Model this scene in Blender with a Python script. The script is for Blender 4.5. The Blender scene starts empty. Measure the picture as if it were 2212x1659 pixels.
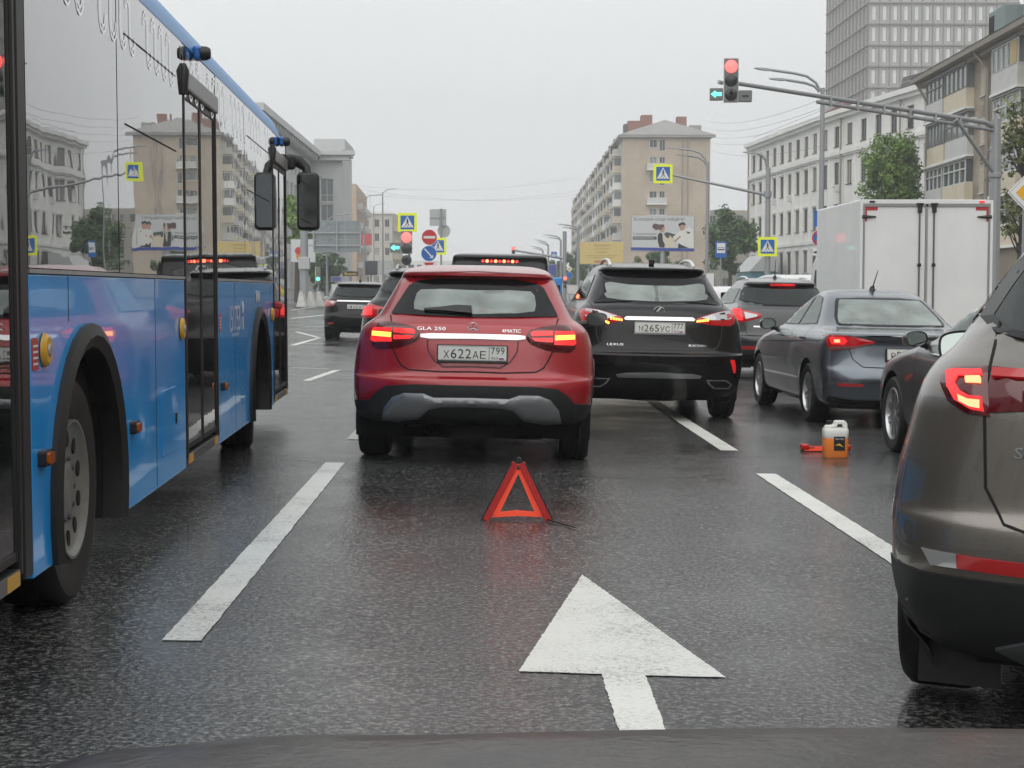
import bpy, bmesh, math, random
import numpy as np
from mathutils import Vector, Matrix, Euler
from mathutils.bvhtree import BVHTree
random.seed(7)
R = math.radians
scene = bpy.context.scene
COL = scene.collection

# ------------------------------------------------------------------ camera
CAM_H = 1.36
FPX = 3450.0            # focal length in units of a 2212 px wide frame
CX, CY, FW = 1106.0, 829.5, 2212.0
VPX, VPY = 1043.0, 625.0
PITCH = math.atan((CY - VPY) / FPX)
YAW = math.atan((CX - VPX) / FPX * math.cos(PITCH))
cam_d = bpy.data.cameras.new('camera')
cam = bpy.data.objects.new('camera', cam_d)
COL.objects.link(cam)
cam_d.sensor_width = 36.0
cam_d.lens = FPX / FW * 36.0
cam_d.clip_start = 0.05
cam_d.clip_end = 3000
cam.location = (0, 0, CAM_H)
cam.rotation_euler = (R(90) - PITCH, 0, -YAW)
scene.camera = cam
CAMM = Matrix.Translation((0, 0, CAM_H)) @ Euler((R(90) - PITCH, 0, -YAW)).to_matrix().to_4x4()

# ------------------------------------------------------------------ world: overcast daylight
SUN_EL, SUN_AZ = R(52), R(165)
world = bpy.data.worlds.new('World')
scene.world = world
world.use_nodes = True
wn, wl = world.node_tree.nodes, world.node_tree.links
wn.clear()
wo = wn.new('ShaderNodeOutputWorld')
bg = wn.new('ShaderNodeBackground')
sky = wn.new('ShaderNodeTexSky')
sky.sky_type = 'NISHITA'
sky.sun_disc = False
sky.sun_elevation = SUN_EL
sky.sun_rotation = SUN_AZ
hs = wn.new('ShaderNodeHueSaturation')
hs.inputs['Saturation'].default_value = 0.12
tc = wn.new('ShaderNodeTexCoord')
cl = wn.new('ShaderNodeTexNoise')
cl.inputs['Scale'].default_value = 1.6
cl.inputs['Detail'].default_value = 4
cr = wn.new('ShaderNodeValToRGB')
cr.color_ramp.elements[0].position = 0.3
cr.color_ramp.elements[0].color = (8.2, 8.45, 8.6, 1)
cr.color_ramp.elements[1].position = 0.75
cr.color_ramp.elements[1].color = (8.9, 9.0, 9.0, 1)
mx = wn.new('ShaderNodeMix')
mx.data_type = 'RGBA'
mx.inputs['Factor'].default_value = 0.93       # thick cloud cover over the clear sky
wl.new(tc.outputs['Generated'], cl.inputs['Vector'])
wl.new(cl.outputs['Fac'], cr.inputs['Fac'])
wl.new(sky.outputs['Color'], hs.inputs['Color'])
wl.new(hs.outputs['Color'], mx.inputs['A'])
wl.new(cr.outputs['Color'], mx.inputs['B'])
wl.new(mx.outputs['Result'], bg.inputs['Color'])
bg.inputs['Strength'].default_value = 0.092
wl.new(bg.outputs['Background'], wo.inputs['Surface'])

sun_d = bpy.data.lights.new('sun', 'SUN')
sun_d.energy = 1.5
sun_d.angle = R(90)
sun_d.color = (1.0, 0.97, 0.93)
sun = bpy.data.objects.new('sun', sun_d)
COL.objects.link(sun)
sun.rotation_euler = (R(90) - SUN_EL, 0, R(180) + SUN_AZ)

vs = scene.view_settings
vs.view_transform = 'Standard'
vs.look = 'None'
vs.exposure = 0.32
vs.gamma = 1.0
vs.use_curve_mapping = False
scene.cycles.use_denoising = True
scene.cycles.max_bounces = 8
scene.cycles.volume_bounces = 0
scene.cycles.use_adaptive_sampling = True
scene.cycles.adaptive_threshold = 0.02
scene.cycles.use_light_tree = True
scene.cycles.transparent_max_bounces = 16
scene.cycles.sample_clamp_indirect = 6.0

# ------------------------------------------------------------------ picture-to-world helpers (for laying the street out)
SLOPE = 0.02                                    # the carriageway falls gently to the right
ROLL = math.atan(SLOPE)
def gz(x):
    return -SLOPE * max(-9.0, min(9.0, x))
def raydir(px, py):
    v = Vector(((px - CX) / FPX, -(py - CY) / FPX, -1.0))
    return (CAMM.to_3x3() @ v).normalized()
def gp(px, py):
    """ground point seen at a picture position"""
    d = raydir(px, py)
    t = CAM_H / -d.z
    for _ in range(6):
        x = d.x * t
        t = (CAM_H - gz(x)) / -d.z
    return Vector((d.x * t, d.y * t, gz(d.x * t)))
def at(px, py, Y):
    d = raydir(px, py)
    t = Y / d.y
    return Vector((d.x * t, Y, CAM_H + d.z * t))

# ------------------------------------------------------------------ mesh helpers
class MB:
    def __init__(s):
        s.v, s.f, s.m = [], [], []
    def add(s, vs, fs, mi=0):
        b = len(s.v)
        s.v += [tuple(p) for p in vs]
        s.f += [tuple(b + i for i in f) for f in fs]
        s.m += [mi] * len(fs)
        return s
    def box(s, c, d, mi=0, rz=0.0, rx=0.0, ry=0.0):
        hx, hy, hz = d[0] / 2, d[1] / 2, d[2] / 2
        M = Euler((rx, ry, rz)).to_matrix()
        vs = [Vector(c) + M @ Vector((x * hx, y * hy, z * hz)) for x in (-1, 1) for y in (-1, 1) for z in (-1, 1)]
        return s.add(vs, [(0, 1, 3, 2), (4, 6, 7, 5), (0, 4, 5, 1), (2, 3, 7, 6), (0, 2, 6, 4), (1, 5, 7, 3)], mi)
    def bx(s, x0, x1, y0, y1, z0, z1, mi=0):
        return s.box(((x0 + x1) / 2, (y0 + y1) / 2, (z0 + z1) / 2), (abs(x1 - x0), abs(y1 - y0), abs(z1 - z0)), mi)
    def tube(s, pts, r, n=8, mi=0, caps=True):
        pts = [Vector(p) for p in pts]
        rs = r if isinstance(r, (list, tuple)) else [r] * len(pts)
        rings = []
        up = None
        for i, p in enumerate(pts):
            d = (pts[min(i + 1, len(pts) - 1)] - pts[max(i - 1, 0)]).normalized()
            if up is None:
                up = Vector((0, 0, 1)) if abs(d.z) < 0.9 else Vector((0, 1, 0))
            a = d.cross(up)
            if a.length < 1e-4:
                a = d.cross(Vector((1, 0, 0)))
            a.normalize()
            b = a.cross(d).normalized()
            up = b
            rings.append([p + (a * math.cos(2 * math.pi * k / n) + b * math.sin(2 * math.pi * k / n)) * rs[i] for k in range(n)])
        vs = [q for rr in rings for q in rr]
        fs = [(i * n + k, i * n + (k + 1) % n, (i + 1) * n + (k + 1) % n, (i + 1) * n + k)
              for i in range(len(pts) - 1) for k in range(n)]
        if caps:
            fs += [tuple(range(n - 1, -1, -1)), tuple((len(pts) - 1) * n + k for k in range(n))]
        return s.add(vs, fs, mi)
    def lathe(s, prof, c, axis='x', n=32, mi=0, closed=False):
        """prof: (radius, offset along axis)"""
        vs, fs = [], []
        for (r, o) in prof:
            for k in range(n):
                a = 2 * math.pi * k / n
                u, w = r * math.cos(a), r * math.sin(a)
                p = {'x': (o, u, w), 'y': (u, o, w), 'z': (u, w, o)}[axis]
                vs.append((c[0] + p[0], c[1] + p[1], c[2] + p[2]))
        m = len(prof)
        rng = range(m if closed else m - 1)
        for i in rng:
            j = (i + 1) % m
            for k in range(n):
                fs.append((i * n + k, i * n + (k + 1) % n, j * n + (k + 1) % n, j * n + k))
        return s.add(vs, fs, mi)
    def prism(s, poly, a0, a1, plane='xz', mi=0):
        """extrude a 2D outline between a0 and a1 along the missing axis"""
        def P(u, w, a):
            return {'xz': (u, a, w), 'yz': (a, u, w), 'xy': (u, w, a)}[plane]
        n = len(poly)
        vs = [P(u, w, a0) for u, w in poly] + [P(u, w, a1) for u, w in poly]
        fs = [tuple(range(n)), tuple(range(2 * n - 1, n - 1, -1))]
        fs += [(i, n + i, n + (i + 1) % n, (i + 1) % n) for i in range(n)]
        return s.add(vs, fs, mi)
    def mesh(s, name, mats, smooth=False):
        me = bpy.data.meshes.new(name)
        me.from_pydata(s.v, [], s.f)
        for m in (mats if isinstance(mats, (list, tuple)) else [mats]):
            me.materials.append(m)
        if any(s.m):
            me.polygons.foreach_set('material_index', s.m)
        bm = bmesh.new()
        bm.from_mesh(me)
        bmesh.ops.recalc_face_normals(bm, faces=bm.faces)
        bm.to_mesh(me)
        bm.free()
        if smooth:
            me.polygons.foreach_set('use_smooth', [True] * len(me.polygons))
            me.set_sharp_from_angle(angle=R(38))
        me.update()
        return me
    def build(s, name, mats, parent=None, loc=None, rot=None, smooth=False, bevel=0.0):
        return link(name, s.mesh(name, mats, smooth), parent, loc, rot, bevel)

def link(name, me, parent=None, loc=None, rot=None, bevel=0.0, wn_=True):
    o = bpy.data.objects.new(name, me)
    COL.objects.link(o)
    if parent is not None:
        o.parent = parent
    if loc is not None:
        o.location = loc
    if rot is not None:
        o.rotation_euler = rot
    if bevel:
        b = o.modifiers.new('bevel', 'BEVEL')
        b.width = bevel
        b.segments = 2
        b.limit_method = 'ANGLE'
        b.angle_limit = R(40)
    return o
def empty(name, loc=(0, 0, 0), rot=(0, 0, 0), parent=None):
    o = bpy.data.objects.new(name, None)
    COL.objects.link(o)
    o.location = loc
    o.rotation_euler = rot
    o.empty_display_size = 0.1
    if parent is not None:
        o.parent = parent
    return o
def tag(o, label, cat, group=None, kind=None):
    o['label'] = label
    if cat:
        o['category'] = cat
    if group:
        o['group'] = group
    if kind:
        o['kind'] = kind
    return o
def thing(name, label, cat, loc=(0, 0, 0), rz=0.0, group=None, roll=False):
    return tag(empty(name, loc, (0, ROLL if roll else 0, rz)), label, cat, group)
def copy_tree(o, parent=None):
    c = o.copy()
    COL.objects.link(c)
    if parent is not None:
        c.parent = parent
    for ch in list(o.children):
        copy_tree(ch, c)
    return c
def rrect(x0, x1, z0, z1, r, n=5):
    pts = []
    for cx, cz, a0 in ((x1 - r, z1 - r, 0), (x0 + r, z1 - r, 90), (x0 + r, z0 + r, 180), (x1 - r, z0 + r, 270)):
        for k in range(n + 1):
            a = R(a0 + 90 * k / n)
            pts.append((cx + r * math.cos(a), cz + r * math.sin(a)))
    return pts
def circ(x, z, r, n=24):
    return [(x + r * math.cos(2 * math.pi * k / n), z + r * math.sin(2 * math.pi * k / n)) for k in range(n)]
def chaikin(p, it=2, closed=True):
    for _ in range(it):
        q = []
        n = len(p)
        for i in range(n if closed else n - 1):
            a, b = p[i], p[(i + 1) % n]
            q.append((a[0] * .75 + b[0] * .25, a[1] * .75 + b[1] * .25))
            q.append((a[0] * .25 + b[0] * .75, a[1] * .25 + b[1] * .75))
        if not closed:
            q = [p[0]] + q + [p[-1]]
        p = q
    return p

_font_cache = {}
def text_tris(s):
    """(verts2d, faces) of a line of lettering, 1 unit high capitals, starting at x = 0; also its width"""
    if s in _font_cache:
        return _font_cache[s]
    cu = bpy.data.curves.new('lettering', 'FONT')
    cu.body = s
    cu.resolution_u = 2
    o = bpy.data.objects.new('lettering', cu)
    COL.objects.link(o)
    dg = bpy.context.evaluated_depsgraph_get()
    me = bpy.data.meshes.new_from_object(o.evaluated_get(dg))
    vs = [(v.co.x, v.co.y) for v in me.vertices]
    fs = [tuple(p.vertices) for p in me.polygons]
    bpy.data.objects.remove(o)
    bpy.data.curves.remove(cu)
    bpy.data.meshes.remove(me)
    x0 = min(v[0] for v in vs)
    x1 = max(v[0] for v in vs)
    vs = [((v[0] - x0) / 0.73, v[1] / 0.73) for v in vs]
    _font_cache[s] = (vs, fs, (x1 - x0) / 0.73)
    return _font_cache[s]
def text_mb(mb, s, x0, z0, h, y, width=None, mi=0, center=False, plane='xz'):
    vs, fs, w = text_tris(s)
    k = width / w if width else h
    if center:
        x0 -= w * k / 2
    if plane == 'xz':
        mb.add([(x0 + v[0] * k, y, z0 + v[1] * h) for v in vs], fs, mi)
    else:
        mb.add([(y, x0 + v[0] * k, z0 + v[1] * h) for v in vs], fs, mi)
    return mb
def flat(name, polys, y, mat, parent, plane='xz', thick=0.002):
    """thin printed shapes standing a little proud of a board; polys: list of outlines"""
    mb = MB()
    for p in polys:
        mb.prism(p, y, y - thick, plane)
    return mb.build(name, mat, parent)

# ------------------------------------------------------------------ materials
MAT = {}
def mat(name, col=(0.5, 0.5, 0.5), rough=0.5, metal=0.0, spec=0.5, coat=0.0, emit=None, es=0.0, noise=None,
        bump=None, ior=None, droplets=0.0, coat_rough=0.03, inside=None):
    """noise=(scale, amount) varies the colour; bump=(scale, strength, distance)"""
    if name in MAT:
        return MAT[name]
    m = bpy.data.materials.new(name)
    m.use_nodes = True
    nt = m.node_tree
    p = nt.nodes['Principled BSDF']
    p.inputs['Base Color'].default_value = (*col, 1)
    p.inputs['Roughness'].default_value = rough
    p.inputs['Metallic'].default_value = metal
    p.inputs['Specular IOR Level'].default_value = spec
    p.inputs['Coat Weight'].default_value = coat
    p.inputs['Coat Roughness'].default_value = coat_rough
    if ior:
        p.inputs['IOR'].default_value = ior
    if emit:
        p.inputs['Emission Color'].default_value = (*emit, 1)
        p.inputs['Emission Strength'].default_value = es
    src = None
    if noise or bump or droplets:
        t = nt.nodes.new('ShaderNodeTexCoord')
    if noise:
        n = nt.nodes.new('ShaderNodeTexNoise')
        n.inputs['Scale'].default_value = noise[0]
        n.inputs['Detail'].default_value = 6
        n.inputs['Roughness'].default_value = 0.65
        nt.links.new(t.outputs['Object'], n.inputs['Vector'])
        rp = nt.nodes.new('ShaderNodeValToRGB')
        a = noise[1]
        rp.color_ramp.elements[0].position = 0.3
        rp.color_ramp.elements[1].position = 0.7
        rp.color_ramp.elements[0].color = (*[c * (1 - a) for c in col], 1)
        rp.color_ramp.elements[1].color = (*[min(1, c * (1 + a)) for c in col], 1)
        nt.links.new(n.outputs['Fac'], rp.inputs['Fac'])
        nt.links.new(rp.outputs['Color'], p.inputs['Base Color'])
        src = rp.outputs['Color']
    if inside:
        ge = nt.nodes.new('ShaderNodeNewGeometry')
        mi = nt.nodes.new('ShaderNodeMix')
        mi.data_type = 'RGBA'
        if src:
            nt.links.new(src, mi.inputs['A'])
        else:
            mi.inputs['A'].default_value = (*col, 1)
        mi.inputs['B'].default_value = (*inside, 1)
        nt.links.new(ge.outputs['Backfacing'], mi.inputs['Factor'])
        nt.links.new(mi.outputs['Result'], p.inputs['Base Color'])
    last = None
    if bump:
        n2 = nt.nodes.new('ShaderNodeTexNoise')
        n2.inputs['Scale'].default_value = bump[0]
        n2.inputs['Detail'].default_value = 3
        nt.links.new(t.outputs['Object'], n2.inputs['Vector'])
        b = nt.nodes.new('ShaderNodeBump')
        b.inputs['Strength'].default_value = bump[1]
        b.inputs['Distance'].default_value = bump[2]
        nt.links.new(n2.outputs['Fac'], b.inputs['Height'])
        last = b
    if droplets:
        vo = nt.nodes.new('ShaderNodeTexVoronoi')
        vo.inputs['Scale'].default_value = 170
        nt.links.new(t.outputs['Object'], vo.inputs['Vector'])
        mr = nt.nodes.new('ShaderNodeMapRange')
        mr.inputs['From Min'].default_value = 0.18
        mr.inputs['From Max'].default_value = 0.42
        mr.inputs['To Min'].default_value = 1
        mr.inputs['To Max'].default_value = 0
        nt.links.new(vo.outputs['Distance'], mr.inputs['Value'])
        b2 = nt.nodes.new('ShaderNodeBump')
        b2.inputs['Strength'].default_value = droplets
        b2.inputs['Distance'].default_value = 0.0012
        nt.links.new(mr.outputs['Result'], b2.inputs['Height'])
        if last:
            nt.links.new(last.outputs['Normal'], b2.inputs['Normal'])
        last = b2
    if last:
        nt.links.new(last.outputs['Normal'], p.inputs['Normal'])
        if coat:
            nt.links.new(last.outputs['Normal'], p.inputs['Coat Normal'])
    MAT[name] = m
    return m
def glass(name, tint=(0.3, 0.32, 0.31), rough=0.02, ior=1.5, mist=0.0):
    if name in MAT:
        return MAT[name]
    m = bpy.data.materials.new(name)
    m.use_nodes = True
    nt = m.node_tree
    nt.nodes.clear()
    o = nt.nodes.new('ShaderNodeOutputMaterial')
    a = nt.nodes.new('ShaderNodeBsdfTransparent')
    a.inputs['Color'].default_value = (*tint, 1)
    g = nt.nodes.new('ShaderNodeBsdfGlossy')
    g.inputs['Roughness'].default_value = rough
    g.inputs['Color'].default_value = (0.95, 1, 0.98, 1)
    fr = nt.nodes.new('ShaderNodeFresnel')
    fr.inputs['IOR'].default_value = ior
    mi = nt.nodes.new('ShaderNodeMixShader')
    nt.links.new(fr.outputs[0], mi.inputs[0])
    base = a
    if mist:                      # condensation on a wet pane
        df = nt.nodes.new('ShaderNodeBsdfDiffuse')
        df.inputs['Color'].default_value = (0.50, 0.57, 0.54, 1)
        tr = nt.nodes.new('ShaderNodeTexCoord')
        nz = nt.nodes.new('ShaderNodeTexNoise')
        nz.inputs['Scale'].default_value = 3.0
        nz.inputs['Detail'].default_value = 5
        nt.links.new(tr.outputs['Object'], nz.inputs['Vector'])
        mr = nt.nodes.new('ShaderNodeMapRange')
        mr.inputs['From Min'].default_value = 0.3
        mr.inputs['From Max'].default_value = 0.7
        mr.inputs['To Min'].default_value = mist * 0.6
        mr.inputs['To Max'].default_value = mist * 1.4
        nt.links.new(nz.outputs['Fac'], mr.inputs['Value'])
        m2 = nt.nodes.new('ShaderNodeMixShader')
        nt.links.new(mr.outputs['Result'], m2.inputs[0])
        nt.links.new(a.outputs[0], m2.inputs[1])
        nt.links.new(df.outputs[0], m2.inputs[2])
        base = m2
    nt.links.new(base.outputs[0], mi.inputs[1])
    nt.links.new(g.outputs[0], mi.inputs[2])
    nt.links.new(mi.outputs[0], o.inputs['Surface'])
    MAT[name] = m
    return m

black = mat('black_plastic', (0.012, 0.012, 0.013), 0.45)
dark = mat('dark_underside', (0.006, 0.006, 0.006), 0.85)
rubber = mat('tyre_rubber', (0.011, 0.011, 0.011), 0.55, noise=(30, 0.3))
seam = mat('panel_gap', (0.004, 0.004, 0.004), 0.9)
chrome = mat('chrome', (0.62, 0.63, 0.64), 0.10, metal=1.0)
alloy = mat('alloy_rim', (0.50, 0.51, 0.52), 0.28, metal=0.9)
alloy_dark = mat('alloy_rim_dark', (0.16, 0.16, 0.17), 0.35, metal=0.7)
steel_grey = mat('galvanised_steel', (0.36, 0.37, 0.38), 0.45, metal=0.35, noise=(6, 0.12))
white_print = mat('white_print', (0.75, 0.76, 0.74), 0.4)
plate_white = mat('plate_white', (0.62, 0.63, 0.60), 0.35)
ink = mat('plate_ink', (0.01, 0.01, 0.012), 0.5)
red_refl = mat('red_reflector', (0.42, 0.012, 0.015), 0.18, coat=0.5)
red_lens = mat('red_lens', (0.30, 0.006, 0.010), 0.12, coat=0.6, emit=(1, 0.02, 0.025), es=0.10)
red_lens_dark = mat('red_lens_dark', (0.09, 0.004, 0.006), 0.10, coat=0.6)
red_glow = mat('red_lamp_lit', (0.4, 0.01, 0.01), 0.2, coat=0.5, emit=(1.0, 0.03, 0.035), es=0.75)
red_hot = mat('red_lamp_core', (0.5, 0.05, 0.02), 0.2, emit=(1.0, 0.22, 0.10), es=3.0)
amber_hot = mat('amber_lamp_lit', (0.6, 0.2, 0.02), 0.2, emit=(1.0, 0.36, 0.05), es=3.2)
lamp_clear = mat('clear_lens', (0.45, 0.46, 0.47), 0.08, metal=0.4, coat=0.8)
amber = mat('amber_lens', (0.45, 0.10, 0.01), 0.2, coat=0.5)
tint_glass = glass('tinted_car_glass', (0.10, 0.105, 0.105), ior=1.55)
clear_glass = glass('clear_car_glass', (0.68, 0.73, 0.71), ior=1.5)
misted_glass = glass('misted_car_glass', (0.60, 0.66, 0.64), ior=1.5, mist=0.42)
frit = mat('black_glass_border', (0.006, 0.006, 0.007), 0.08, spec=0.22)
cabin_mat = mat('cabin_trim', (0.02, 0.02, 0.021), 0.8)
mirror_glass = mat('mirror_glass', (0.36, 0.40, 0.385), 0.03, metal=1.0)

# ================================================================== THE SETTING
def asphalt_material():
    m = bpy.data.materials.new('wet_asphalt')
    m.use_nodes = True
    nt = m.node_tree
    p = nt.nodes['Principled BSDF']
    N, L = nt.nodes.new, nt.links.new
    t = N('ShaderNodeTexCoord')
    fine = N('ShaderNodeTexVoronoi')
    fine.inputs['Scale'].default_value = 48
    fine.feature = 'F1'
    L(t.outputs['Object'], fine.inputs['Vector'])
    grit = N('ShaderNodeTexNoise')
    grit.inputs['Scale'].default_value = 46
    grit.inputs['Detail'].default_value = 5
    grit.inputs['Roughness'].default_value = 0.7
    L(t.outputs['Object'], grit.inputs['Vector'])
    big = N('ShaderNodeTexNoise')
    big.inputs['Scale'].default_value = 0.55
    big.inputs['Detail'].default_value = 5
    big.inputs['Roughness'].default_value = 0.6
    L(t.outputs['Object'], big.inputs['Vector'])
    # long stretched wear along the lanes
    mp = N('ShaderNodeMapping')
    mp.inputs['Scale'].default_value = (1.3, 0.06, 1)
    L(t.outputs['Object'], mp.inputs['Vector'])
    wear = N('ShaderNodeTexNoise')
    wear.inputs['Scale'].default_value = 1.0
    wear.inputs['Detail'].default_value = 4
    L(mp.outputs['Vector'], wear.inputs['Vector'])
    cr_ = N('ShaderNodeValToRGB')
    cr_.color_ramp.elements[0].position = 0.46
    cr_.color_ramp.elements[0].color = (0.016, 0.0165, 0.0165, 1)
    cr_.color_ramp.elements[1].position = 0.72
    cr_.color_ramp.elements[1].color = (0.30, 0.305, 0.295, 1)
    L(grit.outputs['Fac'], cr_.inputs['Fac'])
    mul = N('ShaderNodeMix')
    mul.data_type = 'RGBA'
    mul.blend_type = 'MULTIPLY'
    mul.inputs['Factor'].default_value = 0.6
    r2 = N('ShaderNodeValToRGB')
    r2.color_ramp.elements[0].position = 0.35
    r2.color_ramp.elements[0].color = (0.5, 0.5, 0.5, 1)
    r2.color_ramp.elements[1].position = 0.7
    L(wear.outputs['Fac'], r2.inputs['Fac'])
    L(cr_.outputs['Color'], mul.inputs['A'])
    L(r2.outputs['Color'], mul.inputs['B'])
    L(mul.outputs['Result'], p.inputs['Base Color'])
    # wetness: standing film where the big noise is low
    film = N('ShaderNodeMapRange')
    film.inputs['From Min'].default_value = 0.36
    film.inputs['From Max'].default_value = 0.66
    film.inputs['To Min'].default_value = 0.10
    film.inputs['To Max'].default_value = 0.28
    L(big.outputs['Fac'], film.inputs['Value'])
    L(film.outputs['Result'], p.inputs['Roughness'])
    bs = N('ShaderNodeMapRange')
    bs.inputs['From Min'].default_value = 0.40
    bs.inputs['From Max'].default_value = 0.62
    bs.inputs['To Min'].default_value = 0.45
    bs.inputs['To Max'].default_value = 0.95
    L(big.outputs['Fac'], bs.inputs['Value'])
    add = N('ShaderNodeMath')
    add.operation = 'MULTIPLY_ADD'
    add.inputs[1].default_value = 0.8
    L(fine.outputs['Distance'], add.inputs[0])
    L(grit.outputs['Fac'], add.inputs[2])
    b = N('ShaderNodeBump')
    b.inputs['Distance'].default_value = 0.0042
    L(bs.outputs['Result'], b.inputs['Strength'])
    L(add.outputs[0], b.inputs['Height'])
    L(b.outputs['Normal'], p.inputs['Normal'])
    p.inputs['Specular IOR Level'].default_value = 0.5
    p.inputs['IOR'].default_value = 1.5
    return m
asphalt = asphalt_material()
mb = MB()
xs = [-600, -9, 0, 9, 600]
ysr = [-40, 0, 20, 60, 150, 400, 1400]
for i in range(len(xs) - 1):
    for j in range(len(ysr) - 1):
        q = [(xs[i], ysr[j]), (xs[i + 1], ysr[j]), (xs[i + 1], ysr[j + 1]), (xs[i], ysr[j + 1])]
        mb.add([(x, y, gz(x)) for x, y in q], [(0, 1, 2, 3)])
road = mb.build('road', asphalt)
road['kind'] = 'structure'
road['label'] = 'dark wet asphalt road'

def paint_material():
    m = bpy.data.materials.new('road_paint')
    m.use_nodes = True
    nt = m.node_tree
    p = nt.nodes['Principled BSDF']
    t = nt.nodes.new('ShaderNodeTexCoord')
    a = nt.nodes.new('ShaderNodeTexNoise')
    a.inputs['Scale'].default_value = 60
    a.inputs['Detail'].default_value = 6
    a.inputs['Roughness'].default_value = 0.75
    b = nt.nodes.new('ShaderNodeTexNoise')
    b.inputs['Scale'].default_value = 2.2
    b.inputs['Detail'].default_value = 5
    for n_ in (a, b):
        nt.links.new(t.outputs['Object'], n_.inputs['Vector'])
    mu = nt.nodes.new('ShaderNodeMath')
    mu.operation = 'MULTIPLY_ADD'
    mu.inputs[1].default_value = 0.5
    nt.links.new(b.outputs['Fac'], mu.inputs[0])
    nt.links.new(a.outputs['Fac'], mu.inputs[2])
    r = nt.nodes.new('ShaderNodeValToRGB')
    r.color_ramp.elements[0].position = 0.57
    r.color_ramp.elements[0].color = (0.12, 0.12, 0.115, 1)
    e = r.color_ramp.elements.new(0.64)
    e.color = (0.50, 0.51, 0.48, 1)
    r.color_ramp.elements[-1].position = 0.78
    r.color_ramp.elements[-1].color = (0.72, 0.73, 0.69, 1)
    nt.links.new(mu.outputs[0], r.inputs['Fac'])
    nt.links.new(r.outputs['Color'], p.inputs['Base Color'])
    p.inputs['Roughness'].default_value = 0.35
    return m
paint_road = paint_material()
# worn, slightly eaten edges and thin spots in the road paint
def ground_patch(name, pts, m=paint_road, lift=0.004, jag=0.003, step=0.05):
    out = []
    n = len(pts)
    for i in range(n):
        a, b = Vector(pts[i][:2]), Vector(pts[(i + 1) % n][:2])
        k = max(1, int((b - a).length / step))
        for j in range(k):
            p = a.lerp(b, j / k)
            out.append((p.x + random.uniform(-jag, jag), p.y + random.uniform(-jag, jag)))
    mb = MB()
    # bake heights with the slope of the road; the outline is thin paint a few millimetres high
    mb.add([(x, y, gz(x) + lift) for x, y in out], [tuple(range(len(out)))])
    return mb.build(name, m, road)
def dash(p0, p1, w, name='lane_dash'):
    a, b = Vector(p0[:2]), Vector(p1[:2])
    d = (b - a).normalized()
    s = Vector((d.y, -d.x)) * w / 2
    return ground_patch(name, [a - s, a + s, b + s, b - s])
# left lane line
l0 = (gp(350, 1385) + gp(435, 1385)) / 2
l1 = (gp(706, 1000) + gp(742, 1000)) / 2
dl = (l1 - l0).normalized()
dash(l0, l1, 0.150)
dash(l0 - dl * 2.0, l0 - dl * 8.0, 0.150)
for k in range(5):
    s = l1 + dl * (1.9 + k * 8.0)
    dash(s, s + dl * 6.0, 0.15)
# right lane line
r0 = (gp(1632, 1024) + gp(1676, 1024)) / 2
r1 = (gp(1919.8, 1176) + gp(1919.8, 1214.7)) / 2
dr = (r0 - r1).normalized()
dash(r0, r0 - dr * 6.0, 0.155)
for k in range(4):
    s = r0 + dr * (1.75 + k * 7.9)
    dash(s, s + dr * 6.1, 0.155)
# straight-on arrow
A0 = gp(1258, 1243)
hl, hr = gp(1120, 1452), gp(1568, 1465)
s0, s1 = gp(1300, 1458), gp(1395, 1461)
t0_, t1_ = gp(1335, 1575), gp(1437, 1577)
t0_, t1_ = s0 + (t0_ - s0) * 2.6, s1 + (t1_ - s1) * 2.6
ground_patch('arrow_marking', [A0, hr, s1, t1_, t0_, s0, hl], jag=0.003, step=0.02)
# island and junction lines far on the left
def lineset(pts, w):
    for a, b in zip(pts, pts[1:]):
        dash(gp(*a), gp(*b), w, 'junction_line')
zl = lambda x, y: (557.5 + x * .32763, 278.7 + y * .32763)
lineset([zl(225, 1428), zl(405, 1377), zl(255, 1338)], 0.14)
lineset([zl(215, 1272), zl(455, 1275)], 0.16)
lineset([zl(215, 1250), zl(480, 1222)], 0.2)
lineset([zl(215, 1196), zl(420, 1165)], 0.2)
lineset([zl(300, 1307), zl(450, 1303)], 0.14)
lineset([zl(215, 1413), zl(445, 1417)], 0.12)
lineset([(662, 823), (728, 800)], 0.12)
lineset([(630, 795), (712, 798)], 0.09)

# tar-sealed cracks and a patch joint across the lane
tar = mat('tar_seam', (0.008, 0.008, 0.008), 0.25)
def crack(pts, w, seed):
    rng = random.Random(seed)
    q = []
    for a, b in zip(pts, pts[1:]):
        a, b = gp(*a), gp(*b)
        n_ = max(2, int((b - a).length / .12))
        q += [a.lerp(b, j / n_) + Vector((rng.gauss(0, .012), rng.gauss(0, .02), 0)) for j in range(n_)]
    vs = []
    for i, p in enumerate(q):
        d = (q[min(i + 1, len(q) - 1)] - q[max(i - 1, 0)]).normalized()
        s_ = Vector((-d.y, d.x, 0)) * w * rng.uniform(.3, 1.0) / 2
        for e in (p + s_, p - s_):
            vs.append((e.x, e.y, gz(e.x) + .0025))
    MB().add(vs, [(2 * i, 2 * i + 1, 2 * i + 3, 2 * i + 2) for i in range(len(q) - 1)]).build('road_crack', tar, road)
crack([(1560, 988), (1680, 985), (1790, 992), (1900, 988)], .03, 1)
crack([(1230, 1028), (1400, 1035), (1620, 1022)], .02, 2)
crack([(640, 905), (760, 900)], .04, 4)

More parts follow.
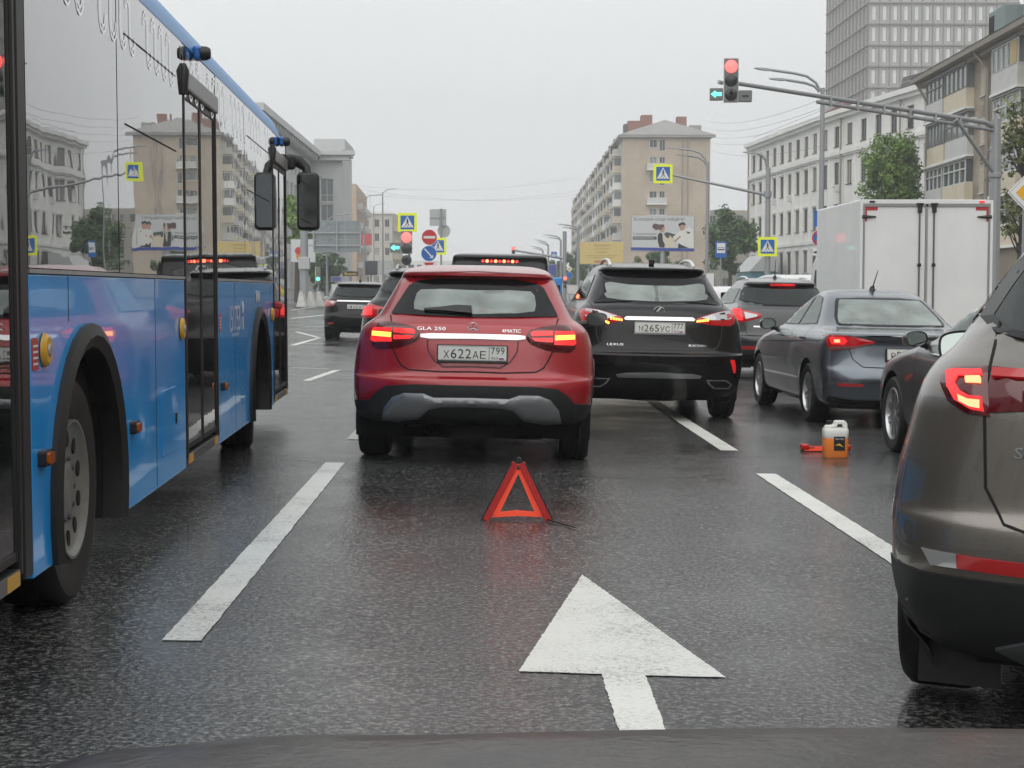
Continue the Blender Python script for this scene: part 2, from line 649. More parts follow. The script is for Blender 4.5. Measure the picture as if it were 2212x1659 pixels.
paving = mat('wet_paving', (0.16, 0.16, 0.155), 0.35, noise=(3, 0.2), bump=(30, 0.2, 0.004))
kerbstone = mat('granite_kerb', (0.30, 0.30, 0.29), 0.5, noise=(20, 0.2))
def pavement(name, x0, x1, y0, y1, h=0.14):
    z = gz(x0 if abs(x0) < abs(x1) else x1)
    o = MB().bx(x0, x1, y0, y1, z - 0.3, z + h).build(name, paving)
    o['kind'] = 'structure'
    o['label'] = 'wet paved pavement beside the road'
    return o
pv = pavement('pavement_right', 12.85, 27.5, 30, 520)
n = 0
mb = MB().bx(12.62, 12.845, 0, 5.98, -0.28, 0.15 + gz(12))
km = mb.mesh('kerb', kerbstone)
for k in range(40):
    link('kerb', km, pv, (0, 30 + k * 6.0, 0))
pl_ = pavement('pavement_left', -60, -14.25, 92, 520)
mb = MB().bx(-14.245, -14.0, 0, 5.98, -0.1, 0.165 + 0.18)
km2 = mb.mesh('kerb', kerbstone)
for k in range(40):
    link('kerb', km2, pl_, (0, 92 + k * 6.0, 0))
isl = MB().prism(rrect(-4.6, -1.8, 70, 120, 1.3), 0.0, 0.24, 'xy').build('traffic_island', kerbstone)
isl['kind'] = 'structure'
isl['label'] = 'low kerbed traffic island carrying the signs'

# ================================================================== WHEELS
def wheel_mesh(Rr, W, rim_r, spokes, rim_style):
    """tyre and rim meshes, axle along x, outer face towards +x"""
    h = W / 2
    prof = [(rim_r * 0.98, -h * .80), (Rr * .80, -h), (Rr * .93, -h * .97), (Rr * .985, -h * .80), (Rr, -h * .60)]
    for g in (-.36, -.02, .32):
        prof += [(Rr, h * g - .004), (Rr - .008, h * g - .003), (Rr - .008, h * g + .006), (Rr, h * g + .007)]
    prof += [(Rr, h * .60), (Rr * .985, h * .80), (Rr * .93, h * .97), (Rr * .80, h), (rim_r * .98, h * .80)]
    ty = MB().lathe(prof, (0, 0, 0), 'x', 40).mesh('tyre', rubber, smooth=True)
    rm = MB()
    if rim_style == 'disc':            # pressed steel bus wheel with round hand holes
        pr = [(rim_r, h * .80), (rim_r * 1.0, h * .98), (rim_r * .96, h * .98), (rim_r * .91, h * .86), (rim_r * .86, h * .80), (rim_r * .55, h * .74),
              (rim_r * .42, h * .72), (rim_r * .36, h * .80), (rim_r * .20, h * .82), (0.001, h * .82)]
        rm.lathe(pr, (0, 0, 0), 'x', 48)
        rm.lathe([(rim_r, h * .78), (rim_r * .9, -h * .7), (rim_r * .2, -h * .7), (.001, -h * .7)], (0, 0, 0), 'x', 32)
    else:
        rm.lathe([(rim_r * .98, -h * .8), (rim_r * .93, -h * .2), (rim_r * .93, h * .55), (rim_r * 1.0, h * .86), (rim_r * .95, h * .90),
                  (rim_r * .90, h * .60), (rim_r * .88, -h * .2)], (0, 0, 0), 'x', 40)
        rm.lathe([(rim_r * .90, -h * .25), (.001, -h * .22)], (0, 0, 0), 'x', 28, mi=1)
        rm.lathe([(rim_r * .24, h * .2), (rim_r * .22, h * .72), (rim_r * .12, h * .78), (.001, h * .78)], (0, 0, 0), 'x', 20)
        for k in range(spokes):
            a = 2 * math.pi * k / spokes
            for off in ((-.09, .09) if rim_style == 'twin' else (0,)):
                w0, w1 = rim_r * .055, rim_r * (.075 if rim_style == 'twin' else .11)
                M = Matrix.Rotation(a + off, 3, 'X')
                i_, o_ = rim_r * .18, rim_r * .95
                q = [(h * .72, -w0, i_), (h * .72, w0, i_), (h * .72, w1, o_), (h * .72, -w1, o_),
                     (h * .40, -w0, i_), (h * .40, w0, i_), (h * .40, w1, o_), (h * .40, -w1, o_)]
                rm.add([M @ Vector(p) for p in q], [(0, 1, 2, 3), (0, 4, 5, 1), (3, 2, 6, 7), (0, 3, 7, 4), (1, 5, 6, 2)])
    return ty, rm
_wheels = {}
def add_wheel(parent, loc, side, Rr=0.345, W=0.235, rim_r=0.235, spokes=5, style='spoke', rim_mat=None, steer=0.0):
    rim_mat = rim_mat or alloy
    key = (Rr, W, rim_r, spokes, style, rim_mat.name)
    if key not in _wheels:
        ty, rm = wheel_mesh(Rr, W, rim_r, spokes, style)
        _wheels[key] = (ty, rm.mesh('rim', [rim_mat, dark], smooth=True))
    ty, rm = _wheels[key]
    w = empty('wheel', loc, (0, 0, (0 if side > 0 else math.pi) + steer), parent)
    link('tyre', ty, w)
    link('rim', rm, w)
    return w

# ================================================================== CITY BUS
bus_blue = mat('bus_blue_paint', (0.006, 0.36, 0.95), 0.25, spec=0.3, coat=0.65, coat_rough=0.03, noise=(1.2, 0.10), bump=(2.0, 0.05, 0.02))
bus_blue_light = mat('bus_roof_blue', (0.11, 0.30, 0.62), 0.45, spec=0.25, coat=0.15, coat_rough=0.2)
bus_glass = mat('bus_window_glass', (0.018, 0.020, 0.021), 0.012, spec=0.5, ior=2.1, coat=1.0, coat_rough=0.01, bump=(1.1, 0.05, 0.03))
bus_door_glass = mat('bus_door_glass', (0.014, 0.016, 0.017), 0.02, ior=1.8, coat=0.6, coat_rough=0.01, bump=(1.6, 0.05, 0.03))
yellow = mat('yellow_paint', (0.62, 0.34, 0.03), 0.4)
band_white = mat('band_white_print', (0.88, 0.90, 0.91), 0.03, ior=2.1, coat=1.0, coat_rough=0.01)
bus = thing('city_bus', 'blue city bus with dark mirrored windows pulling past on the left', 'bus',
            (-1.46 - .0314 * 3.9, 3.9, gz(-1.6)), R(1.8))
BW, BL, BZ0, SILL, CANT = 2.5, 12.36, 0.27, 1.385, 2.77
# core so nothing is hollow, floor and far side
mb = MB().bx(-BW + .05, -.10, .05, BL - .12, .40, 1.30)
mb.bx(-BW + .05, -.10, .05, BL - .12, 1.30, CANT)
core = mb.build('inner_shell', dark, bus)
mb = MB().bx(-BW, -BW + .049, .0, BL - .10, BZ0, CANT)
mb.build('far_side', bus_blue, bus)
# roof with curved cove, swept along the bus
prof = [(0.0, CANT), (-.012, CANT + .07), (-.06, CANT + .16), (-.15, CANT + .235), (-.30, CANT + .285), (-.7, CANT + .31), (-1.25, CANT + .32)]
prof = prof + [(-BW - x, z) for x, z in prof[-2::-1]]
mb = MB()
ysn = [0, .3] + [1 + k for k in range(11)] + [BL - .9, BL - .45, BL - .2, BL - .05]
n = len(prof)
for j, y in enumerate(ysn):
    e = max(0, (y - (BL - .9)) / .85)
    mb.v += [((x + 1.25) * (1 - .06 * e * e) - 1.25, y, z - (.16 * e * e) * (z - CANT + .1) / .35) for x, z in prof]
mb.f = [(j * n + i, j * n + i + 1, (j + 1) * n + i + 1, (j + 1) * n + i) for j in range(len(ysn) - 1) for i in range(n - 1)]
mb.f += [tuple(range(n)), tuple(range((len(ysn) - 1) * n, len(ysn) * n))]
mb.m = [0] * len(mb.f)
mb.build('roof', bus_blue_light, bus, smooth=True)
def arch(yc, zc, r, z0, n=18):
    """arch outline from the rear foot over the top to the front foot"""
    a0 = math.asin(max(-1, min(1, (z0 - zc) / r)))
    return [(yc + r * math.cos(math.pi - a0 - (math.pi - 2 * a0) * k / n), zc + r * math.sin(math.pi - a0 - (math.pi - 2 * a0) * k / n)) for k in range(n + 1)]
RW, FWh = 2.90, 9.58
AR, AZ = 0.66, 0.47
def bus_panel(y0, y1, arch_y=None, name='side_panel'):
    poly = [(y0, SILL), (y0, BZ0)]
    if arch_y is not None:
        poly += arch(arch_y, AZ, AR, BZ0)
    poly += [(y1, BZ0), (y1, SILL)]
    return MB().prism(poly, 0.0, -.06, 'yz').build(name, bus_blue, bus, bevel=.006)
bus_panel(1.92, 5.555, RW)
bus_panel(7.005, 10.80, FWh)
bus_panel(0.0, .20)
for y_ in (1.925 + .62, 4.55, 7.95, 10.55):
    MB().bx(-.01, .0012, y_ - .003, y_ + .003, BZ0 + .01 if abs(y_ - RW) > .7 and abs(y_ - FWh) > .7 else 1.20, SILL - .005).build('panel_joint', seam, bus)
fl_ap = MB().prism(rrect(4.70, 5.22, .42, .78, .03), .0005, .0035, 'yz').build('service_flap', bus_blue, bus, bevel=.002)
MB().box((.006, 5.17, .60), (.008, .03, .06)).build('flap_lock', black, fl_ap)
# thin bright sill trim above each panel
for a, b in ((1.92, 5.555), (7.005, 10.80)):
    MB().bx(-.03, .006, a, b, SILL + .002, SILL + .018).build('sill_trim', steel_grey, bus)
# windows: dark glazing, each pane its own part
panes = [(1.92, 3.60), (3.612, 5.555), (7.005, 8.63), (8.642, 10.80)]
for k, (a, b) in enumerate(panes):
    g = MB().bx(-.03, 0.0, a + .004, b - .004, SILL + .022, CANT - .004).build('window', bus_glass, bus)
    if k in (1, 3):
        t = MB().bx(-.004, .003, a + .18, b - .25, CANT - .235, CANT - .228)
        t.bx(-.004, .003, a + .18, b - .25, CANT - .66, CANT - .653)
        t.build('vent_seam', seam, g)
MB().bx(-.03, 0, 0, .2, SILL + .022, CANT - .004).build('window', bus_glass, bus)
# wave ornament printed along the top of the glazing
def wave(y0, y1, zc, hh, p):
    mb = MB()
    nrep = int((y1 - y0) / p)
    for k in range(nrep):
        if k % 5 == 4:
            continue
        yy = y0 + k * p + p / 2
        for d in (-.020, .006):
            pts = []
            r = p / 4
            for j in range(9):            # upper half loop then lower half loop: an S lying on its side
                a = math.pi - math.pi * j / 8
                pts.append((yy - r + (r + d) * math.cos(a), zc + hh * .28 + (r + d) * math.sin(a) * 1.15))
            for j in range(9):
                a = math.pi + math.pi * j / 8
                pts.append((yy + r + (r - d) * math.cos(a), zc - hh * .28 + (r - d) * math.sin(a) * 1.15))
            w = .0070
            for (a, b) in zip(pts, pts[1:]):
                u = Vector((b[0] - a[0], b[1] - a[1]))
                if u.length < 1e-5:
                    continue
                u.normalize()
                s = Vector((-u.y, u.x)) * w
                mb.add([(.003, a[0] + s.x, a[1] + s.y), (.003, a[0] - s.x, a[1] - s.y),
                        (.003, b[0] - s.x, b[1] - s.y), (.003, b[0] + s.x, b[1] + s.y)], [(0, 1, 2, 3)])
    return mb
wave(1.95, 10.75, CANT - .16, .19, .235).build('wave_ornament', band_white, bus)
# doors
def bus_door(y0, y1, name='door'):
    d = empty(name, (0, 0, 0), parent=bus)
    zt = CANT - .27
    MB().bx(-.10, -.045, y0, y1, BZ0 + .08, zt).build('door_backing', dark, d)
    ym = (y0 + y1) / 2
    for a, b in ((y0 + .03, ym - .012), (ym + .012, y1 - .03)):
        MB().bx(-.045, -.008, a + .026, b - .026, BZ0 + .14, zt - .05).build('door_glass', bus_door_glass, d)
        f = MB().bx(-.045, -.003, a, a + .025, BZ0 + .10, zt)
        f.bx(-.045, -.003, b - .025, b, BZ0 + .10, zt)
        f.bx(-.045, -.003, a + .026, b - .026, zt - .048, zt)
        f.bx(-.045, -.003, a + .026, b - .026, BZ0 + .10, BZ0 + .138)
        f.build('leaf_frame', black, d, bevel=.006)
    MB().bx(-.06, .006, y0 - .02, y0 + .028, BZ0 + .05, zt + .02).build('door_seal', black, d, bevel=.008)
    MB().bx(-.06, .006, y1 - .028, y1 + .01, BZ0 + .05, zt + .02).build('door_seal', black, d, bevel=.008)
    MB().bx(-.03, .022, y0 + .05, y1 + .01, zt + .005, zt + .12).build('door_header', mat('header_grey', (.22, .23, .23), .35, metal=.3), d, bevel=.012)
    MB().tube([(.0, y0 - .005, zt - .03), (.005, y0 - .005, zt + .11), (.003, y0 - .005, zt + .15)], [.025, .034, .015], 12).build('header_end', black, d, smooth=True)
    MB().bx(-.12, .002, y0 + .02, y1 - .02, BZ0 + .012, BZ0 + .072).build('step_edge', alloy_dark, d, bevel=.004)
    MB().bx(-.02, .005, y0 + .04, y0 + .22, BZ0 + .016, BZ0 + .068).build('step_marker', yellow, d)
    MB().bx(-.02, .005, y1 - .20, y1 - .04, BZ0 + .016, BZ0 + .068).build('step_marker', yellow, d)
    return d
bus_door(5.60, 6.98)
bus_door(.22, 1.75)
bus_door(10.84, 12.16)
MB().bx(-.035, -.004, 10.81, 12.22, CANT - .26, CANT - .004).build('window', bus_glass, bus)
MB().bx(-.035, -.004, 5.57, 7.0, CANT - .26, CANT - .004).build('window', bus_glass, bus)
MB().bx(-.035, -.004, .205, 1.775, CANT - .26, CANT - .004).build('window', bus_glass, bus)
MB().bx(-.05, .006, 1.78, 1.90, BZ0 + .02, CANT - .01).build('door_pillar', black, bus, bevel=.01)
# front cap
mb = MB()
fr = [(0, 12.20), (-.05, 12.30), (-.25, 12.36), (-1.25, 12.42), (-2.25, 12.36), (-2.45, 12.30), (-2.5, 12.2)]
for i in range(len(fr) - 1):
    mb.add([(fr[i][0], fr[i][1], BZ0), (fr[i + 1][0], fr[i + 1][1], BZ0), (fr[i + 1][0], fr[i + 1][1], CANT), (fr[i][0], fr[i][1], CANT)], [(0, 1, 2, 3)])
mb.build('front_cap', black, bus, smooth=True)
MB().bx(-BW, -.0, -.02, .0, BZ0, CANT).build('rear_wall', bus_blue, bus)
# wheel arches with black lips, wheel housings and wheels
for yc in (RW, FWh):
    mb = MB()
    o_, i_ = arch(yc, AZ, AR + .055, BZ0), arch(yc, AZ, AR - .045, BZ0)
    n = len(o_)
    for k in range(n):
        pass
    vs = [(.022, *p) for p in o_] + [(.040, (p[0] + q[0]) / 2, (p[1] + q[1]) / 2) for p, q in zip(o_, i_)] + [(.020, *p) for p in i_] + [(-.07, *p) for p in i_] + [(-.005, *p) for p in o_]
    fs = []
    for a, b in ((4, 0), (0, 1), (1, 2), (2, 3)):
        fs += [(a * n + k, a * n + k + 1, b * n + k + 1, b * n + k) for k in range(n - 1)]
    mb.add(vs, fs)
    mb.build('arch_lip', rubber, bus, smooth=True)
    mb = MB()
    q = arch(yc, AZ, AR - .04, BZ0)
    vs = [(-.05, *p) for p in q] + [(-.75, *p) for p in q]
    mb.add(vs, [(k, k + 1, n + k + 1, n + k) for k in range(n - 1)])
    mb.add([(-.75, *p) for p in q], [tuple(range(n))])
    mb.build('wheel_housing', dark, bus)
bus_rim = mat('bus_wheel_grey', (0.20, 0.20, 0.19), 0.45, metal=0.3, noise=(12, .2))
for yc, st in ((RW - .04, 0), (FWh, 0.10)):
    for sx, sd in ((-.20, 1), (-BW + .20, -1)):
        w = add_wheel(bus, (sx, yc, .485), sd, .485, .29, .295, 10, 'disc', bus_rim, st * sd)
        if sd > 0:
            hh = MB().lathe([(.001, .004), (.027, .004), (.030, -.004)], (0, 0, 0), 'x', 14).mesh('hand_hole', seam)
            nn = MB().tube([(0, 0, 0), (.03, 0, 0)], .012, 6).mesh('wheel_nut', alloy_dark)
            for k in range(10):
                a = 2 * math.pi * (k + .5) / 10
                link('hand_hole', hh, w, (.1125, .212 * math.cos(a), .212 * math.sin(a)), (0, 0, 0)).scale = (1, 1, 1.25)
                a = 2 * math.pi * k / 10
                link('wheel_nut', nn, w, (.088, .132 * math.cos(a), .132 * math.sin(a)))
# inner far-side of the dark engine bay between the wheels is the shell; side marker lamps, buttons, stickers
def marker(y, z):
    b = MB().prism(rrect(y - .055, y + .055, z - .03, z + .03, .012), 0, .03, 'yz').build('marker_lamp', black, bus)
    MB().prism(rrect(y - .035, y + .045, z - .020, z + .022, .01), .03, .042, 'yz').build('lens', amber, b)
for y, z in ((2.06, .70), (3.86, .66), (7.17, .66)):
    marker(y, z)
def button(y, z):
    b = MB().lathe([(.001, .02), (.050, .02), (.062, .010), (.064, 0)], (0.004, y, z), 'x', 24).build('door_button', yellow, bus, smooth=True)
    MB().lathe([(.001, .026), (.02, .026), (.024, .02)], (0.004, y, z), 'x', 16).build('button_cap', steel_grey, b)
for y, z in ((2.12, 1.10), (5.40, 1.10), (10.62, 1.10)):
    button(y, z)
red_stick = mat('red_sticker', (0.45, 0.035, 0.04), 0.4)
for y, z in ((1.99, 1.09), (5.50, 1.10), (7.12, 1.10)):
    s_ = MB().prism(rrect(y - .045, y + .045, z - .06, z + .06, .01), 0, .003, 'yz').build('red_sticker', red_stick, bus)
    mb = MB()
    for k in range(4):
        mb.bx(.003, .0045, y - .033, y + .033, z - .04 + k * .022, z - .032 + k * .022)
    mb.build('sticker_print', white_print, s_)
tm = MB()
text_mb(tm, '151753', 7.62, 1.02, .20, .004, width=.62, plane='yz')
text_mb(tm, 'мосгортранс', 7.75, .985, .030, .004, width=.40, plane='yz')
tm.build('fleet_number', white_print, bus)
tm = MB()
tm.prism(circ(8.42, 1.19, .05), .004, .006, 'yz')
tm.bx(.004, .006, 8.40, 8.44, 1.02, 1.12)
tm.prism(circ(9.05 + .35, 1.27, .05), .004, .006, 'yz')
tm.prism(circ(9.05 + .50, 1.27, .045), .004, .006, 'yz')
tm.build('round_emblems', white_print, bus)
# camera pods and turn lamps on the cant rail
def pod(y, z, s=1.0):
    b = MB().box((.02, y, z), (.05 * s, .10 * s, .09 * s)).build('camera_pod', mat('pod_blue', (0.01, .12, .40), .35, coat=.4), bus, bevel=.02)
    MB().lathe([(.001, .06), (.03, .055), (.042, .035), (.045, 0)], (.045, y, z), 'x', 20).build('camera_dome', black, b, smooth=True)
pod(6.05, CANT + .005)
pod(11.55, CANT - .03)
MB().lathe([(.001, .16), (.05, .145), (.085, .08), (.09, 0)], (-.42, 10.2, CANT + .20), 'z', 18).build('roof_antenna', black, bus, smooth=True)
MB().box((.04, 10.86, 1.18), (.07, .16, .07)).build('side_indicator', red_stick, bus, bevel=.02)
# rear-view mirror on its bracket at the front corner
mr = empty('wing_mirror', (0, 0, 0), parent=bus)
zt = 2.60
MB().tube([(-.08, 12.22, zt + .0), (.03, 12.30, zt + .03), (.12, 12.34, zt + .01), (.19, 12.33, zt - .05), (.21, 12.30, zt - .14)],
          [.055, .06, .062, .05, .045], 10).build('mirror_arm', black, mr, smooth=True)
MB().box((.03, 12.26, zt + .0), (.12, .10, .15)).build('mirror_mount', black, mr, bevel=.03)
MB().prism(rrect(.10, .325, zt - .68, zt - .10, .05), 12.22, 12.36, 'xz').build('mirror_housing', black, mr, bevel=.03)
MB().prism(rrect(.122, .303, zt - .65, zt - .13, .035), 12.215, 12.2195, 'xz').build('mirror_glass', mat('dark_mirror', (.10, .105, .11), .04, metal=1.0), mr)

# ================================================================== CARS
def pchip(x, y, xq):
    x, y, xq = np.asarray(x, float), np.asarray(y, float), np.asarray(xq, float)
    h = np.diff(x)
    d = np.diff(y) / h
    m = np.zeros(len(x))
    for i in range(1, len(x) - 1):
        if d[i - 1] * d[i] > 0:
            w1, w2 = 2 * h[i] + h[i - 1], h[i] + 2 * h[i - 1]
            m[i] = (w1 + w2) / (w1 / d[i - 1] + w2 / d[i])
    m[0], m[-1] = d[0], d[-1]
    i = np.clip(np.searchsorted(x, xq) - 1, 0, len(x) - 2)
    t = (xq - x[i]) / h[i]
    return ((1 + 2 * t) * (1 - t) ** 2 * y[i] + t * (1 - t) ** 2 * h[i] * m[i]
            + t * t * (3 - 2 * t) * y[i + 1] + t * t * (t - 1) * h[i] * m[i + 1])
def inside(p, poly):
    c = False
    n = len(poly)
    j = n - 1
    for i in range(n):
        xi, yi = poly[i]
        xj, yj = poly[j]
        if (yi > p[1]) != (yj > p[1]) and p[0] < (xj - xi) * (p[1] - yi) / (yj - yi + 1e-12) + xi:
            c = not c
        j = i
    return c
def near_edge(p, poly):
    best, bd = None, 1e9
    n = len(poly)
    for i in range(n):
        a, b = Vector(poly[i]), Vector(poly[(i + 1) % n])
        ab = b - a
        L2 = ab.length_squared
        t = 0 if L2 < 1e-12 else max(0, min(1, (Vector(p) - a).dot(ab) / L2))
        q = a + ab * t
        d = (q - Vector(p)).length
        if d < bd:
            best, bd = q, d
    return best, bd
def tess(poly, grid):
    """triangulated outline cut by a grid: verts2d, faces"""
    bm = bmesh.new()
    vs = [bm.verts.new((p[0], p[1], 0)) for p in poly]
    bm.faces.new(vs)
    bmesh.ops.triangulate(bm, faces=bm.faces[:])
    for ax in (0, 1):
        lo, hi = min(p[ax] for p in poly), max(p[ax] for p in poly)
        k = max(1, int((hi - lo) / grid))
        for i in range(1, k):
            co, no = [0, 0, 0], [0, 0, 0]
            co[ax] = lo + (hi - lo) * i / k
            no[ax] = 1
            bmesh.ops.bisect_plane(bm, geom=bm.verts[:] + bm.edges[:] + bm.faces[:], plane_co=co, plane_no=no)
    bm.verts.index_update()
    v = [(x.co.x, x.co.y) for x in bm.verts]
    f = [tuple(q.index for q in x.verts) for x in bm.faces]
    be = [(e.verts[0].index, e.verts[1].index) for e in bm.edges if len(e.link_faces) == 1]
    bm.free()
    return v, f, be

class Car:
    def __init__(s, name, label, cat, X, Y, yaw, rows, paint, nr=3.2, nf=3.0, group=None, sub=4, ns=70, na=18, nb=12):
        s.root = thing(name, label, cat, (X, Y, gz(X)), R(yaw), group)
        s.root.rotation_euler = (0, ROLL, R(yaw))
        s.M = Matrix.Translation((X, Y, gz(X))) @ Euler((0, ROLL, R(yaw))).to_matrix().to_4x4()
        s.Mi = s.M.inverted()
        s.paint = paint
        rows = np.array(rows, float)
        s.rows = rows
        t = np.arange(len(rows))
        tq = np.linspace(0, len(rows) - 1, (len(rows) - 1) * sub + 1)
        cols = [pchip(t, rows[:, k], tq) for k in range(rows.shape[1])]
        z, yr, yf, w, rb, fb = cols
        half = []
        for i in range(len(tq)):
            pts = []
            L = max(.02, yf[i] - yr[i])
            rbi, fbi = min(rb[i], L * .5), min(fb[i], L * .45)
            for k in range(na + 1):
                a = math.pi / 2 * k / na
                pts.append((w[i] * math.sin(a) ** (2 / nr), yr[i] + rbi * (1 - max(0, math.cos(a)) ** (2 / nr))))
            for k in range(1, ns):
                pts.append((w[i], yr[i] + rbi + (L - rbi - fbi) * k / ns))
            for k in range(nb + 1):
                a = math.pi / 2 * (1 - k / nb)
                pts.append((w[i] * math.sin(a) ** (2 / nf), yf[i] - fbi * (1 - max(0, math.cos(a)) ** (2 / nf))))
            half.append([(x, y, z[i]) for x, y in pts])
        M_ = len(half[0])
        V, F = [], []
        N = 2 * M_ - 2
        for h in half:
            V += h + [(-x, y, zz) for x, y, zz in h[-2:0:-1]]
        for i in range(len(half) - 1):
            for k in range(N):
                F.append((i * N + k, i * N + (k + 1) % N, (i + 1) * N + (k + 1) % N, (i + 1) * N + k))
        b = (len(half) - 1) * N
        for k in range(M_ - 1):            # roof cap
            l0, l1 = (N - k) % N, N - k - 1
            if k == 0:
                F.append((b, b + 1, b + l1))
            elif k == M_ - 2:
                F.append((b + k, b + k + 1, b + l0))
            else:
                F.append((b + k, b + k + 1, b + l1, b + l0))
        s.V, s.F = [Vector(v) for v in V], F
        s.bvh = BVHTree.FromPolygons(s.V, F)
        s.cuts = []
    # ---- picture position -> local point on the skin
    def pick(s, px, py, guess=0.4):
        o = s.Mi @ Vector((0, 0, CAM_H))
        d = (s.Mi.to_3x3() @ raydir(px, py)).normalized()
        h = s.bvh.ray_cast(o, d)
        if h[0] is not None:
            return h[0]
        t = (guess - o.y) / d.y
        p = o + d * t
        return s.bvh.find_nearest(p)[0]
    def rear(s, pts, guess=0.4):
        return [(p.x, p.z) for p in (s.pick(x, y, guess) for x, y in pts)]
    def left(s, pts):
        return [(p.y, p.z) for p in (s.pick(x, y) for x, y in pts)]
    # ---- project a 2D position to the skin
    def skin(s, a, b, view):
        if view == 'rear':
            o, d = Vector((a, -3, b)), Vector((0, 1, 0))
        elif view == 'front':
            o, d = Vector((a, 9, b)), Vector((0, -1, 0))
        elif view == 'left':
            o, d = Vector((-4, a, b)), Vector((1, 0, 0))
        elif view == 'right':
            o, d = Vector((4, a, b)), Vector((-1, 0, 0))
        else:
            o, d = Vector((a, b, 4)), Vector((0, 0, -1))
        h = s.bvh.ray_cast(o, d)
        if h[0] is None:
            g = {'rear': Vector((a, .3, b)), 'front': Vector((a, 4, b)), 'left': Vector((-1, a, b)), 'right': Vector((1, a, b)), 'top': Vector((a, b, 1.5))}[view]
            h = s.bvh.find_nearest(g)
        p, n = h[0], h[1]
        if n.dot(d) > 0:
            n = -n
        return p, n
    def panel(s, name, poly, view, m, off=.004, parent=None, grid=.05, bulge=0.0, br=.05, skirt=.012, smooth=0, mirror=False):
        if smooth:
            poly = chaikin(poly, smooth)
        out = []
        for sg in ((1, -1) if mirror else (1,)):
            vw = view
            pl = poly
            if sg < 0:
                if view in ('left', 'right'):
                    vw = 'right' if view == 'left' else 'left'
                else:
                    pl = [(-a, b) for a, b in poly]
            v2, f, be = tess(pl, grid)
            vs, inn = [], []
            for (a, b) in v2:
                p, n = s.skin(a, b, vw)
                o = off
                if bulge:
                    o += bulge * min(1.0, near_edge((a, b), pl)[1] / br) ** .6
                vs.append(p + n * o)
                inn.append(p - n * skirt)
            nv = len(vs)
            fs = list(f) + [(a, b, nv + b, nv + a) for a, b in be]
            mb = MB().add(vs + inn, fs)
            o = mb.build(name, m, parent or s.root, smooth=True)
            out.append(o)
        return out[0] if not mirror else out
    def line(s, name, pts, view, w=.008, m=None, off=.003, step=.02, parent=None, mirror=False):
        for sg in ((1, -1) if mirror else (1,)):
            pp = [Vector((p[0] * (sg if view in ('rear', 'front', 'top') else 1), p[1])) for p in pts]
            vw = view if sg > 0 or view in ('rear', 'front', 'top') else ('right' if view == 'left' else 'left')
            q = [pp[0]]
            for a, b in zip(pp, pp[1:]):
                k = max(1, int((b - a).length / step))
                q += [a.lerp(b, j / k) for j in range(1, k + 1)]
            vs = []
            for i, p in enumerate(q):
                d = (q[min(i + 1, len(q) - 1)] - q[max(i - 1, 0)]).normalized()
                nn = Vector((-d.y, d.x)) * w / 2
                for e in (p + nn, p - nn):
                    c, n = s.skin(e.x, e.y, vw)
                    vs.append(c + n * off)
            o = MB().add(vs, [(2 * i, 2 * i + 1, 2 * i + 3, 2 * i + 2) for i in range(len(q) - 1)]).build(name, m or seam, parent or s.root)
        return o
    def text(s, name, string, x, z, h, width, m, off=.006, parent=None, center=True, view='rear'):
        vs, fs, w = text_tris(string)
        k = width / w
        x0 = x - width / 2 if center else x
        P = []
        for a, b in vs:
            c, n = s.skin(x0 + a * k, z + b * h, view)
            P.append(c + n * off)
        return MB().add(P, fs).build(name, m, parent or s.root)
    def cut(s, poly, view):
        s.cuts.append((poly, view))
    def arch(s, y, z, r):
        for v in ('left', 'right'):
            s.cuts.append((circ(y, z, r, 48), v))
        s.arches = getattr(s, 'arches', []) + [(y, z, r)]
    def finish(s, lip=None, lip_w=.05, floor=.20, cladding=True):
        V = [v.copy() for v in s.V]
        F = s.F
        dead = set()
        C = [sum((V[i] for i in f), Vector()) / len(f) for f in F]
        mid = (s.rows[:, 1].min() + s.rows[:, 2].max()) / 2
        for poly, view in s.cuts:
            lo = (min(p[0] for p in poly), min(p[1] for p in poly))
            hi = (max(p[0] for p in poly), max(p[1] for p in poly))
            mine = set()
            for i, c in enumerate(C):
                if view in ('rear', 'front'):
                    if (c.y > mid) != (view == 'front'):
                        continue
                    q = (c.x, c.z)
                else:
                    if (c.x > 0) != (view == 'right') or abs(c.x) < .3:
                        continue
                    q = (c.y, c.z)
                if lo[0] <= q[0] <= hi[0] and lo[1] <= q[1] <= hi[1] and inside(q, poly):
                    mine.add(i)
            keep = set(k for i in range(len(F)) if i not in mine for k in F[i])
            bnd = set(k for i in mine for k in F[i]) & keep
            for k in bnd:
                q = (V[k].x, V[k].z) if view in ('rear', 'front') else (V[k].y, V[k].z)
                e, d = near_edge(q, poly)
                if d < .12:
                    if view in ('rear', 'front'):
                        V[k].x, V[k].z = e.x, e.y
                    else:
                        V[k].y, V[k].z = e.x, e.y
            dead |= mine
        mb = MB()
        mb.v = [tuple(v) for v in V]
        mb.f = [f for i, f in enumerate(F) if i not in dead]
        mb.m = [0] * len(mb.f)
        me = mb.mesh('body', s.paint, smooth=False)
        bm = bmesh.new()
        bm.from_mesh(me)
        bmesh.ops.delete(bm, geom=[v for v in bm.verts if not v.link_faces], context='VERTS')
        bm.to_mesh(me)
        bm.free()
        me.polygons.foreach_set('use_smooth', [True] * len(me.polygons))
        me.set_sharp_from_angle(angle=R(50))
        # outward normals: make sure
        c0 = me.polygons[0]
        s.body = link('body', me, s.root)
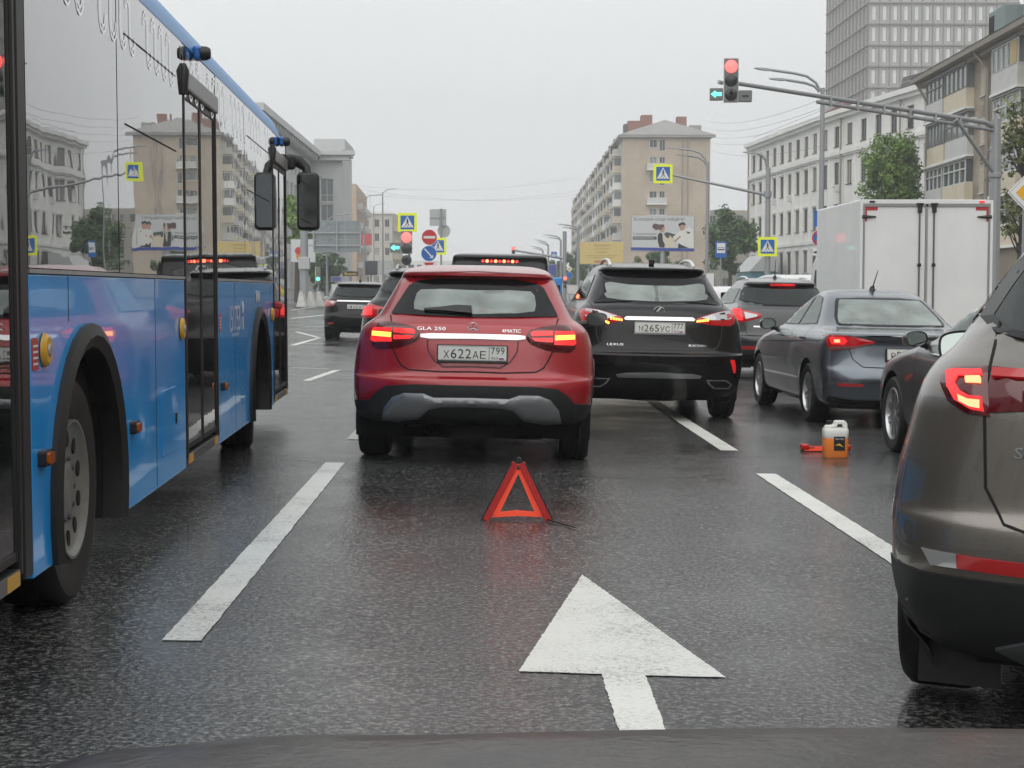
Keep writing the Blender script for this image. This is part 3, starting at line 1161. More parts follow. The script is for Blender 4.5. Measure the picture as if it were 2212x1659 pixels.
        # wheel wells and lips
        for (y, z, r) in getattr(s, 'arches', []):
            for sd in (-1, 1):
                n = 28
                ang = [R(-25) + (math.pi + R(50)) * k / n for k in range(n + 1)]
                xs_ = []
                for a in ang:
                    p, _ = s.skin(y + r * math.cos(a), max(z + r * math.sin(a), s.rows[0, 0] + .01), 'right' if sd > 0 else 'left')
                    xs_.append(abs(p.x))
                xo = max(xs_)
                if cladding:
                    prof = [(r + lip_w, -.004), (r + lip_w * .8, .012), (r + .004, .012), (r - .006, .004), (r - .006, -.03)]
                    vs = []
                    for k, a in enumerate(ang):
                        for (q, o) in prof:
                            vs.append((sd * (xs_[k] + o), y + q * math.cos(a), z + q * math.sin(a)))
                    m_ = len(prof)
                    fs = [(k * m_ + j, k * m_ + j + 1, (k + 1) * m_ + j + 1, (k + 1) * m_ + j) for k in range(n) for j in range(m_ - 1)]
                    MB().add(vs, fs).build('wheel_arch', lip or s.paint, s.root, smooth=True)
                vs = [(sd * (xo - .02), y + r * math.cos(a), z + r * math.sin(a)) for a in ang] + [(sd * (xo - .40), y + r * math.cos(a), z + r * math.sin(a)) for a in ang]
                fs = [(k, k + 1, n + 2 + k, n + 1 + k) for k in range(n)] + [tuple(n + 1 + k for k in range(n + 1))]
                MB().add(vs, fs).build('wheel_well', dark, s.root)
        # underbody
        y0, y1, w0 = s.rows[0, 1], s.rows[0, 2], s.rows[0, 3]
        MB().prism(chaikin([(-w0 * .8, y0 + .1), (w0 * .8, y0 + .1), (w0 * .8, y1 - .1), (-w0 * .8, y1 - .1)], 2), floor, floor + .10, 'xy').build('underbody', dark, s.root)
        return s
    def wheels(s, yr, yf, track, Rr=.345, W=.225, rim=.235, spokes=5, style='spoke', rm=None, steer=0.0):
        for y, st in ((yr, 0.0), (yf, steer)):
            for sd in (-1, 1):
                add_wheel(s.root, (sd * track, y, Rr), sd, Rr, W, rim, spokes, style, rm, st)
    def window(s, name, poly, view, glass_m, band=.035, mirror=False, hole=True, inner=None):
        """pane with a black ceramic border over a hole in the skin"""
        for sg in ((1, -1) if mirror else (1,)):
            vw = view
            pl = poly
            if sg < 0:
                if view in ('left', 'right'):
                    vw = 'right' if view == 'left' else 'left'
                else:
                    pl = [(-a, b) for a, b in poly]
            cx = sum(p[0] for p in pl) / len(pl)
            cz = sum(p[1] for p in pl) / len(pl)
            if inner is None:
                inn = []
                for p in pl:
                    d = Vector((p[0] - cx, p[1] - cz))
                    inn.append((p[0] - d.x / max(d.length, 1e-6) * band, p[1] - d.y / max(d.length, 1e-6) * band))
            else:
                inn = inner
            o = s.panel(name, inn, vw, glass_m, off=.006, grid=.06, skirt=.0)
            # border ring
            n = len(pl)
            vs, fs = [], []
            for i in range(n):
                a, b = Vector(pl[i]), Vector(pl[(i + 1) % n])
                c, d = Vector(inn[i]), Vector(inn[(i + 1) % n])
                k = max(1, int((b - a).length / .05))
                for j in range(k):
                    u0, u1 = j / k, (j + 1) / k
                    q = [a.lerp(b, u0), a.lerp(b, u1), c.lerp(d, u1), c.lerp(d, u0)]
                    # cross-cut so that wide bands follow the skin
                    kk = max(1, int((q[0] - q[3]).length / .06))
                    for l in range(kk):
                        w0_, w1_ = l / kk, (l + 1) / kk
                        qq = [q[0].lerp(q[3], w0_), q[1].lerp(q[2], w0_), q[1].lerp(q[2], w1_), q[0].lerp(q[3], w1_)]
                        bs_ = len(vs)
                        for e in qq:
                            p, nn = s.skin(e.x, e.y, vw)
                            vs.append(p + nn * .008)
                        fs.append((bs_, bs_ + 1, bs_ + 2, bs_ + 3))
            mbr = MB().add(vs, fs)
            ob = mbr.build('glass_border', frit, o, smooth=True)
            if hole:
                s.cut([(p[0] * .5 + q[0] * .5, p[1] * .5 + q[1] * .5) for p, q in zip(pl, inn)], vw)
        return o
    def plate(s, x, z, main, region, tilt=0.0, w=.52, h=.112, frame=black, partial=False):
        p, n = s.skin(x, z, 'rear')
        e = empty('number_plate', (x, p.y - .03, z), (tilt, 0, 0), s.root)
        MB().prism(rrect(-w / 2 - .010, w / 2 + .010, -h / 2 - .016, h / 2 + .008, .008), .026, -.002, 'xz').build('plate_frame', frame, e)
        MB().prism(rrect(-w / 2, w / 2, -h / 2, h / 2, .008), -.0025, -.005, 'xz').build('plate_sheet', plate_white, e)
        mb = MB()
        z0 = -h * .36
        # letters lower than digits, as on these plates
        x0 = -w / 2 + .035
        tot = .335
        adv = tot / len(main)
        for ch in main:
            big = ch.isdigit()
            hh = .076 if big else .058
            text_mb(mb, ch, x0 + adv * .08, z0, hh, -.0065, width=adv * (.80 if ch != '1' else .4))
            x0 += adv
        xr = w / 2 - .128
        mb.bx(xr - .006, xr - .002, -.0065, -.0055, -h / 2 + .004, h / 2 - .004)
        for k, ch in enumerate(region):
            text_mb(mb, ch, xr + .010 + k * .037, -.006, .056, -.0065, width=.030 if ch != '1' else .014)
        text_mb(mb, 'RUS', xr + .016, -h / 2 + .012, .020, -.0065, width=.048)
        mb.bx(-w / 2 + .008, w / 2 - .008, -.0065, -.0055, h / 2 - .0055, h / 2 - .004)
        mb.bx(-w / 2 + .008, w / 2 - .008, -.0065, -.0055, -h / 2 + .004, -h / 2 + .0055)
        mb.build('plate_lettering', ink, e)
        fl = MB().bx(xr + .072, xr + .108, -.0066, -.0055, -h / 2 + .024, -h / 2 + .031)
        fl.build('flag_white', white_print, e)
        MB().bx(xr + .072, xr + .108, -.0068, -.0055, -h / 2 + .017, -h / 2 + .0238).build('flag_blue', mat('flag_blue', (.01, .04, .3), .4), e)
        MB().bx(xr + .072, xr + .108, -.0068, -.0055, -h / 2 + .010, -h / 2 + .0168).build('flag_red', red_stick, e)
        return e
    def mirror(s, side, x, y, z, w=.22, h=.15, m=None, glass_m=None):
        """wing mirror, its glass facing the rear; x is where it meets the door"""
        e = empty('wing_mirror', (side * x, y, z), (R(-7), 0, side * R(-10)), s.root)
        x0, x1 = (.03, .03 + w) if side > 0 else (-.03 - w, -.03)
        out = chaikin([(x0, -h * .35), (x1 - side * 0 - (.03 if side > 0 else -0), -h * .5), (x1, h * .1), (x1 - .02, h * .45), (x0 + .01, h * .5)] if side > 0 else
                      [(x1, -h * .35), (x0 + .03, -h * .5), (x0, h * .1), (x0 + .02, h * .45), (x1 - .01, h * .5)], 3)
        cx = sum(p[0] for p in out) / len(out)
        cz = sum(p[1] for p in out) / len(out)
        vs, n = [], len(out)
        for (k, yy) in ((1.0, -.02), (1.02, .0), (.95, .06), (.75, .11), (.35, .14), (.02, .15)):
            vs += [(cx + (p[0] - cx) * k, yy, cz + (p[1] - cz) * k) for p in out]
        fs = [(j * n + i, j * n + (i + 1) % n, (j + 1) * n + (i + 1) % n, (j + 1) * n + i) for j in range(5) for i in range(n)]
        MB().add(vs, fs).build('mirror_shell', m or s.paint, e, smooth=True)
        MB().prism([(cx + (p[0] - cx) * .90, cz + (p[1] - cz) * .88) for p in out], -.008, -.012, 'xz').build('mirror_glass', glass_m or mirror_glass, e)
        MB().prism([(cx + (p[0] - cx) * .99, cz + (p[1] - cz) * .99) for p in out], -.004, -.0075, 'xz').build('mirror_rim', black, e)
        MB().tube([(-side * .06, .05, -h * .32), (side * .06, .05, -h * .25)], [.035, .03], 8).build('mirror_arm', black, e, smooth=True)
        return e
    def handle(s, y, z, view='left', m=None):
        p, n = s.skin(y, z, view)
        MB().tube([p + n * .005 + Vector((0, -.10, 0)), p + n * .03 + Vector((0, -.07, 0)), p + n * .03 + Vector((0, .07, 0)), p + n * .005 + Vector((0, .10, 0))],
                  .011, 8).build('door_handle', m or s.paint, s.root, smooth=True)
    def interior(s, belt, yr, yf, w, seats=True, roof=None):
        MB().bx(-w, w, yr, yf, .30, belt - .12).build('cabin_floor', cabin_mat, s.root)
        MB().prism([(-w, yf - .1), (w, yf - .1), (w, yf + .35), (-w, yf + .35)], belt - .14, belt - .03, 'xy').build('dashboard', cabin_mat, s.root, bevel=.03)
        def seat(x, y, hh):
            e = MB().box((x, y, belt - .05), (.46, .14, .34)).build('seat', cabin_mat, s.root, bevel=.05)
            MB().box((x, y + .02, belt + hh), (.25, .09, .17)).build('headrest', cabin_mat, e, bevel=.035)
        if seats:
            for x in (-.36, .36):
                seat(x, yf - .95, .20)
            MB().box((0, yr + .35, belt - .14), (1.15, .16, .22)).build('rear_bench', cabin_mat, s.root, bevel=.05)
            for x in (-.38, .38):
                MB().box((x, yr + .36, belt + .03), (.24, .09, .13)).build('headrest', cabin_mat, s.root, bevel=.035)
            MB().tube([(-.37, yf - .42, belt + .02)] * 1 + [(-.36, yf - .40, belt + .03)], .01, 6).build('steering_stalk', cabin_mat, s.root)
            MB().lathe([(.18, -.012), (.192, 0), (.18, .012), (.168, 0)], (-.37, yf - .36, belt - .02), 'y', 24, closed=True).build('steering_wheel', cabin_mat, s.root, smooth=True)
    def antenna(s, x, y, kind='fin', m=None):
        p, n = s.skin(x, y, 'top')
        if kind == 'fin':
            mb = MB().prism([(p.y - .09, p.z - .005), (p.y + .09, p.z - .005), (p.y - .03, p.z + .02), (p.y - .07, p.z + .06), (p.y - .09, p.z + .062)], p.x - .03, p.x + .03, 'yz')
            mb.build('antenna', m or s.paint, s.root, bevel=.012)
        else:
            mb = MB().tube([(p.x, p.y, p.z - .005), (p.x, p.y, p.z + .03), (p.x + .008, p.y - .02, p.z + .045)], [.04, .025, .012], 8)
            mb.tube([(p.x, p.y, p.z + .02), (p.x + kind[0], p.y - .03, p.z + kind[1])], [.008, .004], 6)
            mb.build('antenna', black, s.root, smooth=True)
    def rails(s, y0, y1, x, m=None, h=.05):
        for sd in (-1, 1):
            pts = []
            for k in range(9):
                y = y0 + (y1 - y0) * k / 8
                p, n = s.skin(sd * x, y, 'top')
                e = math.sin(math.pi * k / 8) ** .4 if 0 < k < 8 else 0
                pts.append((p.x, y, p.z + h * e))
            MB().tube(pts, .017, 8).build('roof_rail', m or alloy, s.root, smooth=True)

zA = lambda *ps: [(724.7 + x * .30238, 529.6 + y * .30238) for x, y in ps]
zB = lambda *ps: [(1198.5 + x * .25204, 529.6 + y * .25204) for x, y in ps]
zC = lambda *ps: [(1505.2 + x * .31955, 529.6 + y * .31955) for x, y in ps]
zD = lambda *ps: [(1839.6 + x * .6556, 473.8 + y * .6556) for x, y in ps]
def sym(right):
    """close a right-half outline (from the centre line round to the centre line) to a whole one"""
    return list(right) + [(-x, z) for x, z in reversed(right)]
INS = (0.02, 0.02, 0.02)
red_paint = mat('red_car_paint', (0.33, 0.006, 0.014), 0.22, metal=0.15, coat=0.8, droplets=0.25, inside=INS)
black_paint = mat('black_car_paint', (0.004, 0.004, 0.005), 0.25, spec=0.12, coat=0.6, droplets=0.15, inside=INS)
blue_grey_paint = mat('blue_grey_car_paint', (0.125, 0.145, 0.17), 0.22, metal=0.75, coat=1.0, droplets=0.3, inside=INS)
dark_grey_paint = mat('dark_grey_car_paint', (0.030, 0.032, 0.035), 0.3, metal=0.4, coat=1.0, droplets=0.3, inside=INS)
brown_paint = mat('brown_grey_car_paint', (0.17, 0.155, 0.138), 0.27, metal=0.7, coat=1.0, droplets=0.16, inside=INS)
graphite_paint = mat('graphite_car_paint', (0.035, 0.037, 0.040), 0.3, metal=0.5, coat=1.0, droplets=0.3, inside=INS)
white_paint = mat('white_car_paint', (0.72, 0.73, 0.73), 0.35, coat=0.6, inside=INS)
silver_trim = mat('silver_trim', (0.24, 0.25, 0.26), 0.35, metal=0.6)

# columns: z, rear y, front y, half width, rear corner depth, front corner depth
GLA = [(.325, .22, 4.20, .82, .35, .5), (.35, .14, 4.32, .87, .40, .6), (.395, .07, 4.40, .905, .42, .7), (.50, .02, 4.42, .925, .45, .75),
       (.60, .00, 4.42, .935, .48, .8), (.665, .01, 4.41, .94, .50, .8), (.69, .05, 4.40, .945, .50, .8), (.72, .07, 4.38, .945, .50, .8), (.80, .085, 4.33, .94, .50, .8),
       (.90, .10, 4.25, .93, .50, .8), (1.00, .12, 4.05, .905, .50, .8), (1.045, .135, 3.6, .885, .50, .7), (1.08, .16, 3.25, .855, .50, .6),
       (1.11, .20, 3.05, .815, .50, .5), (1.14, .25, 2.95, .775, .45, .45), (1.28, .45, 2.62, .70, .40, .4), (1.40, .62, 2.33, .645, .36, .4),
       (1.445, .685, 2.20, .622, .34, .4), (1.465, .63, 2.14, .61, .34, .4), (1.485, .63, 2.08, .60, .36, .4), (1.51, .75, 2.0, .575, .4, .4), (1.535, .95, 1.9, .52, .4, .4), (1.555, 1.2, 1.75, .40, .3, .3), (1.56, 1.4, 1.6, .15, .1, .1)]
def scaled(rows, L, H, W, lift=0.0):
    return [(z * H / 1.56 + lift * (1 - z / 1.56), yr * L / 4.42, yf * L / 4.42, w * W / .945, rb * W / .945, fb * W / .945) for z, yr, yf, w, rb, fb in rows]

# ------------------------------------------------------------------ red crossover straight ahead
c = Car('compact_crossover', 'red crossover with a silver bumper guard standing behind the upright warning triangle', 'car', -.10, 12.1, -1.8, GLA, red_paint)
ot = c.rear(zA((962, 240), (1260, 250), (1430, 275), (1485, 310), (1560, 455), (1588, 515), (1300, 520), (962, 518)))
it = c.rear(zA((962, 325), (1240, 325), (1395, 335), (1422, 365), (1432, 430), (1422, 478), (1300, 492), (962, 497)))
ot[0] = (0, ot[0][1]); ot[-1] = (0, ot[-1][1]); it[0] = (0, it[0][1]); it[-1] = (0, it[-1][1])
c.window('rear_window', sym(ot), 'rear', misted_glass, inner=sym(it))
c.window('windscreen', [(-.66, 1.16), (.66, 1.16), (.60, 1.30), (.53, 1.42), (-.53, 1.42), (-.60, 1.30)], 'front', clear_glass)
c.window('side_window', [(.85, 1.16), (2.60, 1.15), (2.85, 1.17), (2.25, 1.40), (1.05, 1.42)], 'left', tint_glass, mirror=True)
c.arch(.86, .36, .40); c.arch(3.52, .36, .40)
c.finish(lip=black, lip_w=.07)
c.interior(1.12, .75, 2.7, .62)
c.wheels(.86, 3.52, .80, .352, .245, .24, 5)
rl = c.rear(zA((1362, 640), (1395, 603), (1570, 570), (1675, 572), (1705, 650), (1712, 772), (1540, 765), (1410, 720), (1368, 685)))
for lamp in c.panel('tail_lamp', rl, 'rear', red_lens_dark, off=.006, bulge=.018, smooth=1, mirror=True):
    pass
lamps = [o for o in c.root.children if o.name.startswith('tail_lamp')]
for lamp, sg in zip(lamps[-2:], (1, -1)):
    m1 = lambda pts: [(sg * x, z) for x, z in c.rear(zA(*pts))]
    c.panel('lit_strip', m1([(1392, 632), (1415, 622), (1548, 622), (1545, 652), (1398, 656)]), 'rear', red_glow, off=.027, parent=lamp)
    c.panel('lit_strip', m1([(1398, 668), (1545, 668), (1545, 700), (1425, 690)]), 'rear', red_glow, off=.027, parent=lamp)
    c.panel('lit_block', m1([(1562, 622), (1690, 626), (1700, 645), (1706, 708), (1690, 722), (1556, 716)]), 'rear', red_glow, off=.026, parent=lamp)
    c.panel('lit_core', m1([(1564, 654), (1694, 650), (1697, 680), (1564, 684)]), 'rear', amber_hot, off=.030, parent=lamp)
ch = c.rear(zA((962, 636), (1290, 644), (1356, 652), (1354, 674), (1292, 681), (962, 670)))
ch[0] = (0, ch[0][1]); ch[-1] = (0, ch[-1][1])
c.panel('chrome_strip', sym(ch), 'rear', chrome, off=.014, grid=.2)
p0 = c.rear(zA((957, 592)))[0]
P, Nn = c.skin(0, p0[1], 'rear')
em = MB().lathe([(.040, -.004), (.044, -.010), (.0405, -.014), (.037, -.010), (.037, -.004)], (0, P.y, P.z), 'y', 32, closed=True)
for k in range(3):
    a = math.pi / 2 + k * 2 * math.pi / 3
    b1, b2 = a + math.pi / 3, a - math.pi / 3
    em.add([(.039 * math.cos(a), P.y - .008, P.z + .039 * math.sin(a)), (.009 * math.cos(b1), P.y - .008, P.z + .009 * math.sin(b1)), (0, P.y - .016, P.z), (.009 * math.cos(b2), P.y - .008, P.z + .009 * math.sin(b2))],
           [(0, 1, 2), (0, 2, 3)])
em.build('round_star_emblem', chrome, c.root)
q = c.rear(zA((685, 608), (1256, 627)))
c.text('model_lettering', 'GLA 250', q[0][0], q[0][1], .026, .22, chrome, off=.005)
c.text('drive_lettering', '4MATIC', q[1][0], q[1][1], .026, .145, chrome, off=.005)
pz = c.rear(zA((952, 765)))[0]
c.plate(0, pz[1] - .006, 'Х622АЕ', '799', tilt=R(-6))
hs_ = c.rear(zA((1592, 523), (1578, 568), (1550, 764), (1520, 825), (1485, 880), (1430, 908), (1200, 914), (962, 905)))
hs_[-1] = (0, hs_[-1][1])
c.line('hatch_seam', hs_, 'rear', .010, mirror=True)
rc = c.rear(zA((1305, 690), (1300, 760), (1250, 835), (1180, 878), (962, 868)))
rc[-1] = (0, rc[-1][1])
c.line('plate_recess_shade', rc, 'rear', .012, m=mat('red_shadow_line', (.10, .006, .008), .4), mirror=True)  # recess is not modelled; its shaded edge is a darker red line
bk = c.rear(zA((962, 1004), (1400, 1012), (1580, 1028), (1650, 1070), (1700, 1130)))
bk[0] = (0, bk[0][1])
c.panel('bumper_cladding', sym(bk + [(.93, bk[-1][1] - .02), (.92, .38), (.80, .3255), (0, .3255)]), 'rear', mat('grey_black_plastic', (.018, .019, .02), .5, noise=(40, .2)), off=.013)
sk = c.rear(zA((962, 1086), (1240, 1095), (1310, 1070), (1450, 1072), (1535, 1105), (1590, 1175), (1612, 1255), (1500, 1262), (1345, 1240), (1272, 1180), (1180, 1158), (962, 1150)))
sk[0] = (0, sk[0][1]); sk[-1] = (0, sk[-1][1])
c.panel('bumper_guard', sym(sk), 'rear', silver_trim, off=.026, bulge=.016, br=.03, grid=.03, skirt=.0)
wp = c.rear(zA((632, 468), (740, 460), (865, 445), (972, 450), (976, 503), (895, 497), (760, 484), (640, 480)))
c.panel('rear_wiper', wp, 'rear', black, off=.028, bulge=.006, skirt=-.015)
for sd in (1, -1):
    mrr = c.mirror(sd, .92 if sd > 0 else .76, 2.72, 1.10, .20, .14, glass_m=mat('dim_mirror', (.06, .065, .065), .05, metal=1.0))
MB().tube([(.12, .02, .02), (.16, .02, .0)], .012, 6).build('mirror_blinker', amber_hot, [o for o in c.root.children if o.name.startswith('wing_mirror')][0], (.085, -.02, -.03))
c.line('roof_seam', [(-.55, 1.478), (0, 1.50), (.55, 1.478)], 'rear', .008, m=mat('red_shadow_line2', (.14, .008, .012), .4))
MB().lathe([(.05, -.12), (.05, .12)], (-.32, .42, .27), 'y', 16).build('exhaust_pipe', alloy_dark, c.root)
MB().tube([(-.55, .62, .26), (.55, .62, .26)], .09, 12).build('silencer', dark, c.root)
gla = c

# ------------------------------------------------------------------ black premium crossover to its right
RX = [(.22, .36, 4.60, .80, .35, .5), (.30, .20, 4.75, .87, .40, .6), (.40, .10, 4.84, .905, .42, .7), (.52, .03, 4.88, .92, .45, .75),
      (.62, .00, 4.89, .925, .46, .8), (.71, .00, 4.88, .93, .46, .8), (.735, .045, 4.86, .93, .46, .8), (.80, .065, 4.84, .925, .46, .8), (.92, .08, 4.78, .915, .46, .8), (1.02, .09, 4.60, .90, .46, .8),
      (1.10, .105, 4.1, .875, .46, .8), (1.16, .15, 3.65, .84, .46, .6), (1.21, .21, 3.45, .79, .45, .5), (1.25, .29, 3.35, .75, .43, .45),
      (1.40, .50, 3.0, .675, .38, .4), (1.54, .70, 2.65, .61, .35, .4), (1.585, .77, 2.5, .59, .34, .4), (1.605, .70, 2.45, .58, .34, .4), (1.625, .70, 2.4, .57, .36, .4),
      (1.655, .90, 2.25, .53, .4, .4), (1.68, 1.2, 2.1, .45, .4, .4), (1.695, 1.5, 1.95, .32, .3, .2), (1.70, 1.65, 1.85, .12, .1, .1)]
c = Car('luxury_crossover', 'black crossover with an oval emblem and chrome bar beside the red car', 'car', 1.835, 16.65, 0.4, RX, black_paint)
ot = c.rear(zB((885, 238), (1150, 246), (1285, 262), (1335, 300), (1400, 425), (1438, 488), (1200, 496), (885, 494)))
it = c.rear(zB((885, 350), (1090, 350), (1235, 332), (1290, 345), (1318, 430), (1300, 470), (1200, 484), (885, 488)))
for l in (ot, it):
    l[0] = (0, l[0][1]); l[-1] = (0, l[-1][1])
c.window('rear_window', sym(ot), 'rear', misted_glass, inner=sym(it))
c.window('windscreen', [(-.68, 1.28), (.68, 1.28), (.62, 1.42), (.54, 1.55), (-.54, 1.55), (-.62, 1.42)], 'front', clear_glass)
c.window('side_window', [(.72, 1.28), (3.0, 1.24), (3.25, 1.27), (2.55, 1.54), (1.15, 1.55)], 'left', tint_glass, mirror=True)
c.arch(.95, .39, .43); c.arch(3.74, .39, .43)
c.finish(lip=black, lip_w=.05)
c.interior(1.22, .9, 3.05, .62)
c.wheels(.95, 3.74, .80, .375, .235, .25, 5, 'twin')
rl = c.rear(zB((1200, 637), (1290, 605), (1430, 568), (1520, 546), (1540, 600), (1530, 692), (1440, 694), (1330, 688), (1245, 668)))
c.panel('tail_lamp', rl, 'rear', red_lens, off=.006, bulge=.018, smooth=1, mirror=True)
lamps = [o for o in c.root.children if o.name.startswith('tail_lamp')]
for lamp, sg in zip(lamps[-2:], (1, -1)):
    m1 = lambda pts: [(sg * x, z) for x, z in c.rear(zB(*pts))]
    c.panel('clear_section', m1([(1255, 628), (1400, 590), (1490, 578), (1500, 640), (1440, 648), (1330, 646)]), 'rear', lamp_clear, off=.026, parent=lamp)
    c.panel('dark_section', m1([(1405, 600), (1448, 592), (1446, 648), (1412, 648)]), 'rear', frit, off=.028, parent=lamp)
    for k in range(5):
        x = 1214 + k * 21
        c.panel('indicator_light', m1([(x, 650 - k * 2.5), (x + 14, 646 - k * 2.5), (x + 15, 660 - k), (x + 2, 663 - k)]), 'rear', amber_hot, off=.030, parent=lamp, skirt=0)
ch = c.rear(zB((890, 618), (1180, 624), (1202, 640), (1190, 653), (890, 648)))
ch[0] = (0, ch[0][1]); ch[-1] = (0, ch[-1][1])
c.panel('chrome_strip', sym(ch), 'rear', chrome, off=.014, grid=.2)
ez = c.rear(zB((890, 560)))[0][1]
P, Nn = c.skin(0, ez, 'rear')
em = MB()
n = 36
oo = [(.060 * math.cos(2 * math.pi * k / n), .042 * math.sin(2 * math.pi * k / n)) for k in range(n)]
vs = [(x, P.y - .006, ez + z) for x, z in oo] + [(x * .93, P.y - .014, ez + z * .92) for x, z in oo] + [(x * .83, P.y - .006, ez + z * .80) for x, z in oo]
em.add(vs, [(j * n + k, j * n + (k + 1) % n, (j + 1) * n + (k + 1) % n, (j + 1) * n + k) for j in range(2) for k in range(n)])
em.prism([(.010, ez + .036), (.026, ez + .032), (-.014, ez - .012), (.040, ez - .012), (.030, ez - .027), (-.046, ez - .027)], P.y - .004, P.y - .014, 'xz')
em.build('oval_emblem', chrome, c.root)
q = c.rear(zB((518, 858), (1225, 872)))
c.text('maker_lettering', 'LEXUS', q[0][0], q[0][1], .024, .17, chrome, off=.005)
c.text('model_lettering', 'RX200t', q[1][0], q[1][1], .024, .19, chrome, off=.005)
pz = c.rear(zB((885, 708)))[0]
c.plate(0, pz[1], 'М265УС', '777', tilt=R(-5), frame=alloy_dark)
rf = c.rear(zB((1502, 985), (1538, 983), (1550, 1040), (1546, 1096), (1530, 1094)))
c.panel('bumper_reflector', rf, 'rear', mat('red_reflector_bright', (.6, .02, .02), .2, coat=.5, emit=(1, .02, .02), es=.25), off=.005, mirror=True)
ex = c.rear(zB((1295, 1150), (1470, 1152), (1518, 1190), (1488, 1226), (1358, 1226), (1320, 1195)))
for o in c.panel('exhaust_trim', ex, 'rear', chrome, off=.012, mirror=True):
    pass
exi = [(p[0] * .82 + sum(t[0] for t in ex) / 6 * .18, p[1] * .74 + sum(t[1] for t in ex) / 6 * .26) for p in ex]
for o in c.panel('exhaust_mouth', exi, 'rear', seam, off=.0145, mirror=True, skirt=0):
    pass
skd = c.rear(zB((890, 1090), (1180, 1104), (1255, 1120), (1240, 1138), (890, 1134)))
skd[0] = (0, skd[0][1]); skd[-1] = (0, skd[-1][1])
c.panel('bumper_guard', sym(skd), 'rear', mat('dull_silver', (.26, .27, .28), .3, metal=.6), off=.02, bulge=.012)
hs_ = c.rear(zB((1436, 500), (1428, 560), (1425, 780), (1400, 868), (1340, 904), (890, 900)))
hs_[-1] = (0, hs_[-1][1])
c.line('hatch_seam', hs_, 'rear', .008, m=mat('gap_grey', (.03, .03, .03), .6), mirror=True)
for sd in (1, -1):
    c.mirror(sd, .90, 3.1, 1.14, .21, .16)
c.rails(.92, 2.3, .46, mat('satin_silver', (.75, .76, .77), .35, metal=.5), .05)
c.antenna(0, 1.05)
rx = c

# ------------------------------------------------------------------ blue-grey saloon, rear three-quarter
SAL = [(.19, .30, 4.15, .74, .3, .5), (.27, .10, 4.32, .83, .36, .6), (.38, .04, 4.39, .85, .38, .7), (.50, .00, 4.40, .86, .40, .75), (.60, .02, 4.40, .865, .42, .8),
       (.64, .05, 4.38, .865, .42, .8), (.75, .07, 4.28, .86, .44, .8), (.86, .075, 3.95, .85, .46, .8), (.93, .06, 3.5, .83, .46, .7), (.965, .04, 3.3, .81, .46, .6), (.985, .07, 3.2, .795, .46, .55),
       (1.00, .20, 3.12, .775, .46, .5), (1.015, .42, 3.05, .755, .46, .45), (1.035, .66, 3.0, .735, .44, .4), (1.08, .80, 2.9, .705, .40, .4), (1.20, 1.03, 2.6, .64, .36, .4), (1.31, 1.24, 2.32, .575, .34, .4),
       (1.37, 1.38, 2.15, .535, .34, .38), (1.41, 1.52, 2.02, .49, .24, .24), (1.435, 1.60, 1.95, .40, .17, .17), (1.45, 1.68, 1.88, .2, .1, .1)]
SAL = [(z, yr, yf + .12 if z > 1.09 else yf, w, rb, fb) for z, yr, yf, w, rb, fb in SAL]
c = Car('saloon_car', 'blue-grey saloon with red lamps behind the plastic canister', 'car', 4.39, 16.25, 1.8, SAL, blue_grey_paint)
c.window('rear_window', chaikin([(-.56, 1.05), (.56, 1.05), (.60, 1.08), (.50, 1.30), (.46, 1.345), (-.46, 1.345), (-.50, 1.30), (-.60, 1.08)], 1), 'rear', misted_glass, band=.03)
c.window('windscreen', [(-.66, 1.05), (.66, 1.05), (.60, 1.2), (.50, 1.36), (-.50, 1.36), (-.60, 1.2)], 'front', clear_glass)
c.window('side_window', [(1.20, 1.06), (1.94, 1.035), (1.90, 1.37), (1.62, 1.35), (1.38, 1.22)], 'left', clear_glass, band=.02, mirror=True)
c.window('side_window', [(2.00, 1.035), (2.85, 1.03), (2.92, 1.05), (2.40, 1.33), (1.96, 1.37)], 'left', clear_glass, band=.02, mirror=True)
c.arch(1.02, .33, .365); c.arch(3.60, .33, .365)
c.finish(cladding=False)
c.interior(1.00, 1.3, 2.9, .60)
c.wheels(1.02, 3.60, .755, .32, .205, .215, 7, 'twin')
rl = c.rear(zC((852, 610), (905, 605), (1010, 612), (1120, 632), (1212, 655), (1185, 672), (1060, 702), (960, 708), (905, 712), (880, 670)))
rl = [(-abs(x), z) for x, z in rl]
c.panel('tail_lamp', rl, 'rear', red_lens, off=.005, bulge=.016, mirror=True)
lamps = [o for o in c.root.children if o.name.startswith('tail_lamp')][-2:]
for lamp, sg in zip(lamps, (-1, 1)):
    m1 = lambda pts: [(sg * abs(x), z) for x, z in c.rear(zC(*pts))]
    c.panel('lit_block', m1([(905, 625), (1000, 622), (1022, 645), (1000, 672), (920, 670)]), 'rear', red_glow, off=.024, parent=lamp)
    c.panel('lit_core', m1([(935, 638), (972, 636), (975, 656), (940, 658)]), 'rear', red_hot, off=.028, parent=lamp)
    c.panel('clear_section', m1([(905, 690), (1060, 686), (1180, 662), (1185, 670), (1060, 700), (908, 708)]), 'rear', mat('smoky_lens', (.12, .06, .06), .15, coat=.5), off=.024, parent=lamp)
pz = c.rear(zC((1279, 705)))[0]
c.plate(0, .775, 'Р537УХ', '799', tilt=R(-8))
c.panel('bumper_reflector', [(-abs(x), z) for x, z in c.rear(zC((950, 932), (1130, 940), (1128, 957), (955, 953)))], 'rear', red_refl, off=.004, mirror=True)
c.line('boot_seam', [(.62, .955), (.66, .90), (.60, .72), (.50, .64), (0, .63)], 'rear', .008, mirror=True)
c.line('boot_edge', [(-.62, .958), (0, .966), (.62, .958)], 'rear', .010, m=chrome, off=.004)
c.text('model_lettering', 'SOLARIS', -.30, .915, .026, .24, chrome, off=.005)
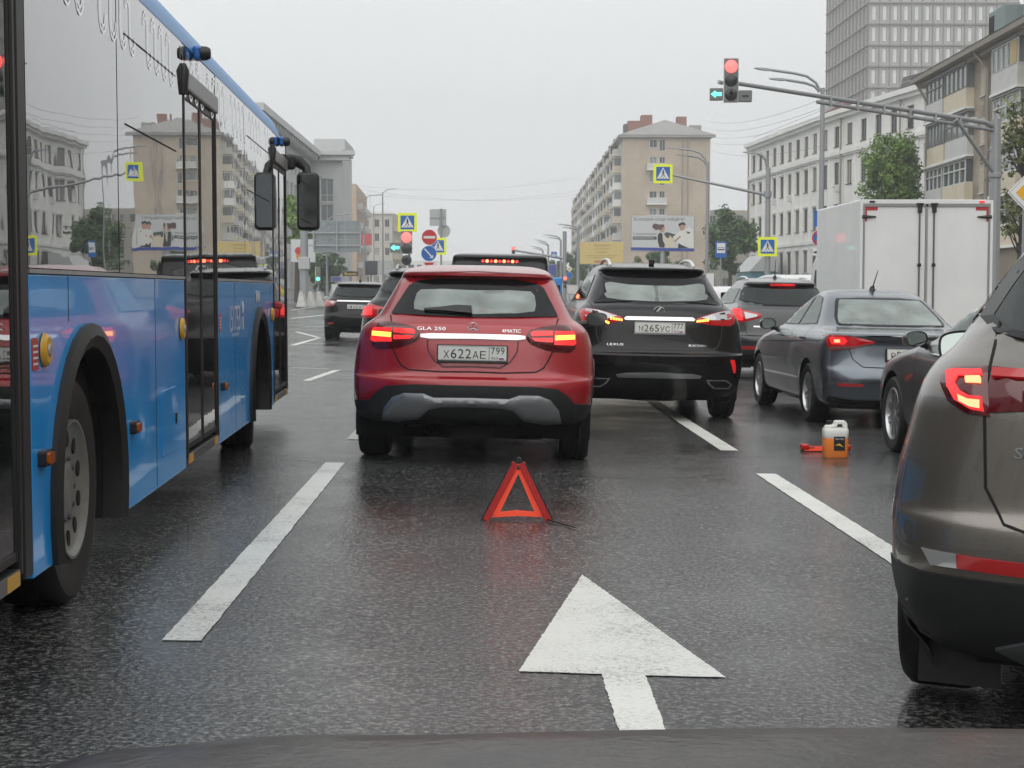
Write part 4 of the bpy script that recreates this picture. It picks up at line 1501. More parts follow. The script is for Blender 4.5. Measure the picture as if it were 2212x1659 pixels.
c.panel('bumper_insert', sym([(0, .30), (.60, .30), (.80, .33), (.84, .27), (.76, .205), (0, .205)]), 'rear', black, off=.005)
for y in (1.35, 2.42):
    c.handle(y, .90, 'left'); c.handle(y, .90, 'right')
c.line('door_seam', [(1.97, 1.03), (1.95, .60), (1.96, .32)], 'left', .007, mirror=True)
c.line('door_seam', [(2.98, 1.0), (2.98, .60), (2.92, .32)], 'left', .007, mirror=True)
c.line('door_seam', [(1.22, 1.04), (1.30, .80), (1.42, .50), (1.45, .32)], 'left', .007, mirror=True)
c.line('shoulder_crease_shade', [(.45, .90), (1.5, .86), (3.4, .80)], 'left', .012, m=mat('crease_shade_line', (.05, .06, .075), .4, metal=.5), mirror=True)  # darker strip on the flank stands in for shade along the crease
c.antenna(0, 1.62, (.05, .22))
for sd in (1, -1):
    c.mirror(sd, .80, 2.80, 1.02, .19, .14)
sol = c

# ------------------------------------------------------------------ dark grey crossover ahead of the saloon
c = Car('family_crossover', 'dark grey crossover with pale roof rails between the black car and the van body', 'car', 4.80, 25.0, 0.5, scaled(GLA, 4.52, 1.64, .90), dark_grey_paint)
c.window('rear_window', chaikin([(-.72, 1.19), (.72, 1.19), (.62, 1.46), (.55, 1.49), (-.55, 1.49), (-.62, 1.46)], 1), 'rear', tint_glass, band=.04)
c.window('side_window', [(.62, 1.24), (1.0, 1.22), (1.0, 1.44), (.85, 1.44)], 'left', clear_glass, band=.02, mirror=True)
c.window('side_window', [(1.06, 1.22), (2.6, 1.20), (2.85, 1.22), (2.3, 1.45), (1.06, 1.46)], 'left', clear_glass, band=.02, mirror=True)
c.window('windscreen', [(-.66, 1.22), (.66, 1.22), (.60, 1.38), (.50, 1.47), (-.50, 1.47), (-.60, 1.38)], 'front', clear_glass)
c.arch(.88, .36, .40); c.arch(3.55, .36, .40)
c.finish(lip=black, lip_w=.05)
c.interior(1.18, .8, 2.7, .6)
c.wheels(.88, 3.55, .78, .35, .23, .24, 5)
lm = [(-.92, 1.15), (-.80, 1.14), (-.42, 1.06), (-.44, 1.00), (-.70, .92), (-.90, .92)]
for lamp, sg in zip(c.panel('tail_lamp', lm, 'rear', red_lens, off=.006, bulge=.02, mirror=True), (1, -1)):
    c.panel('lit_block', [(sg * x, z) for x, z in [(-.88, 1.12), (-.72, 1.12), (-.70, .95), (-.86, .95)]], 'rear', red_glow, off=.03, parent=lamp)
    c.panel('clear_section', [(sg * x, z) for x, z in [(-.68, 1.08), (-.48, 1.04), (-.50, 1.01), (-.66, .97)]], 'rear', lamp_clear, off=.03, parent=lamp)
c.panel('brake_lamp', rrect(-.20, .20, 1.515, 1.545, .01), 'rear', red_glow, off=.008)
c.panel('bumper_reflector', rrect(-.80, -.45, .50, .55, .01), 'rear', red_refl, off=.006, mirror=True)
c.line('chrome_trim', [(-.55, .86), (.55, .86)], 'rear', .022, m=chrome, off=.008)
c.panel('bumper_cladding', sym([(0, .44), (.70, .44), (.88, .50), (.86, .24), (0, .22)]), 'rear', black, off=.006)
c.rails(1.05, 2.2, .50, mat('satin_silver', (.75, .76, .77), .35, metal=.5), .04)
c.antenna(-.02, 1.25, (.0, .30))
c.line('hatch_seam', [(.74, 1.18), (.72, .95), (.64, .72), (0, .70)], 'rear', .008, mirror=True)
kuga = c

# ------------------------------------------------------------------ graphite saloon mostly hidden by the brown car
c = Car('graphite_saloon', 'graphite saloon with multi-spoke wheels half hidden behind the brown crossover', 'car', 4.55, 10.15, 0.6,
        [(z, yr * 1.05, yf * 1.09, w * 1.06, rb, fb) for z, yr, yf, w, rb, fb in SAL], graphite_paint)
c.window('rear_window', chaikin([(-.56, 1.05), (.56, 1.05), (.60, 1.08), (.50, 1.30), (-.50, 1.30), (-.60, 1.08)], 1), 'rear', tint_glass, band=.03)
c.window('windscreen', [(-.66, 1.05), (.66, 1.05), (.60, 1.2), (.50, 1.36), (-.50, 1.36), (-.60, 1.2)], 'front', clear_glass)
c.window('side_window', [(1.25, 1.06), (2.06, 1.04), (2.02, 1.37), (1.70, 1.35), (1.44, 1.22)], 'left', clear_glass, band=.02, mirror=True)
c.window('side_window', [(2.12, 1.04), (3.08, 1.035), (3.14, 1.055), (2.60, 1.33), (2.08, 1.37)], 'left', clear_glass, band=.02, mirror=True)
c.arch(1.05, .34, .38); c.arch(3.87, .34, .38)
c.finish(cladding=False)
c.interior(1.00, 1.35, 3.1, .60)
c.wheels(1.05, 3.87, .80, .335, .225, .235, 10, 'spoke', alloy)
c.line('door_seam', [(2.10, 1.03), (2.08, .60), (2.09, .32)], 'left', .007, mirror=True)
c.line('door_seam', [(3.20, 1.0), (3.20, .60), (3.14, .32)], 'left', .007, mirror=True)
for y in (1.5, 2.6):
    c.handle(y, .90, 'left', chrome); c.handle(y, .90, 'right', chrome)
c.panel('tail_lamp', [(-.86, .92), (-.40, .90), (-.42, .80), (-.84, .78)], 'rear', red_lens, off=.006, bulge=.015, mirror=True)
for sd in (1, -1):
    c.mirror(sd, .83, 3.02, 1.02, .20, .14)
k5 = c

# ------------------------------------------------------------------ brown crossover cutting in at the right edge
SPO = [(.22, .34, 4.2, .80, .35, .5), (.30, .18, 4.35, .87, .40, .6), (.40, .08, 4.44, .905, .42, .7), (.50, .03, 4.47, .92, .43, .75), (.60, .00, 4.48, .925, .44, .8), (.68, .01, 4.47, .93, .45, .8),
       (.73, .035, 4.45, .93, .46, .8), (.85, .055, 4.40, .92, .48, .8), (.95, .07, 4.2, .90, .50, .8), (1.03, .085, 3.9, .885, .52, .75), (1.10, .11, 3.5, .865, .54, .6), (1.16, .16, 3.2, .83, .54, .5), (1.20, .22, 3.05, .79, .50, .45),
       (1.30, .38, 2.8, .73, .46, .4), (1.44, .58, 2.45, .66, .42, .4), (1.54, .72, 2.22, .605, .40, .4), (1.565, .66, 2.16, .59, .40, .4), (1.585, .66, 2.1, .57, .40, .4),
       (1.61, .85, 2.0, .52, .4, .4), (1.63, 1.15, 1.85, .42, .3, .3), (1.64, 1.4, 1.65, .2, .1, .1)]
c = Car('brown_crossover', 'wet brown-grey crossover cutting in at the edge with a lit hook-shaped tail lamp', 'car', 2.00, 4.36, -24, SPO, brown_paint, ns=90)
ot = chaikin([(-.74, 1.20), (.74, 1.20), (.64, 1.45), (.57, 1.53), (-.57, 1.53), (-.64, 1.45)], 2)
c.window('rear_window', ot, 'rear', tint_glass, band=.05)
c.window('side_window', [(.66, 1.28), (1.0, 1.20), (3.05, 1.16), (2.35, 1.48), (1.1, 1.50)], 'left', tint_glass, band=.03, mirror=True)
c.window('windscreen', [(-.66, 1.22), (.66, 1.22), (.60, 1.38), (.50, 1.52), (-.50, 1.52), (-.60, 1.38)], 'front', clear_glass)
c.arch(.90, .37, .42); c.arch(3.57, .37, .42)
c.finish(lip=mat('grey_black_plastic', (.018, .019, .02), .5), lip_w=.07)
c.interior(1.16, .8, 2.8, .62)
c.wheels(.90, 3.57, .815, .362, .245, .245, 5)
lamp_o = c.rear(zD((300, 505), (330, 490), (452, 486), (458, 652), (380, 640), (320, 600), (295, 540)))
hx = lamp_o[2][0]
lo = [(-abs(x), z) for x, z in lamp_o]
for lamp, sg in zip(c.panel('tail_lamp', lo, 'rear', red_lens_dark, off=.006, bulge=.014, grid=.03, mirror=True), (1, -1)):
    f = lambda pts: [(sg * -abs(x), z) for x, z in c.rear(zD(*pts))]
    c.panel('lit_hook', f([(322, 512), (345, 505), (436, 508), (436, 524), (362, 526), (352, 545), (368, 572), (400, 588), (436, 590), (438, 636), (400, 630), (352, 602), (328, 560)]), 'rear', red_glow, off=.022, grid=.02, parent=lamp)
    c.panel('lit_core', f([(385, 529), (432, 528), (432, 546), (388, 547)]), 'rear', red_hot, off=.025, grid=.02, parent=lamp, skirt=0)
    c.panel('lit_core', f([(362, 585), (395, 600), (432, 603), (432, 628), (398, 622), (366, 606)]), 'rear', red_hot, off=.025, grid=.02, parent=lamp, skirt=0)
zt, zb = lo[2][1], lo[3][1]
hx = abs(lo[2][0])
bar = [(-hx + .012, zt), (-hx + .012, zb + .012), (-.45, zb + .03), (-.30, zt - .055), (.30, zt - .055), (.45, zb + .03), (hx - .012, zb + .012), (hx - .012, zt), (.4, zt - .01), (-.4, zt - .01)]
br = c.panel('lamp_bar', bar, 'rear', red_lens_dark, off=.006, bulge=.012)
c.panel('bar_upper', [(-hx + .02, zt - .012), (-hx + .02, zt - .035), (hx - .02, zt - .035), (hx - .02, zt - .012)], 'rear', red_lens, off=.02, parent=br)
c.line('hatch_seam', [(-hx + .004, zt + .16), (-hx + .004, zb), (-hx + .02, .80), (-hx + .08, .70), (-.40, .66), (0, .655)], 'rear', .008)
c.line('hatch_seam', [(hx - .004, zt + .16), (hx - .004, zb), (hx - .02, .80), (hx - .08, .70), (.40, .66), (0, .655)], 'rear', .008)
c.text('model_lettering', 'SPORTAGE', -hx + .10, zb - .115, .034, .30, chrome, off=.006, center=False)
rf = c.rear(zD((232, 1080), (345, 1103), (348, 1148), (262, 1135)))
rfx = [(-abs(x), z) for x, z in rf]
zr = sum(p[1] for p in rf) / 4
fogz = (min(p[1] for p in rf), max(p[1] for p in rf))
c.panel('reversing_lamp', rfx, 'rear', lamp_clear, off=.006, mirror=True)
xr_ = abs(rf[1][0])
c.panel('fog_lamp', [(-xr_ + .003, rf[1][1]), (-xr_ + .003, rf[2][1]), (-.25, rf[2][1] - .01), (-.25, rf[1][1] - .01)], 'rear', red_refl, off=.006, mirror=True)
c.panel('bumper_cladding', sym([(0, rf[2][1] - .03), (.45, rf[2][1] - .03), (.80, rf[2][1] - .03), (.93, rf[2][1] - .01), (.92, .34), (.82, .235), (0, .235)]), 'rear', mat('grey_black_plastic', (.018, .019, .02), .5), off=.006)
c.panel('skid_plate', sym([(0, .36), (.45, .36), (.58, .30), (.50, .24), (0, .24)]), 'rear', silver_trim, off=.014)
for sd in (1, -1):
    c.mirror(sd, .87, 2.82, 1.10, .25, .19)
c.handle(1.35, .98, 'left'); c.handle(2.45, .98, 'left'); c.handle(1.35, .98, 'right'); c.handle(2.45, .98, 'right')
for sd in (-1, 1):
    MB().bx(sd * .72 - .13, sd * .72 + .13, .50, .512, .10, .42).build('mud_flap', rubber, c.root)
MB().prism(chaikin([(.30, .26), (.55, .16), (1.3, .15), (3.9, .16), (4.1, .28), (.4, .36)], 1), -.66, .66, 'yz').build('under_shade_block', dark, c.root)  # dark block added so the shadow under the car reads black
MB().tube([(.52, .10, .25), (.52, .6, .24)], .035, 10).build('exhaust_pipe', alloy_dark, c.root, smooth=True)
spo = c

# ------------------------------------------------------------------ farther cars
c = Car('tall_boxy_suv', 'tall black boxy off-roader with a lit roof-edge brake lamp beyond the red car', 'car', .28, 30.0, -1.0,
        [(.30, .15, 4.6, .85, .1, .2), (.45, .03, 4.72, .92, .12, .25), (.60, 0, 4.75, .94, .14, .3), (.90, .02, 4.7, .945, .14, .3), (1.15, .04, 4.6, .945, .14, .3), (1.22, .06, 3.7, .93, .14, .3), (1.28, .08, 3.5, .90, .14, .2),
         (1.60, .16, 3.3, .92, .14, .15), (1.90, .24, 3.1, .90, .14, .15), (1.97, .22, 3.05, .885, .14, .15), (2.01, .28, 2.95, .84, .14, .14), (2.045, .55, 2.7, .65, .14, .14), (2.055, .9, 2.4, .25, .1, .1)], black_paint, nr=5, nf=5)
c.window('rear_window', chaikin([(-.72, 1.36), (.72, 1.36), (.68, 1.86), (-.68, 1.86)], 1), 'rear', tint_glass, band=.03)
c.window('windscreen', [(-.72, 1.34), (.72, 1.34), (.68, 1.86), (-.68, 1.86)], 'front', clear_glass)
c.window('side_window', [(.40, 1.36), (1.35, 1.36), (1.35, 1.86), (.45, 1.86)], 'left', tint_glass, band=.02, mirror=True)
c.window('side_window', [(1.43, 1.36), (2.25, 1.36), (2.25, 1.86), (1.43, 1.86)], 'left', tint_glass, band=.02, mirror=True)
c.window('side_window', [(2.33, 1.36), (3.2, 1.36), (3.0, 1.86), (2.33, 1.86)], 'left', tint_glass, band=.02, mirror=True)
c.arch(.95, .42, .46); c.arch(3.8, .42, .46)
c.finish(lip=black, lip_w=.06)
c.wheels(.95, 3.8, .80, .40, .26, .26, 5)
for k in range(9):
    c.panel('brake_light', circ(-.32 + k * .08, 1.895, .032, 10), 'rear', red_hot if k % 2 else red_glow, off=.02)
c.panel('tail_lamp', rrect(-.88, -.66, .62, .78, .02), 'rear', red_glow, off=.01, mirror=True)
c.interior(1.30, .5, 3.1, .68)
for sd in (1, -1):
    c.mirror(sd, .93, 2.95, 1.30, .24, .24, m=black)

c = Car('dark_crossover', 'dark crossover whose roof and one red lamp show past the red car', 'car', -.80, 22.0, 0.3, scaled(RX, 4.64 * 4.42 / 4.89, 1.66 * 1.56 / 1.70, .925 * .945 / .93), black_paint)
c.window('rear_window', chaikin([(-.70, 1.24), (.70, 1.24), (.58, 1.53), (-.58, 1.53)], 1), 'rear', tint_glass, band=.04)
c.window('side_window', [(.85, 1.24), (2.7, 1.21), (2.95, 1.23), (2.35, 1.50), (1.2, 1.51)], 'left', tint_glass, band=.03, mirror=True)
c.arch(.92, .37, .41); c.arch(3.58, .37, .41)
c.finish(lip=black, lip_w=.05)
c.wheels(.92, 3.58, .79, .36, .23, .245, 5)
for lamp, sg in zip(c.panel('tail_lamp', [(-.93, 1.10), (-.80, 1.13), (-.50, 1.06), (-.55, .96), (-.92, .92)], 'rear', red_lens, off=.006, bulge=.02, mirror=True), (1, -1)):
    c.panel('lit_block', [(sg * x, z) for x, z in [(-.90, 1.07), (-.74, 1.08), (-.74, .97), (-.90, .96)]], 'rear', red_glow, off=.03, parent=lamp)
c.interior(1.18, .8, 2.8, .6)
c.rails(.95, 2.2, .46, alloy, .05)

c = Car('black_hatchback', 'small black hatchback far off on the left beside the bus', 'car', -3.15, 40.0, 1.5, scaled(GLA, 4.40, 1.50, .87), black_paint)
c.window('rear_window', chaikin([(-.66, 1.10), (.66, 1.10), (.56, 1.36), (-.56, 1.36)], 1), 'rear', tint_glass, band=.04)
c.window('side_window', [(.9, 1.12), (2.6, 1.10), (2.85, 1.12), (2.25, 1.34), (1.05, 1.36)], 'left', tint_glass, band=.03, mirror=True)
c.arch(.86, .33, .37); c.arch(3.5, .33, .37)
c.finish(lip=black_paint, lip_w=.03)
c.wheels(.86, 3.5, .75, .32, .215, .22, 5)
for lamp, sg in zip(c.panel('tail_lamp', [(-.86, .98), (-.80, 1.02), (-.52, .99), (-.60, .88), (-.85, .84)], 'rear', mat('pink_lens', (.45, .16, .16), .2, coat=.4), off=.006, bulge=.02, mirror=True), (1, -1)):
    c.panel('clear_section', [(sg * x, z) for x, z in [(-.70, .98), (-.56, .98), (-.62, .91)]], 'rear', lamp_clear, off=.03, parent=lamp)
c.line('chrome_trim', [(-.52, 1.0), (.52, 1.0)], 'rear', .03, m=chrome, off=.008)
c.plate(0, .86, 'Н162ОР', '777')
c.panel('bumper_reflector', rrect(-.75, -.60, .42, .46, .008), 'rear', red_refl, off=.006, mirror=True)
c.antenna(0, 1.2, (.0, .18))
c.mirror(-1, .84, 2.65, 1.05, .19, .14, m=black); c.mirror(1, .84, 2.65, 1.05, .19, .14, m=black)
c.interior(1.08, .8, 2.7, .55)

# ================================================================== SMALL THINGS ON THE ROAD
tri_red = mat('triangle_red_reflector', (0.50, 0.012, 0.012), 0.25, coat=0.4, noise=(90, .15))
tri_orange = mat('triangle_fluorescent', (0.95, 0.085, 0.035), 0.5, emit=(1.0, 0.10, 0.05), es=0.18)
# upright warning triangle
pL, pR = gp(1042, 1124), gp(1192, 1127)
mid = (pL + pR) / 2
W = (pR - pL).length
px_m = FPX / mid.y
Ht = (1125 - 985) / px_m
t = thing('warning_triangle', 'upright red warning triangle standing open on the wet road', 'warning triangle', mid, math.atan2(pR.y - pL.y, pR.x - pL.x))
def bar(a, b, w, th, y):
    a, b = Vector(a), Vector(b)
    d = (b - a).normalized()
    n_ = Vector((-d.y, d.x)) * w / 2
    return [tuple(a + n_), tuple(a - n_), tuple(b - n_), tuple(b + n_)]
apex = (W * .02, Ht)
hw = W / 2
for sx in (-1, 1):
    a, b = (sx * (hw - .018), .004), (apex[0] + sx * .016, Ht - .035)
    e = MB().prism(bar(a, b, .042, 0, 0), -.011, .011, 'xz').build('side_arm', tri_red, t, bevel=.003)
    o = 1 if sx > 0 else -1
    MB().prism([(a[0] + sx * .022, a[1]), (b[0] + sx * .020, b[1]), (b[0] + sx * .027, b[1]), (a[0] + sx * .029, a[1])], -.014, .016, 'xz').build('arm_edge', black, e)
    MB().prism(bar((sx * (hw - .07), .03), (apex[0] + sx * .012, Ht * .80), .042, 0, 0), .012, .0165, 'xz').build('fluorescent_strip', tri_orange, t)
bp = [(-hw + .045, .018), (-hw + .10, .052), (0, .062), (hw - .10, .052), (hw - .045, .020), (0, .028)]
MB().prism(bp, .017, .0215, 'xz').build('fluorescent_strip', tri_orange, t)
MB().prism([(apex[0] - .026, Ht - .035), (apex[0] + .028, Ht - .035), (apex[0] + .014, Ht - .004), (apex[0] - .004, Ht)], -.016, .018, 'xz').build('apex_cap', black, t, bevel=.004)
MB().tube([(hw - .03, .0, .012), (hw + .04, -.12, .006), (hw + .13, -.28, .004)], .004, 6).build('wire_leg', black, t)
MB().tube([(-hw + .03, .0, .012), (-hw + .02, .12, .006), (-hw - .02, .26, .004)], .004, 6).build('wire_leg', black, t)
MB().tube([(hw - .045, .008, .075), (hw - .03, -.012, .08)], .008, 6).build('arm_catch', tri_red, t)

# canister of orange liquid
zG = lambda x, y: (1505.2 + x * .31955, 529.6 + y * .31955)
cb = gp(*zG(935, 1432))
k_ = FPX / cb.y
cw, chh, cd = 165 * .31955 / k_, 250 * .31955 / k_, 125 * .31955 / k_
t = thing('canister', 'translucent plastic canister half full of orange liquid standing on the road', 'canister', cb, R(-3))
wt = glass('canister_plastic', (0.62, 0.62, 0.60), ior=1.4, rough=.2, mist=0.62)
milky = mat('milky_plastic', (0.78, 0.78, 0.75), 0.35, coat=0.2)
liquid = mat('orange_liquid', (0.78, 0.22, 0.035), 0.25, coat=0.2)
def rbox(w, d, z0, z1, r, taper=1.0):
    o = rrect(-w / 2, w / 2, -d / 2, d / 2, r, 4)
    n = len(o)
    zs = [(z0, .94), (z0 + .012, 1.0), (z1 - .012, 1.0), (z1, .97 * taper)]
    mb = MB()
    mb.add([(x * k, y * k, z) for z, k in zs for x, y in o],
           [(j * n + i, j * n + (i + 1) % n, (j + 1) * n + (i + 1) % n, (j + 1) * n + i) for j in range(3) for i in range(n)] + [tuple(range(n)), tuple(range(3 * n, 4 * n))])
    return mb
rbox(cw, cd, 0, chh * .53, .03).build('liquid_part', liquid, t, smooth=True)
rbox(cw * 1.003, cd * 1.003, chh * .532, chh * .80, .03, .96).build('upper_shell', milky, t, smooth=True)
hp = [(-cw * .48, chh * .80), (-cw * .40, chh * .88), (-cw * .10, chh * .90), (-cw * .05, chh * 1.0), (cw * .36, chh * 1.0), (cw * .46, chh * .93), (cw * .48, chh * .80),
      (cw * .30, chh * .80), (cw * .27, chh * .905), (cw * .06, chh * .905), (cw * .03, chh * .82), (-cw * .2, chh * .80)]
MB().prism(hp, -cd * .22, cd * .22, 'xz').build('handle', milky, t, bevel=.008)
MB().lathe([(.001, .035), (.024, .035), (.026, 0)], (-cw * .26, 0, chh * .885), 'z', 16).build('screw_cap', black, t, smooth=True)
lb = MB().bx(-cw * .12, cw * .33, -cd / 2 - .004, -cd / 2 - .001, chh * .20, chh * .58).build('paper_label', black, t)
MB().prism([(-cw * .08, chh * .34), (cw * .10, chh * .40), (cw * .28, chh * .30), (cw * .08, chh * .34)], -cd / 2 - .0055, -cd / 2 - .0045, 'xz').build('label_print', mat('label_yellow', (.7, .45, .05), .4), lb)
mb = MB()
text_mb(mb, 'Clear Way', cw * .105, chh * .50, .016, -cd / 2 - .006, width=cw * .34, center=True)
mb.build('label_lettering', white_print, lb)

# second triangle lying flat behind the canister
fb_ = gp(*zG(895, 1408))
kk = FPX / fb_.y
t = thing('folded_triangle', 'red warning triangle lying flat on the road behind the canister', 'warning triangle', fb_ + Vector((0, .18, 0)), 0)
l_, r_ = (728 - 895) * .31955 / kk, (1062 - 895) * .31955 / kk
MB().bx(l_, r_, -.05, .02, .006, .028).build('base_bar', black, t, bevel=.004)
MB().prism([(l_, 0), (l_ + .04, .05), (l_ + .20, .06), (r_ - .1, .055), (r_, .03), (r_, -.03), (l_ + .05, -.06)], .030, .046, 'xy').build('reflector_arm', tri_red, t, bevel=.004)
MB().bx(l_ + .02, l_ + .30, -.055, -.052, .010, .045).build('fluorescent_strip', tri_orange, t)
MB().box((l_ + .03, -.02, .045), (.07, .10, .05)).build('arm_joint', tri_red, t, bevel=.012)
MB().box((r_ - .02, -.03, .04), (.05, .08, .045)).build('arm_joint', tri_red, t, bevel=.01)

# ================================================================== OWN CAR'S BONNET
hood_m = mat('wet_bonnet_paint', (0.026, 0.022, 0.019), 0.42, spec=0.25, coat=0.22, coat_rough=.10, noise=(14, .6), bump=(60, .35, .004))
t = thing('car_bonnet', 'dark rain-spotted bonnet along the bottom edge of the view', 'car', (0.33, 0, gz(.33)))
mb = MB()
nx, ny = 40, 16
for j in range(ny + 1):
    y = .95 + .95 * j / ny
    for i in range(nx + 1):
        u = -1 + 2 * i / nx
        w = .95 - .10 * (j / ny) ** 2
        z = .938 - .055 * ((y - .95) / .95) ** 2 - .20 * max(0, (y - 1.62) / .28) ** 2 - .03 * u * u - .20 * max(0, abs(u) - .84) ** 1.0 / .16 * .5
        z += .006 * math.exp(-((abs(u) - .60) / .10) ** 2)
        mb.v.append((u * w, y, z))
mb.f = [(j * (nx + 1) + i, j * (nx + 1) + i + 1, (j + 1) * (nx + 1) + i + 1, (j + 1) * (nx + 1) + i) for j in range(ny) for i in range(nx)]
mb.m = [0] * len(mb.f)
mb.build('bonnet', hood_m, t, smooth=True)
MB().prism(chaikin([(-.72, .6), (.72, .6), (.72, 1.86), (.60, 1.98), (-.60, 1.98), (-.72, 1.86)], 2), .25, .66, 'xy').build('front_bumper', hood_m, t, smooth=True)
MB().bx(-.70, .70, .5, 1.80, .40, .76).build('engine_bay', dark, t)
for sd in (-1, 1):
    add_wheel(t, (sd * .74, 1.15, .34), sd, .34, .22, .22, 5)
    MB().prism(chaikin([(sd * .52, 1.72), (sd * .74, 1.60), (sd * .76, 1.72), (sd * .56, 1.86)], 2), .66, .745, 'xy').build('headlamp', lamp_clear, t, smooth=True)

# ================================================================== BOX VAN
zE = lambda x, y: (1505.2 + x * .40321, y * .40321)
truck_white = mat('van_body_white', (0.76, 0.77, 0.765), 0.42, noise=(0.9, .07), coat=.2)
grey_rail = mat('grey_rail', (0.30, 0.30, 0.30), 0.45, metal=.3)
TY = 27.6
xl, xr2 = (1858 - VPX) / FPX * TY, (2146 - VPX) / FPX * TY
ztop = CAM_H + (625 - 431) / FPX * TY
t = thing('box_van', 'white box van with two closed rear doors and lock rods', 'van', ((xl + xr2) / 2, TY, gz(7.6)))
BWd = (xr2 - xl)
g0 = gz(7.6)
zt_, zb_ = ztop - g0, .72
MB().bx(-BWd / 2, BWd / 2, .06, 3.6, zb_, zt_).build('cargo_box', truck_white, t, bevel=.03)
# rear frame, doors, rods
f = MB().bx(-BWd / 2, -BWd / 2 + .045, -.02, .058, zb_, zt_ - .012)
f.bx(BWd / 2 - .045, BWd / 2, -.02, .058, zb_, zt_ - .012)
f.bx(-BWd / 2 + .046, BWd / 2 - .046, -.02, .058, zt_ - .075, zt_ - .012)
f.bx(-BWd / 2 + .046, BWd / 2 - .046, -.02, .058, zb_, zb_ + .08)
f.build('rear_frame', truck_white, t)
for sd in (-1, 1):
    x0, x1 = (-BWd / 2 + .05, -.02) if sd < 0 else (.02, BWd / 2 - .05)
    d = MB().bx(x0, x1, -.005, .055, zb_ + .09, zt_ - .13).build('door', truck_white, t, bevel=.006)
    cx_ = x1 if sd < 0 else x0
    e_ = -sd
    ho = x0 if sd < 0 else x1
    MB().bx(ho, ho - sd * .03, -.022, -.006, zb_ + .09, zt_ - .13).build('door_edge_rail', grey_rail, d)
    rx_ = -sd * -.12
    rod = MB().tube([(sd * .125, -.028, zb_ + .10), (sd * .125, -.028, zt_ - .10)], .014, 8).build('lock_rod', alloy_dark, d)
    MB().box((sd * .125, -.036, zt_ - .15), (.07, .05, .16)).build('rod_cam', black, d, bevel=.01)
    MB().box((sd * .125, -.036, zt_ - .085), (.12, .05, .04)).build('rod_bracket', black, d, bevel=.01)
    MB().box((sd * .125, -.036, zt_ - 1.13), (.065, .05, .065)).build('rod_handle', black, d, bevel=.02)
    MB().tube([(ho + sd * .02, -.03, zt_ - .30), (ho - sd * .03, -.03, zt_ - .30), (ho - sd * .22, -.02, zt_ - .30)], [.03, .028, .012], 8).build('hinge', black, d, smooth=True)
    xx = BWd / 2 - .06
    MB().prism([(sd * xx, zt_ - .13), (sd * (xx - .24), zt_ - .13), (sd * (xx - .24), zt_ - .19), (sd * (xx - .055), zt_ - .19), (sd * (xx - .055), zt_ - .38), (sd * xx, zt_ - .38)], -.008, -.0105, 'xz').build('corner_reflector', red_stick, d)
    MB().box((sd * (BWd / 2 - .20), -.026, zt_ - .042), (.09, .02, .03)).build('marker_lamp', red_glow if sd > 0 else black, t)
MB().bx(-.019, .019, -.024, -.001, zb_ + .09, zt_ - .085).build('centre_seal', grey_rail, t)
MB().bx(-BWd / 2 + .046, BWd / 2 - .046, -.024, -.0205, zt_ - .125, zt_ - .082).build('top_seal', grey_rail, t)
MB().bx(-.95, .95, .1, 5.2, .45, .70).build('chassis', dark, t)
MB().bx(-BWd / 2, BWd / 2, .0, .08, .50, .62).build('rear_bumper', steel_grey, t, bevel=.01)
for sd in (-1, 1):
    MB().box((sd * .9, -.01, .68 - .12), (.30, .03, .12)).build('tail_lamp', red_lens, t, bevel=.01)
    for y in (1.0, 4.6):
        add_wheel(t, (sd * .85, y, .36), sd, .36, .22, .22, 6)
cabp = [(3.75, .5), (5.55, .5), (5.6, 1.0), (5.45, 1.25), (4.95, 2.05), (4.7, 2.15), (3.75, 2.15)]
cab = MB().prism(cabp, -.95, .95, 'yz').build('cab', truck_white, t, bevel=.05)
MB().prism([(4.1, 1.25), (4.95, 1.25), (4.65, 1.9), (4.1, 1.9)], -.953, -.958, 'yz').build('side_window', frit, cab)
MB().prism([(4.1, 1.25), (4.95, 1.25), (4.65, 1.9), (4.1, 1.9)], .953, .958, 'yz').build('side_window', frit, cab)

# white vehicles farther along the kerb
def white_van(name, label, X, Y, rz, W, H, L, group=None):
    t = thing(name, label, 'van', (X, Y, gz(X)), rz, group)
    prof = chaikin([(0, .35), (-.02, 1.0), (.15, H - .12), (.35, H), (L - 1.7, H), (L - 1.1, H - .12), (L - .45, H * .56), (L, H * .50), (L + .02, .35)], 2)
    b = MB().prism(prof, -W / 2, W / 2, 'yz').build('body', white_paint, t, bevel=.06)
    MB().prism(rrect(-W * .36, W * .36, H * .55, H * .86, .05), -.02 + .10, .02, 'xz').build('rear_window', frit, t)
    for sd in (-1, 1):
        MB().prism([(.5, H * .56), (L * .42, H * .56), (L * .42, H * .86), (.6, H * .86)], sd * (W / 2 + .003), sd * (W / 2 + .006), 'yz').build('side_window', frit, t)
        MB().prism([(L * .45, H * .56), (L - .9, H * .56), (L - 1.25, H * .85), (L * .45, H * .86)], sd * (W / 2 + .003), sd * (W / 2 + .006), 'yz').build('side_window', frit, t)
        MB().bx(sd * (W / 2 - .14), sd * (W / 2 - .02), -.04, .05, .8, 1.15).build('tail_lamp', red_lens, t)
        for y in (.8, L - .9):
            add_wheel(t, (sd * (W / 2 - .09), y, .33), sd, .33, .2, .21, 5)
    return t
white_van('white_van', 'white van seen over the dark grey crossover, nose against the box van', 9.0, 43.0, R(2), 1.85, 1.95, 4.6)
white_van('white_van', 'low white car roof glimpsed between the two dark crossovers', 9.9, 62.0, R(2), 1.8, 1.66, 4.4)

